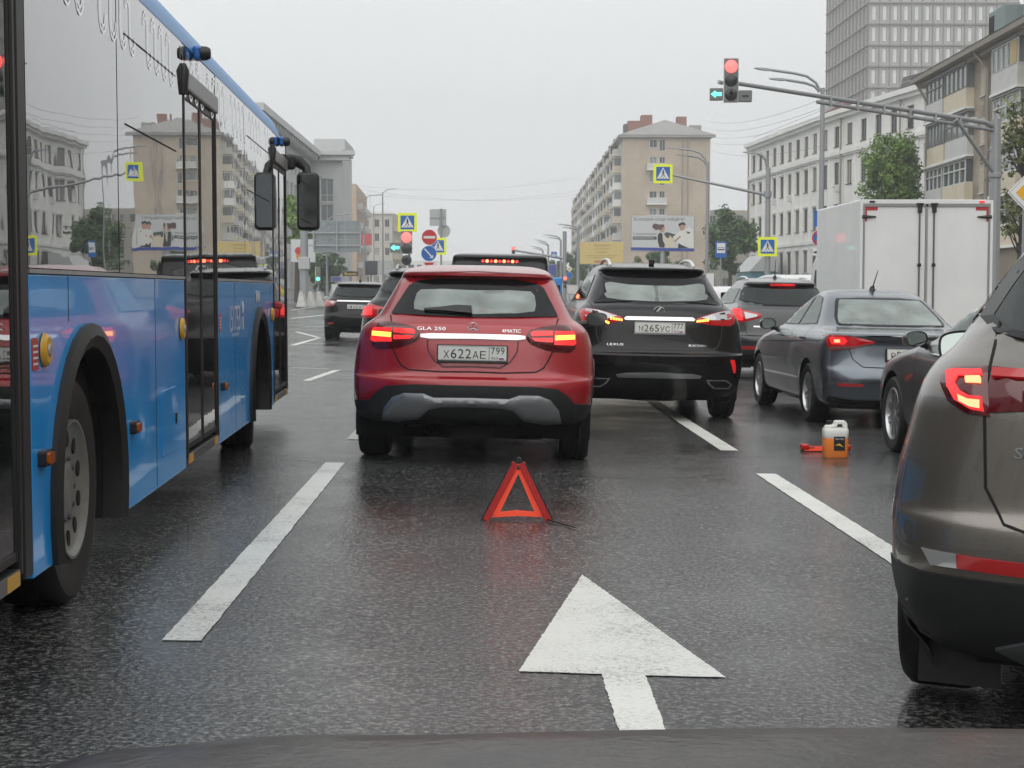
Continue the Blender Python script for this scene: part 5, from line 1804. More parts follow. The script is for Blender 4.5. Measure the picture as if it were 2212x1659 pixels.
# ================================================================== STREET FURNITURE
pole_m = mat('lamp_post_grey', (0.30, 0.31, 0.32), 0.45, metal=0.3)
sign_blue = mat('sign_blue', (0.012, 0.12, 0.45), 0.4)
sign_yellow = mat('sign_yellow_green', (0.72, 0.78, 0.02), 0.5, emit=(0.8, 0.9, 0.05), es=0.10)
sign_white = mat('sign_white', (0.72, 0.73, 0.73), 0.4)
sign_red = mat('sign_red', (0.52, 0.02, 0.03), 0.4)
sign_back = mat('sign_back_grey', (0.42, 0.44, 0.43), 0.5)
sig_black = mat('signal_housing', (0.17, 0.175, 0.175), 0.5)
sig_red = mat('signal_red_lit', (0.6, 0.02, 0.02), 0.3, emit=(1.0, 0.10, 0.09), es=2.6)
sig_green = mat('signal_green_lit', (0.02, 0.5, 0.35), 0.3, emit=(0.10, 1.0, 0.72), es=2.2)
yel_orange = mat('sign_amber', (0.80, 0.42, 0.02), 0.4)

def seg_poly(a, b, w):
    a, b = Vector(a), Vector(b)
    d = (b - a).normalized()
    n = Vector((-d.y, d.x)) * w / 2
    return [tuple(a + n), tuple(a - n), tuple(b - n), tuple(b + n)]
def crosswalk_sign(parent, loc, size, rz=0.0, border=True):
    e = empty('crossing_sign', loc, (0, 0, rz), parent)
    s = size / 2
    if border:
        MB().prism(rrect(-s, s, -s, s, s * .12), .02, 0, 'xz').build('yellow_surround', sign_yellow, e)
    k = s * (.72 if border else 1)
    y = -.004
    MB().prism(rrect(-k, k, -k, k, k * .08), y + .003, y - .004, 'xz').build('blue_field', sign_blue, e)
    MB().prism([(-k * .92, -k * .72), (k * .92, -k * .72), (0, k * .92)], y - .006, y - .010, 'xz').build('white_triangle', sign_white, e)
    mb = MB()
    for p in (circ(0, k * .52, k * .10, 12), seg_poly((0, k * .42), (.02 * k, 0), k * .16), seg_poly((.02 * k, .05 * k), (-.26 * k, -.48 * k), k * .10), seg_poly((0, .05 * k), (.24 * k, -.46 * k), k * .10),
              seg_poly((0, k * .36), (.22 * k, .08 * k), k * .08), seg_poly((0, k * .36), (-.20 * k, .10 * k), k * .08),
              seg_poly((-.55 * k, -.62 * k), (-.40 * k, -.56 * k), k * .08), seg_poly((-.05 * k, -.62 * k), (.10 * k, -.56 * k), k * .08), seg_poly((.42 * k, -.62 * k), (.55 * k, -.56 * k), k * .08)):
        mb.prism(p, y - .011, y - .014, 'xz')
    mb.build('walker_symbol', ink, e)
    return e
def round_sign(parent, loc, r, kind, rz=0.0):
    nm = {'no_entry': 'no_entry_sign', 'keep_right': 'keep_right_sign', 'no_stopping': 'no_stopping_sign', 'blue': 'round_blue_sign', 'back': 'round_sign_back'}[kind]
    e = empty(nm, loc, (0, 0, rz), parent)
    if kind == 'back':
        MB().prism(circ(0, 0, r, 32), .01, -.01, 'xz').build('sign_disc', sign_back, e)
        return e
    MB().prism(circ(0, 0, r, 32), .015, 0, 'xz').build('sign_disc', sign_white, e)
    col = {'no_entry': sign_red, 'keep_right': sign_blue, 'no_stopping': sign_red, 'blue': sign_blue}[kind]
    MB().prism(circ(0, 0, r * .95, 32), -.002, -.005, 'xz').build('colour_field', col, e)
    if kind == 'no_entry':
        MB().bx(-r * .74, r * .74, -.010, -.007, -r * .16, r * .16).build('white_bar', sign_white, e)
    if kind == 'keep_right':
        mb = MB().prism(seg_poly((-r * .55, r * .60), (r * .30, -r * .36), r * .17), -.010, -.007, 'xz')
        mb.prism([(r * .55, -r * .62), (r * .52, -r * .16), (r * .08, -r * .56)], -.010, -.007, 'xz')
        mb.build('white_arrow', sign_white, e)
    if kind == 'no_stopping':
        MB().prism(circ(0, 0, r * .78, 32), -.007, -.010, 'xz').build('blue_field', sign_blue, e)
        mb = MB().prism(seg_poly((-r * .6, r * .6), (r * .6, -r * .6), r * .16), -.012, -.015, 'xz')
        mb.prism(seg_poly((-r * .6, -r * .6), (r * .6, r * .6), r * .16), -.0155, -.018, 'xz')
        mb.build('red_cross', sign_red, e)
    return e
def signal_head(parent, loc, h, w, green_arrow=True, right_box=True, rz=0.0, lens_r=None):
    e = empty('signal_head', loc, (0, 0, rz), parent)
    lens_r = lens_r or w * .48
    MB().bx(-w / 2, w / 2, 0, .16, -h, 0).build('housing', sig_black, e, bevel=.02)
    fr = MB()
    for a, b, c_, d in ((-w / 2 - .02, -w / 2 - .001, -h, 0), (w / 2 + .001, w / 2 + .02, -h, 0), (-w / 2 - .02, w / 2 + .02, .001, .02), (-w / 2 - .02, w / 2 + .02, -h - .02, -h - .001)):
        fr.bx(a, b, .0, .03, c_, d)
    fr.build('housing_frame', steel_grey, e)
    z1 = -lens_r * 1.15
    MB().lathe([(.001, -.05), (lens_r * .7, -.045), (lens_r, -.01), (lens_r, 0)], (0, 0, z1), 'y', 24).build('red_light', sig_red, e, smooth=True)
    for k in (1, 2):
        MB().lathe([(.001, -.03), (lens_r * .7, -.028), (lens_r, -.004), (lens_r, 0)], (0, 0, z1 - k * lens_r * 2.2), 'y', 24).build('unlit_light', mat('unlit_lens', (.03, .034, .034), .25), e, smooth=True)
    z3 = z1 - 2 * lens_r * 2.2
    mb = MB().prism(seg_poly((0, z3 - lens_r * .6), (0, z3 + lens_r * .2), lens_r * .22), -.034, -.037, 'xz')
    mb.prism([(-lens_r * .4, z3 + lens_r * .1), (lens_r * .4, z3 + lens_r * .1), (0, z3 + lens_r * .65)], -.034, -.037, 'xz')
    mb.build('arrow_mask', seam, e)
    bw = w * 1.0
    if green_arrow:
        b = MB().bx(-w / 2 - .03 - bw, -w / 2 - .03, 0, .12, -h + .04, -h + .04 + bw * .92).build('arrow_box', sig_black, e, bevel=.015)
        cx_, cz_ = -w / 2 - .03 - bw / 2, -h + .04 + bw * .46
        mb = MB().prism(seg_poly((cx_ - bw * .1, cz_), (cx_ + bw * .38, cz_), bw * .26), -.008, -.002, 'xz')
        mb.prism([(cx_ - bw * .42, cz_), (cx_ - bw * .08, cz_ + bw * .27), (cx_ - bw * .08, cz_ - bw * .27)], -.009, -.003, 'xz')
        mb.build('green_arrow', sig_green, b)
    if right_box:
        b = MB().bx(w / 2 + .03, w / 2 + .03 + bw, 0, .12, -h + .0, -h + bw * .88).build('arrow_box', sig_black, e, bevel=.015)
        MB().bx(w / 2 + .03 + bw * .25, w / 2 + .03 + bw * .75, -.012, -.002, -h + bw * .36, -h + bw * .50).build('unlit_arrow', mat('unlit_lens', (.03, .034, .034), .25), b)
    return e
def lamp_head(parent, loc, rz, tilt=0.0, L=.75):
    mb = MB().prism(chaikin([(-L, -.03), (-L * .3, -.055), (0, -.03), (0, .03), (-L * .4, .045), (-L, .01)], 1), -.10, .10, 'xz')
    return mb.build('lamp_head', steel_grey, parent, loc, (0, tilt, rz))

# --- signal mast with long arm
P_tip, P_pole = at(1580, 178, 38.0), at(2152, 268, 42.0)
t = thing('signal_mast', 'grey traffic signal mast whose long arm carries a lit red signal', 'traffic signal', (P_pole.x, P_pole.y, .0))
o = P_pole.copy(); o.z = 0
v = lambda p: tuple(Vector(p) - o)
MB().tube([(0, 0, 0), (0, 0, 3.6), (0, 0, P_pole.z + .12)], [.155, .145, .12], 14).build('pole', pole_m, t, smooth=True)
MB().lathe([(.15, 4.28), (.175, 4.30), (.175, 4.40), (.15, 4.42)], (0, 0, 0), 'z', 16).build('pole_collar', pole_m, t)
arm0 = P_pole
d_ = (P_tip - P_pole)
MB().tube([v(P_pole + Vector((0, 0, -.25))), v(P_pole + Vector((-.08, 0, -.05))), v(P_pole + d_ * .05), v(P_tip)], [.07, .07, .065, .05], 10).build('arm_tube', pole_m, t, smooth=True)
MB().tube([v(P_pole + Vector((-.12, -.02, -.16))), v(P_pole + d_ * .05 + Vector((0, -.02, -.17))), v(P_pole + d_ * .70 + Vector((0, -.02, -.15)))], [.05, .05, .045], 10).build('arm_tube', pole_m, t, smooth=True)
for k in range(1, 7):
    q = P_pole + d_ * (.05 + .10 * k)
    MB().box(v(q + Vector((0, -.01, -.08))), (.05, .16, .24)).build('arm_clamp', pole_m, t)
b0 = at(1505.2 + 1390 * .40321, 640 * .40321, 41.2)
MB().tube([v(b0), v(Vector((P_pole.x, P_pole.y, 4.35)))], .05, 10).build('arm_brace', pole_m, t, smooth=True)
hp_ = at(1579.8, 127.5, 37.9)
signal_head(t, v(hp_), 1.0, .31, rz=R(-3))
MB().tube([v(P_tip + Vector((-.30, .05, .02))), v(P_tip + Vector((-.2, .1, .0)))], .05, 8).build('sensor', sign_back, t, smooth=True)

# --- lamp posts
def lamp_post(label, Y, top, arms, px_base, r=.11, name='street_lamp', group=None):
    b = at(px_base, 625, Y)
    t = thing(name, label, 'street lamp', (b.x, b.y, 0), 0, group)
    org = Vector((b.x, b.y, 0))
    tp = at(px_base, top, Y)
    MB().tube([(0, 0, 0), (0, 0, 1.2), (0, 0, tp.z)], [r * 1.15, r, r * .7], 12).build('post', pole_m, t, smooth=True)
    for pts in arms:
        w = [at(px_, py_, Y) - org for px_, py_ in pts]
        MB().tube(w[1:], r * .45, 8).build('lamp_arm', pole_m, t, smooth=True)
        a, b_ = w[0], w[1]
        dd = b_ - a
        lamp_head(t, tuple(b_), 0, math.atan2(-dd.z, dd.x) * 1.0, dd.length)
    return t, org
tA, oA = lamp_post('tall double-headed street lamp with a bus lane sign beside the box van', 62.0, 190,
                   [[zE(308, 364), zE(400, 375), zE(520, 392), zE(590, 408), zE(640, 445), zE(662, 490)],
                    [zE(388, 420), zE(480, 428), zE(580, 444), zE(630, 462), zE(658, 492)]], zE(662, 0)[0], .12)
k = 62.0 / FPX
def rel(px_, py_, Y, org, dy=-.16):
    return tuple(at(px_, py_, Y) - org + Vector((0, dy, 0)))
# blue bus-lane plate, no-stopping disc and tow-away plate on it
e = empty('bus_lane_sign', rel(1772.5, 472.5, 62.0, oA), parent=tA)
hw_ = 15.5 * k
MB().prism(rrect(-hw_, hw_, -hw_ * 1.1, hw_ * 1.1, .04), .02, 0, 'xz').build('blue_field', sign_blue, e)
mb = MB().prism(seg_poly((.06, 0), (.06, hw_ * .5), .06), -.004, -.001, 'xz')
mb.prism([(-.06, hw_ * .45), (.18, hw_ * .45), (.06, hw_ * .9)], -.005, -.002, 'xz')
mb.prism(rrect(-.14, .20, -hw_ * .85, -hw_ * .1, .03), -.005, -.002, 'xz')
mb.build('arrow_and_bus', sign_white, e)
MB().bx(-.09, .15, -.009, -.006, -hw_ * .45, -hw_ * .2).build('bus_window', sign_blue, e)
round_sign(tA, rel(1769, 514, 62.0, oA), 18 * k, 'no_stopping')
e = empty('tow_away_plate', rel(1767, 544.5, 62.0, oA), parent=tA)
MB().prism(rrect(-.25, .25, -.14, .14, .02), .02, 0, 'xz').build('plate', sign_white, e)
mb = MB().prism([(-.20, -.05), (-.02, -.05), (-.02, .0), (-.08, .03), (-.14, .03), (-.20, .0)], -.004, -.001, 'xz')
mb.prism(seg_poly((.02, -.02), (.20, .08), .02), -.004, -.001, 'xz')
mb.build('tow_symbol', ink, e)

tB, oB = lamp_post('street lamp whose arm holds a yellow-bordered crossing sign over the road', 75.0, 362,
                   [[zE(248, 814), zE(325, 822), zE(350, 832), zE(370, 858), zE(377, 895)]], zE(377, 0)[0], .15)
e0, e1 = at(1432 + 20, 378, 75.0) - oB, at(zE(368, 0)[0], 1043 * .40321, 75.0) - oB
MB().tube([tuple(e1), tuple(e0)], [.075, .05], 10).build('sign_arm', pole_m, tB, smooth=True)
MB().tube([tuple(e1 + Vector((.1, 0, -.12))), tuple(e1 + Vector((.1, 0, .16)))], .19, 12).build('arm_collar', pole_m, tB)
crosswalk_sign(tB, rel(1432, 375.5, 75.0, oB, -.06), 41 * 75 / FPX)
crosswalk_sign(tB, rel(1505.2 + 375 * .40321, 1322 * .40321, 75.0, oB, -.19), 41.5 * 75 / FPX)

z4 = lambda x, y: (1170.66 + x * .3192, 167.2 + y * .3192)
lamp_post('double-headed street lamp in front of the brick apartment block', 105.0, z4(0, 575)[1],
          [[z4(835, 475), z4(930, 484), z4(1020, 494), z4(1075, 515), z4(1105, 550), z4(1116, 590)],
           [z4(910, 522), z4(980, 528), z4(1060, 542), z4(1100, 570), z4(1116, 600)]], z4(1116, 0)[0], .13)
z6 = lambda x, y: (1114.9 + x * .11593, 457.1 + y * .11593)
far = [(150.0, 1150, 330, [[z6(775, 230), z6(900, 245), z6(1050, 265), z6(1120, 290), z6(1150, 350)], [z6(860, 292), z6(980, 300), z6(1110, 320), z6(1150, 360)]], 'beside the yellow billboard'),
       (185.0, 832, 530, [[z6(508, 430), z6(620, 440), z6(750, 460), z6(805, 490), z6(832, 540)], [z6(600, 487), z6(700, 490), z6(800, 512), z6(832, 550)]], 'just left of the far signal mast'),
       (215.0, 598, 620, [[z6(338, 518), z6(430, 540), z6(540, 570), z6(580, 600), z6(598, 640)], [z6(398, 570), z6(480, 585), z6(570, 620), z6(598, 650)]], 'over the far end of the tall off-roader'),
       (245.0, 502, 730, [[z6(256, 648), z6(340, 656), z6(440, 675), z6(485, 700), z6(502, 740)], [z6(312, 686), z6(390, 692), z6(470, 715), z6(502, 750)]], 'farthest along the kerb')]
for Y, xb, yt, arms, w in far:
    lamp_post('double-headed street lamp ' + w, Y, z6(0, yt)[1], arms, z6(xb, 0)[0], .16)
# far mast with red signal
Pp = at(z6(905, 0)[0], 500, 130.0)
t = thing('far_signal_mast', 'distant signal mast with a red light over the off-roader', 'traffic signal', (Pp.x, Pp.y, 0))
MB().tube([(0, 0, 0), (0, 0, Pp.z)], .16, 10).build('pole', pole_m, t, smooth=True)
a0, a1 = at(*z6(890, 870), 130.0), at(1112, 541, 130.0)
og = Vector((Pp.x, Pp.y, 0))
MB().tube([tuple(a0 - og), tuple(a1 - og)], [.12, .08], 8).build('arm', pole_m, t, smooth=True)
signal_head(t, tuple(at(1109, 533, 129.8) - og), .75, .25, False, False)
crosswalk_sign(t, tuple(at(*z6(705, 800), 129.8) - og), .45, border=False)
signal_head(t, tuple(at(1221, 597, 129.8) - og), .9, .30, False, False)
Pd = at(1229.7, 625, 128.0)
t = thing('priority_sign_post', 'slim post with a diamond priority sign over a round blue sign', 'road sign', (Pd.x, Pd.y, 0))
og = Vector((Pd.x, Pd.y, 0))
MB().tube([(0, 0, 0), (0, 0, 3.4)], .04, 8).build('post', pole_m, t)
zc_ = at(1229.7, 581, 128.0).z
MB().prism([(-.26, zc_), (0, zc_ - .26), (.26, zc_), (0, zc_ + .26)], -.05, -.07, 'xz').build('diamond_plate', sign_white, t)
MB().prism([(-.13, zc_), (0, zc_ - .13), (.13, zc_), (0, zc_ + .13)], -.072, -.078, 'xz').build('diamond_core', yel_orange, t)
round_sign(t, (0, -.07, at(1229.7, 594.5, 128.0).z), .24, 'blue')
# near priority sign at the right edge
Pn = at(2216, 416, 34.0)
t = thing('near_priority_sign', 'large diamond priority sign cut by the edge near the signal mast', 'road sign', (Pn.x, Pn.y, 0))
MB().tube([(0, .05, 0), (0, .05, Pn.z + .3)], .05, 10).build('post', pole_m, t, smooth=True)
for s_, m_, y_ in ((.40, sign_white, 0), (.36, mat('sign_grey_line', (.30, .31, .31), .5), -.006), (.345, sign_white, -.012), (.22, yel_orange, -.018)):
    MB().prism([(-s_, Pn.z), (0, Pn.z - s_), (s_, Pn.z), (0, Pn.z + s_)], y_, y_ - .004, 'xz').build('diamond_layer', m_, t)
# bus stop sign
Ps = at(1556.5, 625, 104.0)
t = thing('bus_stop_sign', 'blue and white bus stop sign on a post before the brick block', 'road sign', (Ps.x, Ps.y, 0))
zt_, zb_ = at(0, 521, 104).z, at(0, 556, 104).z
MB().tube([(0, 0, 0), (0, 0, zt_)], .045, 8).build('post', pole_m, t)
MB().prism(rrect(-.36, .36, zb_, zt_, .05), -.05, -.07, 'xz').build('blue_field', sign_blue, t)
MB().bx(-.27, .27, -.078, -.073, zb_ + .30, zt_ - .10).build('white_field', sign_white, t)
mb = MB().prism(rrect(-.22, .22, zb_ + .48, zb_ + .66, .03), -.084, -.080, 'xz')
mb.build('bus_symbol', ink, t)
MB().bx(-.19, .19, -.089, -.086, zb_ + .56, zb_ + .63).build('bus_windows', sign_white, t)
MB().prism(rrect(-.95, -.45, .85, 2.4, .05), -.03, -.09, 'xz').build('timetable_board', sign_white, t)

# --- island signs: crossing sign with red signal and green arrow
k = 74.0 / FPX
b = at(884, 625, 74.0)
t = thing('island_signal_post', 'post with a yellow crossing sign above a red signal and green arrow', 'traffic signal', (b.x, b.y, 0.2))
og = Vector((b.x, b.y, .2))
MB().tube([(0, .1, 0), (0, .1, at(0, 500, 74).z)], .06, 10).build('post', pole_m, t, smooth=True)
crosswalk_sign(t, tuple(at(880, 480.5, 73.9) - og), 41 * k)
signal_head(t, tuple(at(878, 500, 73.85) - og), 47 * k, 23 * k, True, False)
b = at(930, 625, 75.0)
t = thing('island_sign_post', 'post with a red no-entry disc above a blue keep-right disc', 'road sign', (b.x, b.y, .2))
og = Vector((b.x, b.y, .2))
MB().tube([(0, .06, 0), (0, .06, at(0, 505, 75).z)], .05, 10).build('post', pole_m, t, smooth=True)
k = 75.0 / FPX
round_sign(t, tuple(at(927.5, 512.5, 74.95) - og), 16.8 * k, 'no_entry')
round_sign(t, tuple(at(926.5, 547.5, 74.95) - og), 17 * k, 'keep_right')
e = empty('give_way_plate', tuple(at(927, 575, 74.95) - og), parent=t)
MB().prism([(-.34, .22), (.34, .22), (0, -.34)], .01, 0, 'xz').build('white_plate', sign_white, e)
MB().prism([(-.24, .17), (.24, .17), (0, -.24)], -.002, -.005, 'xz').build('red_field', sign_red, e)
b = at(953, 625, 84.0)
t = thing('grey_backed_sign_post', 'post with a square grey sign back, a round one and a crossing sign', 'road sign', (b.x, b.y, .2))
og = Vector((b.x, b.y, .2))
MB().tube([(0, .0, 0), (0, .0, at(0, 458, 84).z)], .05, 10).build('post', pole_m, t, smooth=True)
k = 84.0 / FPX
e = empty('square_sign_back', tuple(at(946, 470, 84.1) - og), parent=t)
MB().prism(rrect(-18 * k, 18 * k, -18 * k, 18 * k, .05), 0, .02, 'xz').build('panel', sign_back, e)
MB().bx(-17 * k, 17 * k, -.03, -.001, -.02, .02).build('stiffener', steel_grey, e)
round_sign(t, tuple(at(959, 499, 84.2) - og), 14 * k, 'back')
crosswalk_sign(t, tuple(at(946, 532, 83.9) - og), 36 * k)

# --- big direction sign seen from behind, left
YG = 110.0
pb = at(658, 625, YG)
t = thing('direction_sign_gantry', 'pole holding the grey back of a large direction sign', 'road sign', (pb.x, pb.y, .2))
og = Vector((pb.x, pb.y, .2))
MB().tube([(0, 0, 0), (0, 0, at(0, 505, YG).z)], [.30, .26], 14).build('pole', pole_m, t, smooth=True)
MB().box((0, -.05, at(0, 575, YG).z), (.75, .7, .85)).build('control_box', sign_back, t, bevel=.05)
panel_m = mat('gantry_panel_grey', (.22, .25, .26), .5, noise=(2, .08))
x0, x1 = at(672, 0, YG).x - og.x, at(778, 0, YG).x - og.x
za, zb = at(0, 476, YG).z - .2, at(0, 545, YG).z - .2
nrow = 5
for r_ in range(nrow):
    for c_ in range(3):
        w_, h_ = (x1 - x0) / 3, (za - zb) / nrow
        MB().bx(x0 + c_ * w_ + .02, x0 + (c_ + 1) * w_ - .02, -.02, .03, zb + r_ * h_ + .015, zb + (r_ + 1) * h_ - .015).build('sign_panel', panel_m, t)
for f_ in (.22, .62):
    MB().bx(x0 - .9, x1, -.12, -.04, zb + (za - zb) * f_ - .05, zb + (za - zb) * f_ + .05).build('cross_beam', steel_grey, t)
for c_ in (0.02, .5, .98):
    MB().bx(x0 + (x1 - x0) * c_ - .04, x0 + (x1 - x0) * c_ + .04, -.20, -.125, zb, za).build('stay', steel_grey, t)

# --- billboards
def billboard(name, label, px0, px1, py0, py1, Y, face):
    a, b_ = at(px0, py1, Y), at(px1, py0, Y)
    cx_ = (a.x + b_.x) / 2
    w, h = b_.x - a.x, b_.z - a.z
    t = thing(name, label, 'billboard', (cx_, Y, .14))
    zb = a.z - .14
    MB().bx(-w / 2, w / 2, .05, .35, zb, zb + h).build('board', steel_grey, t, bevel=.03)
    MB().bx(-w / 2 + .06, w / 2 - .06, .03, .048, zb + .06, zb + h - .06).build('poster', face, t)
    MB().tube([(0, .3, 0), (0, .3, zb)], .22, 12).build('post', steel_grey, t, smooth=True)
    return t, w, h, zb
ad_white = mat('poster_white', (.55, .57, .57), .5)
ad_blue = mat('poster_blue', (.02, .05, .32), .5)
ad_skin = mat('poster_skin', (.48, .27, .20), .5)
ad_hair = mat('poster_brown', (.10, .05, .04), .5)
ad_cream = mat('poster_cream', (.62, .56, .42), .5)
ad_shirt = mat('poster_shirt', (.70, .70, .66), .5)
ad_text = mat('poster_text', (.05, .06, .065), .5)
t, w, h, zb = billboard('poster_billboard', 'white billboard showing a woman, a husky and a man in white', 1363, 1501, 466, 543, 150.0, ad_white)
def U(px_, py_):           # zoom of the poster -> board coordinates
    return (-w / 2 + (px_ - 285) / 1715 * w, zb + h - (py_ - 240) / 955 * h)
def shape(name, pts, m, lay):
    MB().prism([U(*p) for p in pts], .029 - lay * .004, .026 - lay * .004, 'xz').build(name, m, t)
shape('blue_band', [(285, 1085), (1990, 1115), (1985, 1192), (285, 1165)], ad_blue, 0)
shape('woman_body', [(1050, 690), (1130, 720), (1140, 900), (1200, 1020), (1180, 1095), (1050, 1085), (1000, 900), (1010, 760)], ink, 1)
shape('woman_face', [(1000, 560), (1090, 690), (1150, 700), (1195, 620), (1190, 520), (1100, 500)], ad_skin, 1)
shape('woman_hair', [(850, 540), (880, 470), (930, 445), (1020, 475), (1170, 470), (1185, 510), (1130, 580), (1080, 640), (1030, 600), (960, 630), (900, 590)], ad_hair, 2)
shape('dog_body', [(1150, 740), (1240, 680), (1360, 720), (1430, 800), (1440, 950), (1470, 1105), (1180, 1100), (1210, 1000), (1160, 880)], ad_cream, 2)
shape('dog_mask', [(1170, 720), (1230, 680), (1340, 700), (1500, 750), (1420, 780), (1400, 850), (1340, 760), (1300, 830), (1250, 840), (1200, 780)], ad_text, 3)
shape('man_shirt', [(1500, 720), (1600, 640), (1720, 610), (1850, 540), (1940, 600), (1975, 850), (1985, 1110), (1850, 1110), (1570, 980), (1460, 900), (1440, 840)], ad_shirt, 3)
shape('man_trousers', [(1565, 975), (1680, 1040), (1840, 1100), (1550, 1105)], ink, 4)
shape('man_face', [(1580, 500), (1740, 480), (1735, 590), (1680, 640), (1620, 640), (1585, 560)], ad_skin, 4)
shape('man_hair', [(1550, 490), (1590, 440), (1660, 410), (1740, 430), (1750, 520), (1720, 490), (1640, 480), (1590, 530)], ink, 5)
shape('man_arm', [(1440, 910), (1600, 770), (1640, 800), (1490, 940)], ad_skin, 4)
shape('shoulder_badge', [(1765, 650), (1895, 690), (1815, 730)], ink, 4)
mb = MB()
for s_, xx, yy, hh, ww in (('За второй когда пойдёте?', 340, 372, .045, 1390), ('Стерилизация', 330, 750, .03, 640)):
    p = U(xx, yy)
    text_mb(mb, s_, p[0], p[1], h * .10 if hh > .04 else h * .06, .0255, width=w * ww / 1715)
mb.build('headline_lettering', ad_text, t)
q0, q1 = U(330, 880), U(975, 795)
lb = MB().bx(q0[0], q1[0], .0225, .0255, q0[1], q1[1]).build('caption_box', ad_text, t)
mb = MB()
text_mb(mb, 'приютдлясобак.рф', q0[0] + .06, q0[1] + .10, (q1[1] - q0[1]) * .5, .020, width=(q1[0] - q0[0]) - .14)
mb.build('caption_lettering', white_print, lb)
ad_yellow = mat('poster_yellow', (.62, .47, .16), .5)
t, w, h, zb = billboard('yellow_billboard', 'yellow billboard with three short lines of writing', 1252, 1348, 522, 571, 215.0, ad_yellow)
mb = MB()
for s_, zz, hh, ww in (('Домашняя', .80, .10, .36), ('сказка', .66, .09, .30), ('Гжель', .50, .09, .24)):
    text_mb(mb, s_, 0, zb + h * zz, h * hh, .0265, width=w * ww, center=True)
text_mb(mb, 'квартиры в новом доме', 0, zb + h * .36, h * .06, .0265, width=w * .7, center=True)
text_mb(mb, 'с отделкой и мебелью', 0, zb + h * .27, h * .06, .0265, width=w * .55, center=True)
mb.build('headline_lettering', mat('poster_dark_yellow', (.20, .14, .04), .5), t)
MB().prism(rrect(-w * .17, w * .17, zb + h * .08, zb + h * .16, h * .03), .0265, .0235, 'xz').build('red_caption', mat('poster_dull_red', (.42, .12, .10), .5), t)

# ================================================================== BUILDINGS
pane_dark = mat('window_pane', (0.035, 0.042, 0.048), 0.06, spec=0.5, ior=1.55)
pane_pale = mat('window_pane_pale', (0.20, 0.22, 0.225), 0.10, ior=1.5)
frame_white = mat('window_frame_white', (0.62, 0.63, 0.61), 0.5)
frame_brown = mat('window_frame_brown', (0.10, 0.075, 0.055), 0.6)
_winmesh = {}
_wr = random.Random(77)
pane_curtain = mat('window_pane_curtained', (0.36, 0.34, 0.30), 0.2, ior=1.5)
def window_mesh(w, h, fm, pm, mull=1, trans=0.0):
    key = (round(w, 2), round(h, 2), fm.name, pm.name, mull, trans)
    if key in _winmesh:
        return _winmesh[key]
    t_ = min(.07, w * .07)
    mb = MB()
    mb.bx(-w / 2, -w / 2 + t_, -.03, .05, 0, h)
    mb.bx(w / 2 - t_, w / 2, -.03, .05, 0, h)
    mb.bx(-w / 2 + t_, w / 2 - t_, -.03, .05, 0, t_)
    mb.bx(-w / 2 + t_, w / 2 - t_, -.03, .05, h - t_, h)
    for k in range(mull):
        x = -w / 2 + w * (k + 1) / (mull + 1)
        mb.bx(x - t_ * .45, x + t_ * .45, -.025, .045, t_, h - t_)
    if trans:
        mb.bx(-w / 2 + t_, w / 2 - t_, -.024, .044, h * trans - t_ * .4, h * trans + t_ * .4)
    mb.bx(-w / 2 + t_ * .5, w / 2 - t_ * .5, .005, .02, t_ * .5, h - t_ * .5, 1)
    mb.bx(-w / 2 - .06, w / 2 + .06, -.22, -.032, -.06, -.005)
    _winmesh[key] = mb.mesh('window', [fm, pm])
    return _winmesh[key]
def facade(root, A, B, z0, H, wins, wm, name='wall', rev=.20, fm=None, pm=None, mull=1, trans=0.0, back=None):
    """a wall with real window openings between plan points A and B (left to right as seen from outside); wins: (x0, x1, z0, z1)"""
    A, B = Vector(A), Vector(B)
    L = (B - A).length
    rz = math.atan2(B.y - A.y, B.x - A.x)
    xs_ = sorted(set([0.0, L] + [round(v_, 3) for w in wins for v_ in w[:2]]))
    zs_ = sorted(set([0.0, H] + [round(v_, 3) for w in wins for v_ in w[2:]]))
    mb = MB()
    for i in range(len(xs_) - 1):
        for j in range(len(zs_) - 1):
            cx_, cz_ = (xs_[i] + xs_[i + 1]) / 2, (zs_[j] + zs_[j + 1]) / 2
            if any(w[0] < cx_ < w[1] and w[2] < cz_ < w[3] for w in wins):
                continue
            mb.add([(xs_[i], 0, zs_[j]), (xs_[i + 1], 0, zs_[j]), (xs_[i + 1], 0, zs_[j + 1]), (xs_[i], 0, zs_[j + 1])], [(0, 1, 2, 3)])
    for (a, b, c_, d) in wins:
        mb.add([(a, 0, c_), (b, 0, c_), (b, 0, d), (a, 0, d), (a, rev, c_), (b, rev, c_), (b, rev, d), (a, rev, d)],
               [(0, 4, 5, 1), (1, 5, 6, 2), (2, 6, 7, 3), (3, 7, 4, 0)])
    me = bpy.data.meshes.new(name)
    me.from_pydata(mb.v, [], mb.f)
    me.materials.append(wm)
    o = link(name, me, root, (A.x, A.y, z0), (0, 0, rz))
    for (a, b, c_, d) in wins:
        pv_ = pm or (pane_dark if _wr.random() < .68 else (pane_pale if _wr.random() < .6 else pane_curtain))
        link('window', window_mesh(b - a, d - c_, fm or frame_white, pv_, mull, trans), o, ((a + b) / 2, rev - .06, c_))
    return o, rz, L
def core(root, pts, z0, z1, m, name='core'):
    return MB().prism(pts, z0, z1, 'xy').build(name, m, root)
def grid_wins(L, n, w, floors, margin=None, skip=()):
    m_ = margin if margin is not None else L / n / 2
    st = (L - 2 * m_) / max(1, n - 1)
    return [(m_ + k * st - w / 2, m_ + k * st + w / 2, a, b) for k in range(n) for (a, b) in floors if k not in skip]

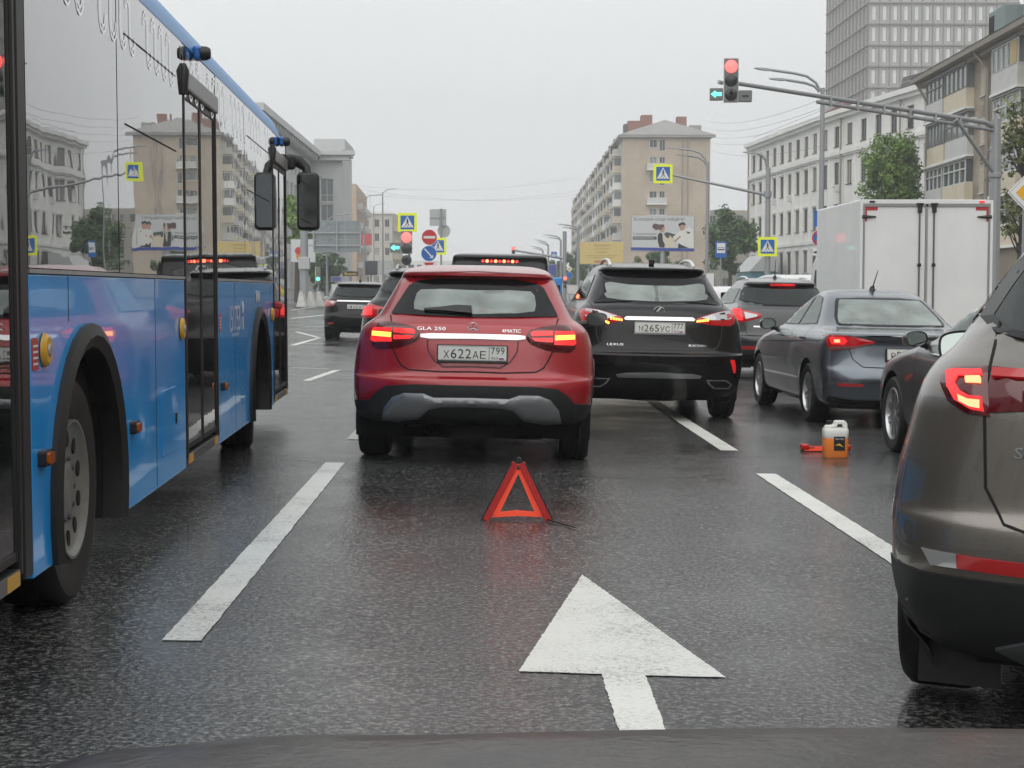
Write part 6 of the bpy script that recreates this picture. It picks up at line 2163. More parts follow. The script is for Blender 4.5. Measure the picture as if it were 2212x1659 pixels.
def brick_mat(name, c1, c2, mortar, scale, stain=.35):
    m = bpy.data.materials.new(name)
    m.use_nodes = True
    nt = m.node_tree
    p = nt.nodes['Principled BSDF']
    N, L = nt.nodes.new, nt.links.new
    tc_ = N('ShaderNodeTexCoord')
    sx = N('ShaderNodeSeparateXYZ')
    cb_ = N('ShaderNodeCombineXYZ')
    L(tc_.outputs['Object'], sx.inputs[0])
    L(sx.outputs['X'], cb_.inputs['X'])
    L(sx.outputs['Z'], cb_.inputs['Y'])
    br_ = N('ShaderNodeTexBrick')
    br_.inputs['Scale'].default_value = scale
    br_.inputs['Color1'].default_value = (*c1, 1)
    br_.inputs['Color2'].default_value = (*c2, 1)
    br_.inputs['Mortar'].default_value = (*mortar, 1)
    br_.inputs['Mortar Size'].default_value = .015
    L(cb_.outputs[0], br_.inputs['Vector'])
    n_ = N('ShaderNodeTexNoise')
    n_.inputs['Scale'].default_value = .16
    n_.inputs['Detail'].default_value = 7
    n_.inputs['Roughness'].default_value = .65
    L(tc_.outputs['Object'], n_.inputs['Vector'])
    mx_ = N('ShaderNodeMix')
    mx_.data_type = 'RGBA'
    mx_.blend_type = 'MULTIPLY'
    mx_.inputs['Factor'].default_value = 1.0
    rp = N('ShaderNodeValToRGB')
    rp.color_ramp.elements[0].position = .35
    rp.color_ramp.elements[0].color = (1 - stain, 1 - stain, 1 - stain, 1)
    rp.color_ramp.elements[1].position = .62
    L(n_.outputs['Fac'], rp.inputs['Fac'])
    L(br_.outputs['Color'], mx_.inputs['A'])
    L(rp.outputs['Color'], mx_.inputs['B'])
    L(mx_.outputs['Result'], p.inputs['Base Color'])
    p.inputs['Roughness'].default_value = .85
    return m
sand_brick = brick_mat('sand_brick', (.56, .46, .35), (.49, .40, .30), (.46, .41, .35), 1.6, .22)
beige_brick = brick_mat('beige_brick', (.60, .52, .41), (.53, .45, .35), (.50, .45, .38), 1.8, .2)
red_brick = brick_mat('red_brick', (.36, .14, .10), (.30, .12, .09), (.30, .25, .22), 2.0, .3)
white_render = mat('white_render', (.80, .80, .77), .8, noise=(.35, .10))
grey_render = mat('grey_render', (.50, .51, .51), .8, noise=(.3, .10))
pale_render = mat('pale_render', (.55, .52, .46), .8, noise=(.3, .10))
orange_render = mat('orange_render', (.50, .38, .28), .8, noise=(.3, .10))
beige_panel = mat('beige_panel', (.64, .57, .44), .7, noise=(1.2, .10))
white_panel = mat('white_panel', (.58, .58, .56), .7, noise=(1.2, .10))
roof_grey = mat('roof_sheet', (.30, .295, .285), .45, metal=.2, noise=(.6, .12))
roof_dark = mat('roof_dark', (.12, .11, .11), .6)
roof_red = mat('roof_dull_red', (.20, .09, .08), .6)
pipe_m = mat('drain_pipe', (.30, .27, .24), .6)

# --- white four-storey office with a gently curved front
t = thing('white_office_building', 'white four-storey office building with tall narrow windows and a curved front', 'building', (0, 0, 0))
PTS = [(29.4, 176), (31.2, 148.5), (31.9, 142), (32.7, 135), (33.6, 128.5), (34.6, 122), (35.8, 115.6)]
fl = [(2.9, 5.0), (6.9, 9.0), (10.6, 12.7), (14.1, 15.9)]
Hh = 17.0
fl_ = [(a - .14, b - .14) for a, b in fl]
for i, (a, b) in enumerate(zip(PTS, PTS[1:])):
    Lk = math.dist(a, b)
    n = 9 if i == 0 else 2
    ws = grid_wins(Lk, n, 1.35, fl_)
    o, rz, L_ = facade(t, a, b, .14, Hh, ws, white_render, fm=frame_brown)
    # pilasters, string courses, cornice
    mb = MB().bx(0, L_, -.35, -.001, 13.15, 13.5)
    mb.bx(0, L_, -.22, -.001, 13.0, 13.149)
    mb.build('string_course', white_render, o)
    MB().bx(0, L_, -.18, -.001, 5.45, 5.75).build('string_course', white_render, o)
    mb = MB().bx(-.1, L_ + .1, -.75, -.001, Hh - .35, Hh + .05)
    mb.bx(-.1, L_ + .1, -.45, -.001, Hh - .65, Hh - .351)
    mb.build('cornice', white_render, o)
    st = L_ / n
    for k in range(n + 1):
        xk = min(max(k * st, .15), L_ - .15)
        MB().bx(xk - .15, xk + .15, -.16, -.001, 5.76, 12.99).build('pilaster', white_render, o)
    if i == 0:
        for k in range(9):
            for (a_, b_) in fl_[:3]:
                MB().bx(st * (k + .5) - .85, st * (k + .5) + .85, -.14, -.001, b_ + .12, b_ + .30).build('window_head', white_render, o)
    # air conditioners
    rng = random.Random(40 + i)
    for _ in range(5 if i == 0 else 1):
        k = rng.randrange(n)
        zz = rng.choice(fl_)
        ac = MB().bx(st * (k + .5) + .7, st * (k + .5) + 1.5, -.42, -.02, zz[0] - .6, zz[0] + .05).build('air_conditioner', frame_white, o, bevel=.04)
    for px_ in (.05,) if i % 2 == 0 else ():
        MB().tube([(px_ + .3, -.30, .2), (px_ + .3, -.30, Hh - .7)], .09, 8).build('drain_pipe', pipe_m, o)
back_pts = [(x + 14, y + .5) for x, y in PTS]
core(t, [(x + .22, y) for x, y in PTS] + back_pts[::-1], .1, Hh + .02, white_render)
MB().prism([(x + .1, y) for x, y in PTS] + back_pts[::-1], Hh + .06, Hh + .35, 'xy').build('roof_edge', roof_grey, t)
o, rz, L_ = facade(t, (43.4, 176.5), (29.4, 176), .14, Hh, [], white_render)
MB().prism([(0, 0), (5, 0), (5, .6), (2.5, 1.9), (0, .6)], 0, 3.5, 'xz').build('roof_dormer', roof_red, t, (32.2, 151, Hh + .35))
MB().prism([(0, 0), (8, 0), (7.2, 1.3), (.8, 1.3)], 0, 4, 'xz').build('roof_dormer', roof_dark, t, (34.2, 132, Hh + .35), (0, 0, R(-78)))
MB().bx(33.2, 33.9, 155, 155.7, Hh + .35, Hh + 2.6).build('chimney', steel_grey, t)
# thin roof railing
for i, (a, b) in enumerate(zip(PTS, PTS[1:])):
    mb = MB().tube([(a[0] + .3, a[1], Hh + .95), (b[0] + .3, b[1], Hh + .95)], .025, 5)
    mb.build('roof_rail', steel_grey, t)

# --- beige apartment house on the right
t = thing('beige_apartment_house', 'five-storey beige brick apartment house with mismatched glazed balconies behind the signal mast', 'building', (0, 0, 0))
A_, B_ = (29.9, 107.5), (28.2, 58.0)
HA = 15.3
FLZ = [.9, 3.75, 6.6, 9.45, 12.3]
ws = []
cols_small = [12.7, 22.9, 25.2, 35.4, 47.6]
for x in cols_small:
    ws += [(x, x + .95, z + .3, z + 1.9) for z in FLZ]
ws += [(15.6 + q, 15.6 + q + .6, z + .7, z + 1.9) for q in (0,) for z in FLZ]
o, rz, L_ = facade(t, A_, B_, .14, HA, ws, beige_brick, fm=frame_white, pm=pane_dark)
u = (Vector(B_) - Vector(A_)).normalized()
nrm = Vector((u.y, -u.x)) * -1
dep = Vector((-u.y, u.x))
core(t, [A_, B_, tuple(Vector(B_) + dep * 12), tuple(Vector(A_) + dep * 12)], .1, HA + .1, beige_brick)
ew, _, _ = facade(t, tuple(Vector(A_) + dep * 12), A_, .14, HA, [], beige_brick)
rng = random.Random(5)
glaz_dark = mat('balcony_glazing', (.10, .11, .12), .12, ior=1.5)
curtain = mat('curtain_yellow', (.50, .38, .18), .8)
def glazed_balcony(par, x0, x1, z0, d, style, idx):
    """parapet, frame grid, panes, roof slab: one balcony"""
    e = empty('balcony', (0, 0, 0), parent=par)
    h = 2.55
    pm = [beige_panel, white_panel, beige_panel, beige_panel][idx % 4]
    fm = [frame_white, frame_white, mat('frame_grey', (.22, .22, .21), .6)][(style // 3) % 3]
    MB().bx(x0, x1, -d, -.002, z0, z0 + 1.12).build('parapet', pm, e)
    MB().bx(x0 - .08, x1 + .08, -d - .08, -.002, z0 - .14, z0 - .002).build('floor_slab', white_render, e)
    MB().bx(x0 + .06, x1 - .06, -d + .08, -.004, z0 + 1.12, z0 + h).build('glass', [pane_pale, pane_pale, glaz_dark][idx % 3], e)
    mb = MB()
    n = 4 if style % 2 else 5
    for k in range(n + 1):
        x = x0 + .04 + (x1 - x0 - .08) * k / n
        mb.bx(x - .045, x + .045, -d + .01, -d + .078, z0 + 1.122, z0 + h)
    for zz in (1.16, 2.0 if style % 2 else 1.165, h - .05):
        mb.bx(x0, x1, -d + .005, -d + .074, z0 + zz - .04, z0 + zz + .04)
    mb.bx(x1 - .02, x1 + .02, -d + .08, -.004, z0 + 1.122, z0 + 1.2)
    mb.build('glazing_bars', fm, e)
    MB().bx(x0 - .10, x1 + .10, -d - .12, -.002, z0 + h + .002, z0 + h + .10).build('balcony_roof', mat('frame_grey', (.22, .22, .21), .6), e)
    if style == 4:
        MB().bx(x1 - 1.3, x1 - .15, -d - .004, -d + .006, z0 + 1.22, z0 + h - .12).build('curtain', curtain, e)
    return e
idx = 0
for (x0, x1) in ((1.3, 5.6), (6.0, 11.3), (16.6, 21.6), (27.0, 31.2), (31.6, 34.6), (37.4, 42.4)):
    for k, z in enumerate(FLZ[1:]):
        glazed_balcony(o, x0, x1, z - .1, .50 if idx % 2 else .38, rng.randrange(9), rng.randrange(6))
        idx += 1
for x in (14.8, 24.3, 36.2):
    MB().tube([(x, -.18, .2), (x, -.18, HA - 1.4), (x - .9, -.75, HA - .3)], .09, 8).build('drain_pipe', pipe_m, o)
MB().tube([(.3, -.18, .2), (.3, -.18, HA - 1.6), (-.2, -.8, HA - .3)], .09, 8).build('drain_pipe', pipe_m, o)
mb = MB().bx(-.8, L_ + .5, -1.05, -.002, HA - .28, HA + .05)
mb.bx(-.8, L_ + .5, -.5, -.003, HA - .55, HA - .285)
mb.build('eaves', mat('eaves_brown', (.26, .23, .20), .7), o)
MB().add([(-.9, -1.1, HA + .06), (L_ + .5, -1.1, HA + .06), (L_ + .5, 6, HA + 2.1), (-.9, 6, HA + 2.1), (L_ + .5, 12, HA + .1), (-.9, 12, HA + .1)], [(0, 1, 2, 3), (3, 2, 4, 5), (0, 3, 5), (1, 4, 2)]).build('roof', roof_grey, o)
MB().bx(13.0, 16.2, .3, 2.3, HA + .2, HA + 2.1).build('dormer', mat('dormer_green', (.20, .25, .25), .6), o, bevel=.05)
MB().bx(13.2, 14.2, .27, .298, HA + .7, HA + 1.8).build('dormer_opening', seam, o)
MB().bx(17.5, 20.5, 1.0, 2.8, HA + .3, HA + 6.0).build('chimney', beige_brick, o)
for x, z in ((11.55, 10.9), (22.1, 8.2), (12.9, 5.3)):
    MB().bx(x, x + .8, -.40, -.02, z, z + .55).build('air_conditioner', frame_white, o, bevel=.04)

# --- office tower
t = thing('office_tower', 'tall grey office tower with a dense grid of slim white windows', 'building', (0, 0, 0))
tower_grey = mat('tower_panel', (.40, .39, .37), .6, noise=(.2, .08))
tower_ledge = mat('tower_ledge', (.24, .235, .225), .6)
tower_pane = mat('tower_pane', (.72, .74, .75), .25)
TX0, TX1, TY0, TY1 = 66.2, 92.0, 276.0, 309.0
core(t, [(TX0 + .35, TY0 + .35), (TX1, TY0 + .35), (TX1, TY1), (TX0 + .35, TY1)], 0, 72, tower_grey)
P_ = 3.6
def tower_face(A, B, n):
    A, B = Vector(A), Vector(B)
    L = (B - A).length
    rz = math.atan2(B.y - A.y, B.x - A.x)
    st = L / n
    ws = []
    for f_ in range(6, 17):
        for k in range(n):
            ws.append((k * st + st * .33, k * st + st * .72, f_ * P_ + .65, f_ * P_ + 3.15))
    o, _, _ = facade(t, A, B, 0, 72.0, ws, tower_grey, rev=.25, fm=tower_ledge, pm=tower_pane, mull=0)
    for f_ in range(20):
        MB().bx(-.25, L + .25, -.32, -.002, f_ * P_ - .13, f_ * P_ + .13).build('floor_ledge', tower_ledge, o)
    fin = MB().bx(-.06, .06, -.22, -.001, 5 * P_, 18 * P_).mesh('fin', tower_ledge)
    for k in range(n + 1):
        link('fin', fin, o, (k * st, 0, 0))
tower_face((TX0, TY0), (TX1, TY0), 14)
tower_face((TX0, TY1), (TX0, TY0), 12)

# --- brick apartment block in the middle distance
t = thing('brick_apartment_block', 'nine-storey sand brick apartment block with balconies and red brick chimneys behind the billboards', 'building', (0, 0, 0))
E0, E1 = (24.2, 277.0), (39.3, 277.0)
FarP = (28.1, 486.0)
HB = 27.6
fz = [1.2 + 2.95 * k for k in range(9)]
ws = [(6.3, 7.3, z + .25, z + 2.2) for z in fz[1:]] + [(4.6, 5.9, z + .8, z + 2.2) for z in fz[1:]]
o, rz, L_ = facade(t, E0, E1, .14, HB, ws, sand_brick, fm=frame_white)
for z in (fz[3], fz[4], fz[5], fz[7]):
    e = MB().bx(4.1, 7.5, -1.1, -.002, z, z + 1.05).build('balcony', white_panel, o)
    MB().bx(4.0, 7.6, -1.2, -.003, z - .16, z - .003).build('floor_slab', white_render, e)
for x in (10.3, 11.2):
    MB().tube([(x, -.15, .2), (x, -.15, HB - .8)], .08, 6).build('drain_pipe', pipe_m, o)
MB().bx(-.6, L_ + .8, -.8, -.002, HB - .25, HB + .15).build('eaves', roof_grey, o)
MB().add([(-.8, -.9, HB + .16), (L_ + .9, -.9, HB + .16), (L_ / 2, 3.0, HB + 3.1), (L_ / 2 + 4, 205, HB + 3.1), (-.8 + 4, 209, HB + .16), (L_ + 4.9, 209, HB + .16)],
         [(0, 1, 2), (0, 2, 3, 4), (1, 5, 3, 2), (4, 3, 5)]).build('roof', roof_grey, o)
MB().bx(1.2, 4.6, 3.5, 6, HB, HB + 3.0).build('chimney', red_brick, o)
MB().bx(3.8, 5.7, 6.2, 9, HB, HB + 4.3).build('chimney', red_brick, o)
MB().bx(9.9, 11.6, 5, 7, HB, HB + 3.9).build('chimney', red_brick, o)
MB().bx(12.2, 14.2, 5, 7, HB, HB + 2.4).build('roof_box', roof_grey, o)
core(t, [(24.45, 277.25), (39.2, 277.25), (43.0, 486), (28.35, 486)], .1, HB, sand_brick)
nb_ = 20
ws = []
Lf = math.dist(FarP, E0)
stp = Lf / nb_
for k in range(nb_):
    for z in fz:
        ws.append((k * stp + stp * .62, k * stp + stp * .80, z + .8, z + 2.3))
o, rz, L_ = facade(t, FarP, E0, .14, HB, ws, pale_render, fm=frame_white)
balm = {}
rng = random.Random(11)
for k in range(nb_):
    for fi, z in enumerate(fz[1:]):
        v_ = rng.randrange(4)
        if v_ not in balm:
            mb = MB().bx(0, 4.2, -1.25, -.002, 0, 1.1)
            mb.bx(-.1, 4.3, -1.35, -.003, -.16, -.003)
            if v_:
                mb.bx(.06, 4.14, -1.15, -.004, 1.102, 2.5, 1)
                for q in range(5):
                    mb.bx(q * 1.02, q * 1.02 + .12, -1.24, -1.152, 1.102, 2.5, 2 if v_ == 1 else 0)
                mb.bx(-.12, 4.32, -1.4, -.004, 2.502, 2.62, 0)
            balm[v_] = mb.mesh('balcony', [[white_panel, beige_panel, white_render, pale_render][v_], [pane_dark, glaz_dark, pane_pale, pane_dark][v_], frame_white])
        link('balcony', balm[v_], o, (k * stp + .8, 0, z))
MB().bx(-.5, L_ + .5, -.9, -.002, HB - .25, HB + .15).build('eaves', roof_grey, o)
for k in range(7):
    MB().bx(L_ - 8 - k * 28, L_ - 5 - k * 28, .5, 3.0, HB, HB + 2.6).build('roof_box', roof_dark, o)

# --- left: grey classical building with a glazed corner bay
t = thing('grey_classical_building', 'long grey building with a heavy cornice and glazed corner bay behind the bus', 'building', (0, 0, 0))
HL = 17.0
floors = [(1.2, 4.2), (6.0, 8.3), (10.0, 12.3), (13.4, 15.2)]
ws = grid_wins(50, 14, 1.8, floors)
o, rz, L_ = facade(t, (-20.2, 140.0), (-20.2, 190.0), .32, HL, ws, grey_render, fm=frame_white)
mb = MB().bx(-.5, L_ - .2, -1.3, -.002, HL - .5, HL + .15)
mb.bx(-.5, L_ - .2, -.8, -.003, HL - 1.0, HL - .505)
mb.build('cornice', grey_render, o)
for k in range(25):
    MB().bx(k * 2 + .2, k * 2 + .7, -1.1, -.81, HL - .95, HL - .51).build('cornice_bracket', grey_render, o)
core(t, [(-34, 140.2), (-20.45, 140.2), (-20.45, 190), (-34, 190)], .2, HL, grey_render)
facade(t, (-34, 140.0), (-20.2, 140.0), .32, HL, grid_wins(13.8, 4, 1.8, floors), grey_render)
ws = [(1.15, 2.65, 2.0, 4.8), (1.15, 2.65, 5.1, 8.0), (1.15, 2.65, 8.3, 11.0), (1.15, 2.65, 11.3, 14.0)]
o, rz, L_ = facade(t, (-20.2, 189.0), (-16.5, 189.0), .32, HL + .6, ws, grey_render, fm=frame_white, pm=pane_pale, mull=1, trans=.3)
mb = MB().bx(-.6, L_ + 1.5, -1.3, -.002, HL - .3, HL + .2)
mb.bx(-.6, L_ + .9, -.8, -.003, HL - .9, HL - .305)
mb.build('cornice', grey_render, o)
core(t, [(-20.0, 189.25), (-16.5, 189.25), (-16.5, 203), (-20.0, 203)], .2, HL + .6, grey_render)
mb = MB().bx(-19.8, -16.2, 189.2, 202, HL + .7, HL + 2.0)
mb.build('parapet', grey_render, t)

# --- left, farther: orange-rendered block, pale apartment block, low pale buildings
t = thing('orange_rendered_block', 'orange-rendered apartment block peeping out behind the grey building', 'building', (0, 0, 0))
o, _, _ = facade(t, (-25.5, 262.0), (-20.6, 262.0), .32, 18.2, [], orange_render)
ff = [(z, z + 1.6) for z in (2.0, 5.2, 8.4, 11.6, 14.8)]
o, _, Lq = facade(t, (-20.6, 262.0), (-21.6, 300.0), .32, 18.2, grid_wins(38, 9, 1.6, ff), orange_render)
for k in range(8):
    for (a, b) in ff[1:]:
        MB().bx(k * 4.3 + 3.0, k * 4.3 + 5.0, -.9, -.002, a - .6, a + .35).build('balcony', white_panel, o)
core(t, [(-25.4, 262.25), (-20.85, 262.25), (-21.9, 300), (-26, 300)], .2, 18.2, orange_render)
t = thing('pale_apartment_block', 'pale five-storey apartment block beyond the island signals', 'building', (0, 0, 0))
ff = [(z, z + 1.6) for z in (2.2, 5.1, 8.0, 10.9, 13.8)]
o, _, _ = facade(t, (-24.9, 330.0), (-18.6, 330.0), .32, 16.8, [w for w in grid_wins(6.3, 3, .95, ff)], pale_render)
MB().bx(-.3, 6.6, -.3, -.002, 16.5, 16.95).build('cornice', white_render, o)
o, _, _ = facade(t, (-18.6, 330.0), (-17.6, 352.0), .32, 16.8, grid_wins(22, 5, 1.2, ff), pale_render)
for k in range(4):
    for (a, b) in ff[1:]:
        MB().bx(k * 5 + 3.2, k * 5 + 5.6, -1.0, -.002, a - .7, a + .3).build('balcony', beige_panel, o)
core(t, [(-24.8, 330.25), (-18.8, 330.25), (-17.9, 352), (-25, 352)], .2, 16.8, pale_render)
for x in (-23.4, -20.9):
    MB().tube([(x, 334, 17), (x, 334, 20.5)], .05, 5).build('roof_aerial', steel_grey, t)
t = thing('far_low_building', 'low pale building closing the street in the distance', 'building', (0, 0, 0))
o, _, _ = facade(t, (-26.0, 430.0), (-8.0, 430.0), .2, 8.8, grid_wins(18, 9, 1.2, [(1, 2.8), (4, 5.8), (6.4, 7.8)]), white_render)
core(t, [(-26, 430.25), (-8, 430.25), (-8, 440), (-26, 440)], .2, 8.8, white_render)
t = thing('far_grey_block', 'faint grey block at the very end of the street', 'building', (0, 0, 0))
o, _, _ = facade(t, (-9.0, 600.0), (16.0, 600.0), .2, 9.0, grid_wins(25, 10, 1.4, [(1, 2.8), (4, 5.8), (6.8, 8.2)]), grey_render)
core(t, [(-9, 600.25), (16, 600.25), (16, 615), (-9, 615)], .2, 9.0, grey_render)
# background house right, behind the trees
t = thing('background_block', 'pale block half hidden by trees between brick block and white office', 'building', (0, 0, 0))
ff = [(z, z + 1.6) for z in (2.0, 5.2, 8.4, 11.6, 14.8)]
o, _, _ = facade(t, (46.0, 330.0), (60.0, 330.0), .14, 17.5, grid_wins(14, 5, 1.4, ff), pale_render)
core(t, [(46, 330.25), (60, 330.25), (60, 345), (46, 345)], .1, 17.5, pale_render)
# teal shed
t = thing('teal_shed', 'teal shed with a pale gabled roof at the corner of the white office', 'shed', (26.6, 158.0, .14))
MB().bx(0, 2.35, .15, 9, 0, 3.0).build('walls', mat('teal_sheet', (.10, .30, .36), .5, noise=(2, .1)), t)
MB().prism([(-.25, 3.0), (1.2, 4.6), (2.6, 4.9), (2.6, 3.0)], -.2, 9.2, 'xz').build('roof', mat('pale_roof', (.50, .52, .52), .5), t)

# street behind the camera, so that paint and glass have a real street to mirror
for k, (x0, x1, y0, y1, h_, m_, lab) in enumerate([(24, 38, -95, 40, 16, beige_brick, 'beige apartment house continuing the street behind the viewer, right side'),
                                                   (-40, -24, -110, 20, 18, grey_render, 'grey apartment house behind the viewer, left side'),
                                                   (-20, 20, -190, -175, 22, pale_render, 'pale block closing the street behind the viewer')]):
    t = thing('street_building', lab, 'building', (0, 0, 0))
    core(t, [(x0, y0), (x1, y0), (x1, y1), (x0, y1)], -.1, h_, m_, 'wall')
    fl2 = [(1.5 + 3 * q, 3.2 + 3 * q) for q in range(int(h_ / 3.2))]
    if k == 0:
        facade(t, (x0 - .3, y1), (x0 - .3, y0), 0, h_, grid_wins(y1 - y0, 22, 1.6, fl2), m_, name='front_wall')
    elif k == 1:
        facade(t, (x1 + .3, y0), (x1 + .3, y1), 0, h_, grid_wins(y1 - y0, 22, 1.6, fl2), m_, name='front_wall')
    else:
        facade(t, (x1, y1 + .3), (x0, y1 + .3), 0, h_, grid_wins(x1 - x0, 10, 1.8, fl2), m_, name='front_wall')

# ================================================================== TREES
def leaf_mat(name, c):
    m = bpy.data.materials.new(name)
    m.use_nodes = True
    nt = m.node_tree
    p = nt.nodes['Principled BSDF']
    p.inputs['Roughness'].default_value = .55
    tc_ = nt.nodes.new('ShaderNodeTexCoord')
    n_ = nt.nodes.new('ShaderNodeTexNoise')
    n_.inputs['Scale'].default_value = 1.4
    n_.inputs['Detail'].default_value = 5
    rp = nt.nodes.new('ShaderNodeValToRGB')
    rp.color_ramp.elements[0].position = .3
    rp.color_ramp.elements[0].color = (*[x * .5 for x in c], 1)
    rp.color_ramp.elements[1].position = .72
    rp.color_ramp.elements[1].color = (*[x * 1.5 for x in c], 1)
    nt.links.new(tc_.outputs['Object'], n_.inputs['Vector'])
    nt.links.new(n_.outputs['Fac'], rp.inputs['Fac'])
    nt.links.new(rp.outputs['Color'], p.inputs['Base Color'])
    return m
leaf_green = leaf_mat('leaves_fresh_green', (.15, .25, .05))
leaf_dark = leaf_mat('leaves_dark_green', (.07, .135, .045))
leaf_olive = leaf_mat('leaves_olive', (.12, .14, .05))
bark = mat('bark', (.06, .05, .042), .85, noise=(8, .3), bump=(12, .5, .03))
def tree(name, label, base, H, crown_c, crown_r, n_leaf, lm, seed, leaf=.22, clumps=26, trunk_r=.18, group=None, limbs=7):
    rng = random.Random(seed)
    t = thing(name, label, 'tree', base, 0, group)
    cc = Vector(crown_c)
    tr = MB().tube([(0, 0, -.1), (rng.uniform(-.1, .1), 0, cc.z * .4), (cc.x * .5, cc.y * .5, cc.z * .8), tuple(cc + Vector((0, 0, crown_r[2] * .5)))], [trunk_r * 1.3, trunk_r, trunk_r * .7, trunk_r * .15], 9)
    cl = []
    for k in range(clumps):
        while True:
            p = Vector((rng.uniform(-1, 1), rng.uniform(-1, 1), rng.uniform(-1, 1)))
            if p.length <= 1:
                break
        p = p * (.55 + .45 * rng.random()) if p.length < .5 else p * rng.uniform(.85, 1.12)
        cl.append((cc + Vector((p.x * crown_r[0], p.y * crown_r[1], p.z * crown_r[2])), rng.uniform(.12, .38) * min(crown_r)))
    for k in range(limbs):
        c_, r_ = cl[k % len(cl)]
        st_ = Vector((cc.x * .4, cc.y * .4, cc.z * (.55 + .3 * rng.random())))
        midp = st_.lerp(c_, .5) + Vector((0, 0, -.1 * crown_r[2]))
        tr.tube([tuple(st_), tuple(midp), tuple(c_)], [trunk_r * .45, trunk_r * .3, trunk_r * .08], 6)
    tr.build('trunk', bark, t, smooth=True)
    vs, fs = [], []
    for i in range(n_leaf):
        c_, r_ = cl[rng.randrange(len(cl))]
        d = Vector((rng.gauss(0, 1), rng.gauss(0, 1), rng.gauss(0, 1))).normalized() * r_ * (rng.random() ** .4) * 1.25
        p = c_ + d
        nrm = (d.normalized() + Vector((rng.gauss(0, .5), rng.gauss(0, .5), rng.gauss(.4, .5)))).normalized()
        a = nrm.orthogonal().normalized()
        a.rotate(Matrix.Rotation(rng.random() * 6.28, 3, nrm))
        b = nrm.cross(a)
        s_ = leaf * rng.uniform(.6, 1.3)
        q = len(vs)
        vs += [tuple(p + a * s_), tuple(p + b * s_ * .45 + nrm * s_ * .1), tuple(p - a * s_ * .8), tuple(p - b * s_ * .45 + nrm * s_ * .1)]
        fs.append((q, q + 1, q + 2, q + 3))
    me = bpy.data.meshes.new('crown')
    me.from_pydata(vs, [], fs)
    me.materials.append(lm)
    o = link('crown', me, t)
    o['kind'] = 'stuff'
    return t
def tree_px(name, label, px, py, Y, wpx, hpx, n_leaf, lm, seed, leaf=.22, clumps=30, **kw):
    c_ = at(px, py, Y)
    k = Y / FPX
    g = .14
    return tree(name, label, (c_.x, Y, g), c_.z + hpx * k / 2, (0, 0, c_.z - g), (wpx * k / 2, wpx * k / 2, hpx * k / 2), n_leaf, lm, seed, leaf, clumps, **kw)
tree_px('leafy_tree', 'bushy bright green tree between the white office and beige apartment house', 1932, 375, 108.5, 132, 165, 13000, leaf_green, 1, .16, 85)
tree_px('leafy_tree', 'dark green tree behind the bus stop sign', 1576, 530, 150.0, 100, 150, 9000, leaf_dark, 2, .22, 60)
tree_px('sparse_tree', 'thin leafy branches in front of the beige balconies at the right edge', 2225, 300, 50.0, 175, 190, 1500, leaf_olive, 3, .11, 40, trunk_r=.12, limbs=24)
tree_px('sparse_tree', 'small sparse tree low at the right edge behind the diamond sign', 2205, 455, 60.0, 90, 130, 1300, leaf_olive, 4, .11, 30, trunk_r=.08, limbs=16)
tree_px('leafy_tree', 'yellow-green tree between bus mirror and grey building', 640, 486, 125.0, 70, 110, 5000, leaf_green, 5, .25, 30)
tree_px('leafy_tree', 'rounded green tree beside the yellow billboard', 1243, 580, 225.0, 56, 80, 5000, leaf_dark, 6, .32, 30)
tree_px('low_tree', 'small green tree under the white billboard', 1428, 568, 170.0, 70, 60, 4000, leaf_dark, 7, .22, 26)
tree_px('low_tree', 'thin bush beside the small tree under the white billboard', 1382, 572, 172.0, 40, 46, 1500, leaf_olive, 8, .2, 18)
tree_px('leafy_tree', 'grey-green tree behind the direction sign', 705, 575, 170.0, 90, 90, 4000, leaf_dark, 9, .26, 28)
tree_px('leafy_tree', 'distant tree beyond the blue banner', 1205, 588, 290.0, 40, 50, 2500, leaf_dark, 10, .4, 22)

# ================================================================== LEFT SIDE CLUTTER
conc = mat('barrier_white', (.58, .58, .56), .7, noise=(3, .12))
n = 0
for k, (px_, Y, lab) in enumerate(((652, 96, 'beside the gantry pole'), (672, 97, 'second from the gantry pole'), (690, 98, 'third from the gantry pole'), (720, 100, 'beside the black hatchback'))):
    p = at(px_, 625, Y)
    t = thing('road_barrier', 'white concrete road barrier ' + lab, 'barrier', (p.x, p.y, .32), 0, 'white road barriers on the left')
    MB().prism([(-.3, 0), (.3, 0), (.22, .25), (.10, .85), (-.10, .85), (-.22, .25)], -.6, .6, 'yz' if False else 'xz').build('barrier_body', conc, t, bevel=.02)
    MB().bx(-.13, .13, -.4, .4, .86, .93).build('top_rail', steel_grey, t)
def panel_thing(name, label, cat, px0, px1, py0, py1, Y, m, extra=None, post=True):
    a, b = at(px0, py1, Y), at(px1, py0, Y)
    t = thing(name, label, cat, ((a.x + b.x) / 2, Y, .2))
    w, h, zb = b.x - a.x, b.z - a.z, a.z - .2
    MB().bx(-w / 2, w / 2, 0, .25, zb, zb + h).build('frame', steel_grey, t)
    MB().bx(-w / 2 + .05, w / 2 - .05, -.02, -.002, zb + .05, zb + h - .05).build('panel', m, t)
    if post:
        MB().tube([(0, .12, 0), (0, .12, zb)], .12, 8).build('post', pole_m, t)
    if extra:
        extra(t, w, h, zb)
    return t
z3 = lambda x, y: (557.5 + x * .32763, 278.7 + y * .32763)
def ex1(t, w, h, zb):
    MB().prism([(-w * .30, zb + h * .35), (w * .0, zb + h * .35), (w * .02, zb + h * .12), (-w * .25, zb + h * .12)], -.03, -.022, 'xz').build('orange_print', mat('print_orange', (.55, .22, .05), .5), t)
    MB().prism(circ(-w * .18, zb + h * .5, h * .16, 12), -.03, -.022, 'xz').build('red_print', red_stick, t)
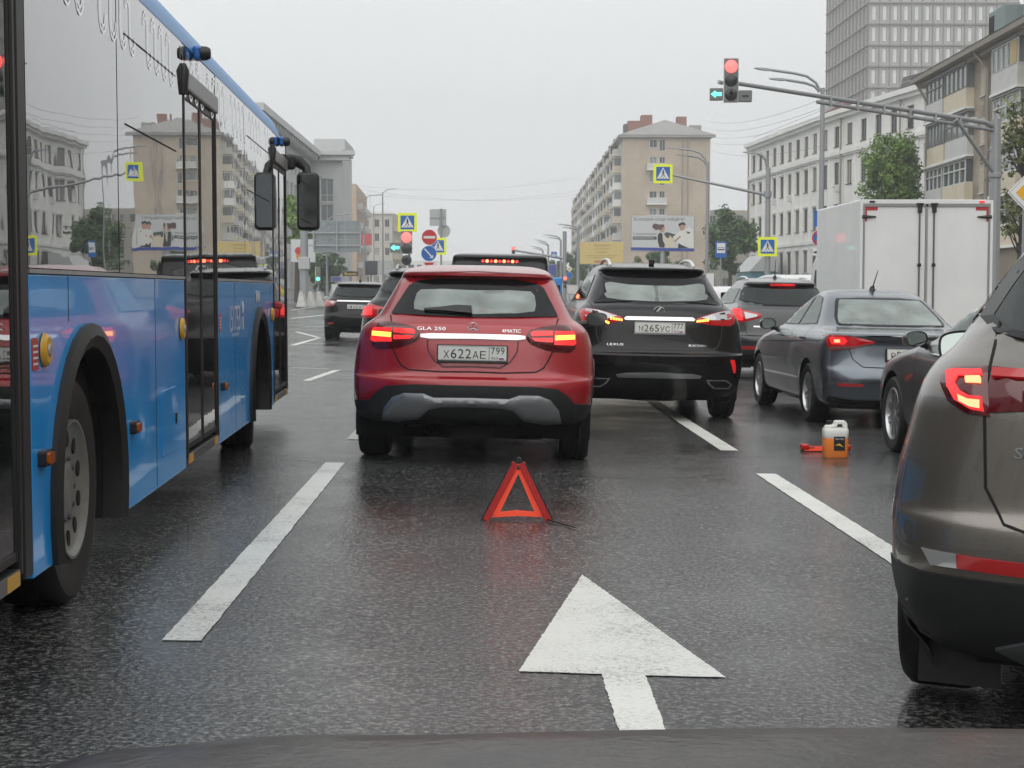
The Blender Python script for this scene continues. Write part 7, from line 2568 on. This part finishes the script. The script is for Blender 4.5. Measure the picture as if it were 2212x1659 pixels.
panel_thing('roadside_poster', 'white roadside poster with a red and orange print by the gantry pole', 'billboard', z3(215, 0)[0], z3(378, 0)[0], z3(0, 725)[1], z3(0, 880)[1], 120.0, ad_white, ex1)
panel_thing('dark_poster', 'dark poster board in the distance left of the island signals', 'billboard', z3(700, 0)[0], z3(788, 0)[0], z3(0, 868)[1], z3(0, 965)[1], 200.0, mat('poster_dark', (.05, .055, .07), .5, noise=(.8, .6)))
panel_thing('white_poster', 'white poster board beside the dark one', 'billboard', z3(790, 0)[0], z3(880, 0)[0], z3(0, 868)[1], z3(0, 962)[1], 198.0, ad_white)
def ex2(t, w, h, zb):
    mb = MB()
    text_mb(mb, 'Boom', 0, zb + h * .25, h * .5, -.03, width=w * .7, center=True)
    mb.build('lettering', mat('print_yellow', (.7, .45, .04), .5, emit=(1, .6, .05), es=.2), t)
panel_thing('shop_sign', 'black shop sign with yellow lettering near the black hatchback', 'sign', z3(555, 0)[0], z3(665, 0)[0], z3(0, 935)[1], z3(0, 972)[1], 150.0, ink, ex2)
panel_thing('blue_banner_sign', 'blue hoarding strip below the shop sign', 'sign', z3(480, 0)[0], z3(548, 0)[0], z3(0, 972)[1], z3(0, 1005)[1], 148.0, mat('hoarding_blue', (.08, .09, .32), .5))
panel_thing('red_shop_sign', 'red sign on the orange block near the direction sign', 'sign', z3(676, 0)[0], z3(750, 0)[0], z3(0, 690)[1], z3(0, 768)[1], 255.0, mat('print_red', (.5, .05, .06), .5))
panel_thing('white_kiosk', 'white kiosk box by the black hatchback', 'kiosk', z3(482, 0)[0], z3(535, 0)[0], z3(0, 1020)[1], z3(0, 1092)[1], 90.0, conc, None, False)
panel_thing('blue_banner', 'tall blue advertising banner beyond the off-roader', 'billboard', 1184, 1203, 571, 596, 190.0, mat('banner_blue', (.05, .06, .30), .5, noise=(.9, .5)))
panel_thing('white_hoarding', 'pale hoarding at the kerb below the priority sign', 'hoarding', 1224, 1249, 615, 636, 118.0, conc, None, False)
for k, (px_, py_, Y, lab) in enumerate((((z3(397, 0)[0]), z3(0, 990)[1], 115.0, 'small signal with a green light by the gantry pole'),)):
    p = at(px_, 625, Y)
    t = thing('small_signal', lab, 'traffic signal', (p.x, p.y, .2))
    zc_ = at(0, py_, Y).z - .2
    MB().tube([(0, .05, 0), (0, .05, zc_ + .9)], .05, 8).build('post', pole_m, t)
    MB().bx(-.16, .16, -.1, .1, zc_ - .3, zc_ + .9).build('housing', sig_black, t, bevel=.02)
    MB().lathe([(.001, -.04), (.10, -.03), (.13, 0)], (0, -.105, zc_ + .02), 'y', 16).build('green_light', sig_green, t, smooth=True)
    MB().bx(-.20, -.165, -.1, .1, zc_ - .3, zc_ + .9).build('yellow_edge', sign_yellow, t)
for i, (px_, Y, h_) in enumerate(((z3(455, 0)[0], 112, 6.0), (z3(700, 0)[0], 140, 9.0), (z3(825, 0)[0], 180, 12), (z3(765, 0)[0], 230, 13))):
    p = at(px_, 625, Y)
    t = thing('plain_pole', ['slim grey pole near the white kiosk', 'grey pole beside the pale block', 'tall grey pole left of the crossing sign', 'grey pole before the orange block'][i], 'pole', (p.x, p.y, .2))
    MB().tube([(0, 0, 0), (0, 0, h_)], [.10, .06], 8).build('shaft', pole_m, t, smooth=True)
    MB().tube([(0, 0, h_ - .1), (.5, 0, h_ + .3), (1.6, 0, h_ + .4)], .04, 6).build('arm', pole_m, t, smooth=True)
# far blue bus
p = at(1196, 625, 74.0)
t = thing('far_blue_bus', 'blue bus far ahead showing past the red car', 'bus', (p.x, p.y, gz(p.x)))
k = 74 / FPX
MB().bx(-.9, .40, 0, 9, .35, 1.98).build('body', mat('far_bus_blue', (.01, .20, .55), .4, coat=.5), t, bevel=.08)
MB().bx(-.8, .30, -.02, -.002, 1.05, 1.62).build('rear_window', frit, t)
MB().bx(-.85, .35, -.03, -.002, .45, .6).build('bumper', black, t)
for sd in (-.75, .25):
    MB().bx(sd - .08, sd + .08, -.03, -.002, .75, .95).build('tail_lamp', red_lens, t)
    for y in (1.5, 7):
        add_wheel(t, (sd, y, .4), 1 if sd > 0 else -1, .4, .22, .25, 5)

# ================================================================== OVERHEAD WIRES
wire_m = mat('wire', (.30, .31, .32), .6)
def wire(a, b, sag, r=.02, lab=''):
    pts = []
    for k in range(17):
        u_ = k / 16
        p_ = a.lerp(b, u_)
        pts.append((p_.x, p_.y, p_.z - sag * 4 * u_ * (1 - u_)))
    o = MB().tube(pts, r, 5).build('overhead_wire', wire_m)
    tag(o, lab, 'cable', 'overhead wires')
wl_ = ['highest wire from the brick block roof to the tall lamp', 'second wire from the brick block roof', 'third wire from the brick block roof', 'fourth wire from the brick block roof', 'lowest wire from the brick block wall']
for i, (ya, yb) in enumerate(((257, 215), (273, 234), (288, 252), (300, 272), (314, 316))):
    wire(at(1512, ya, 276.0), at(1772, yb, 120.0), 1.2, .018, wl_[i])
wf = ['upper wire crossing the street above the island signs', 'middle wire crossing the street above the island signs', 'lower wire crossing the street above the island signs']
for i, (ya, yb) in enumerate(((397, 382), (402, 420), (412, 412))):
    wire(at(740, ya, 240.0), at(1250, yb, 260.0), 1.5, .015, wf[i])

# ================================================================== RAIN HAZE
hz = MB().bx(-150, 150, -210, 640, -2, 76).build('haze', mat('unused_haze_surface'))
hz.data.materials.clear()
hm = bpy.data.materials.new('rain_haze')
hm.use_nodes = True
hm.node_tree.nodes.clear()
ho = hm.node_tree.nodes.new('ShaderNodeOutputMaterial')
hv = hm.node_tree.nodes.new('ShaderNodeVolumePrincipled')
hv.inputs['Color'].default_value = (0.93, 0.95, 0.96, 1)
hv.inputs['Density'].default_value = 0.0011
hv.inputs['Anisotropy'].default_value = 0.2
hm.node_tree.links.new(hv.outputs['Volume'], ho.inputs['Volume'])
hz.data.materials.append(hm)
hz['kind'] = 'stuff'
hz['label'] = 'thin grey rain haze over the street'
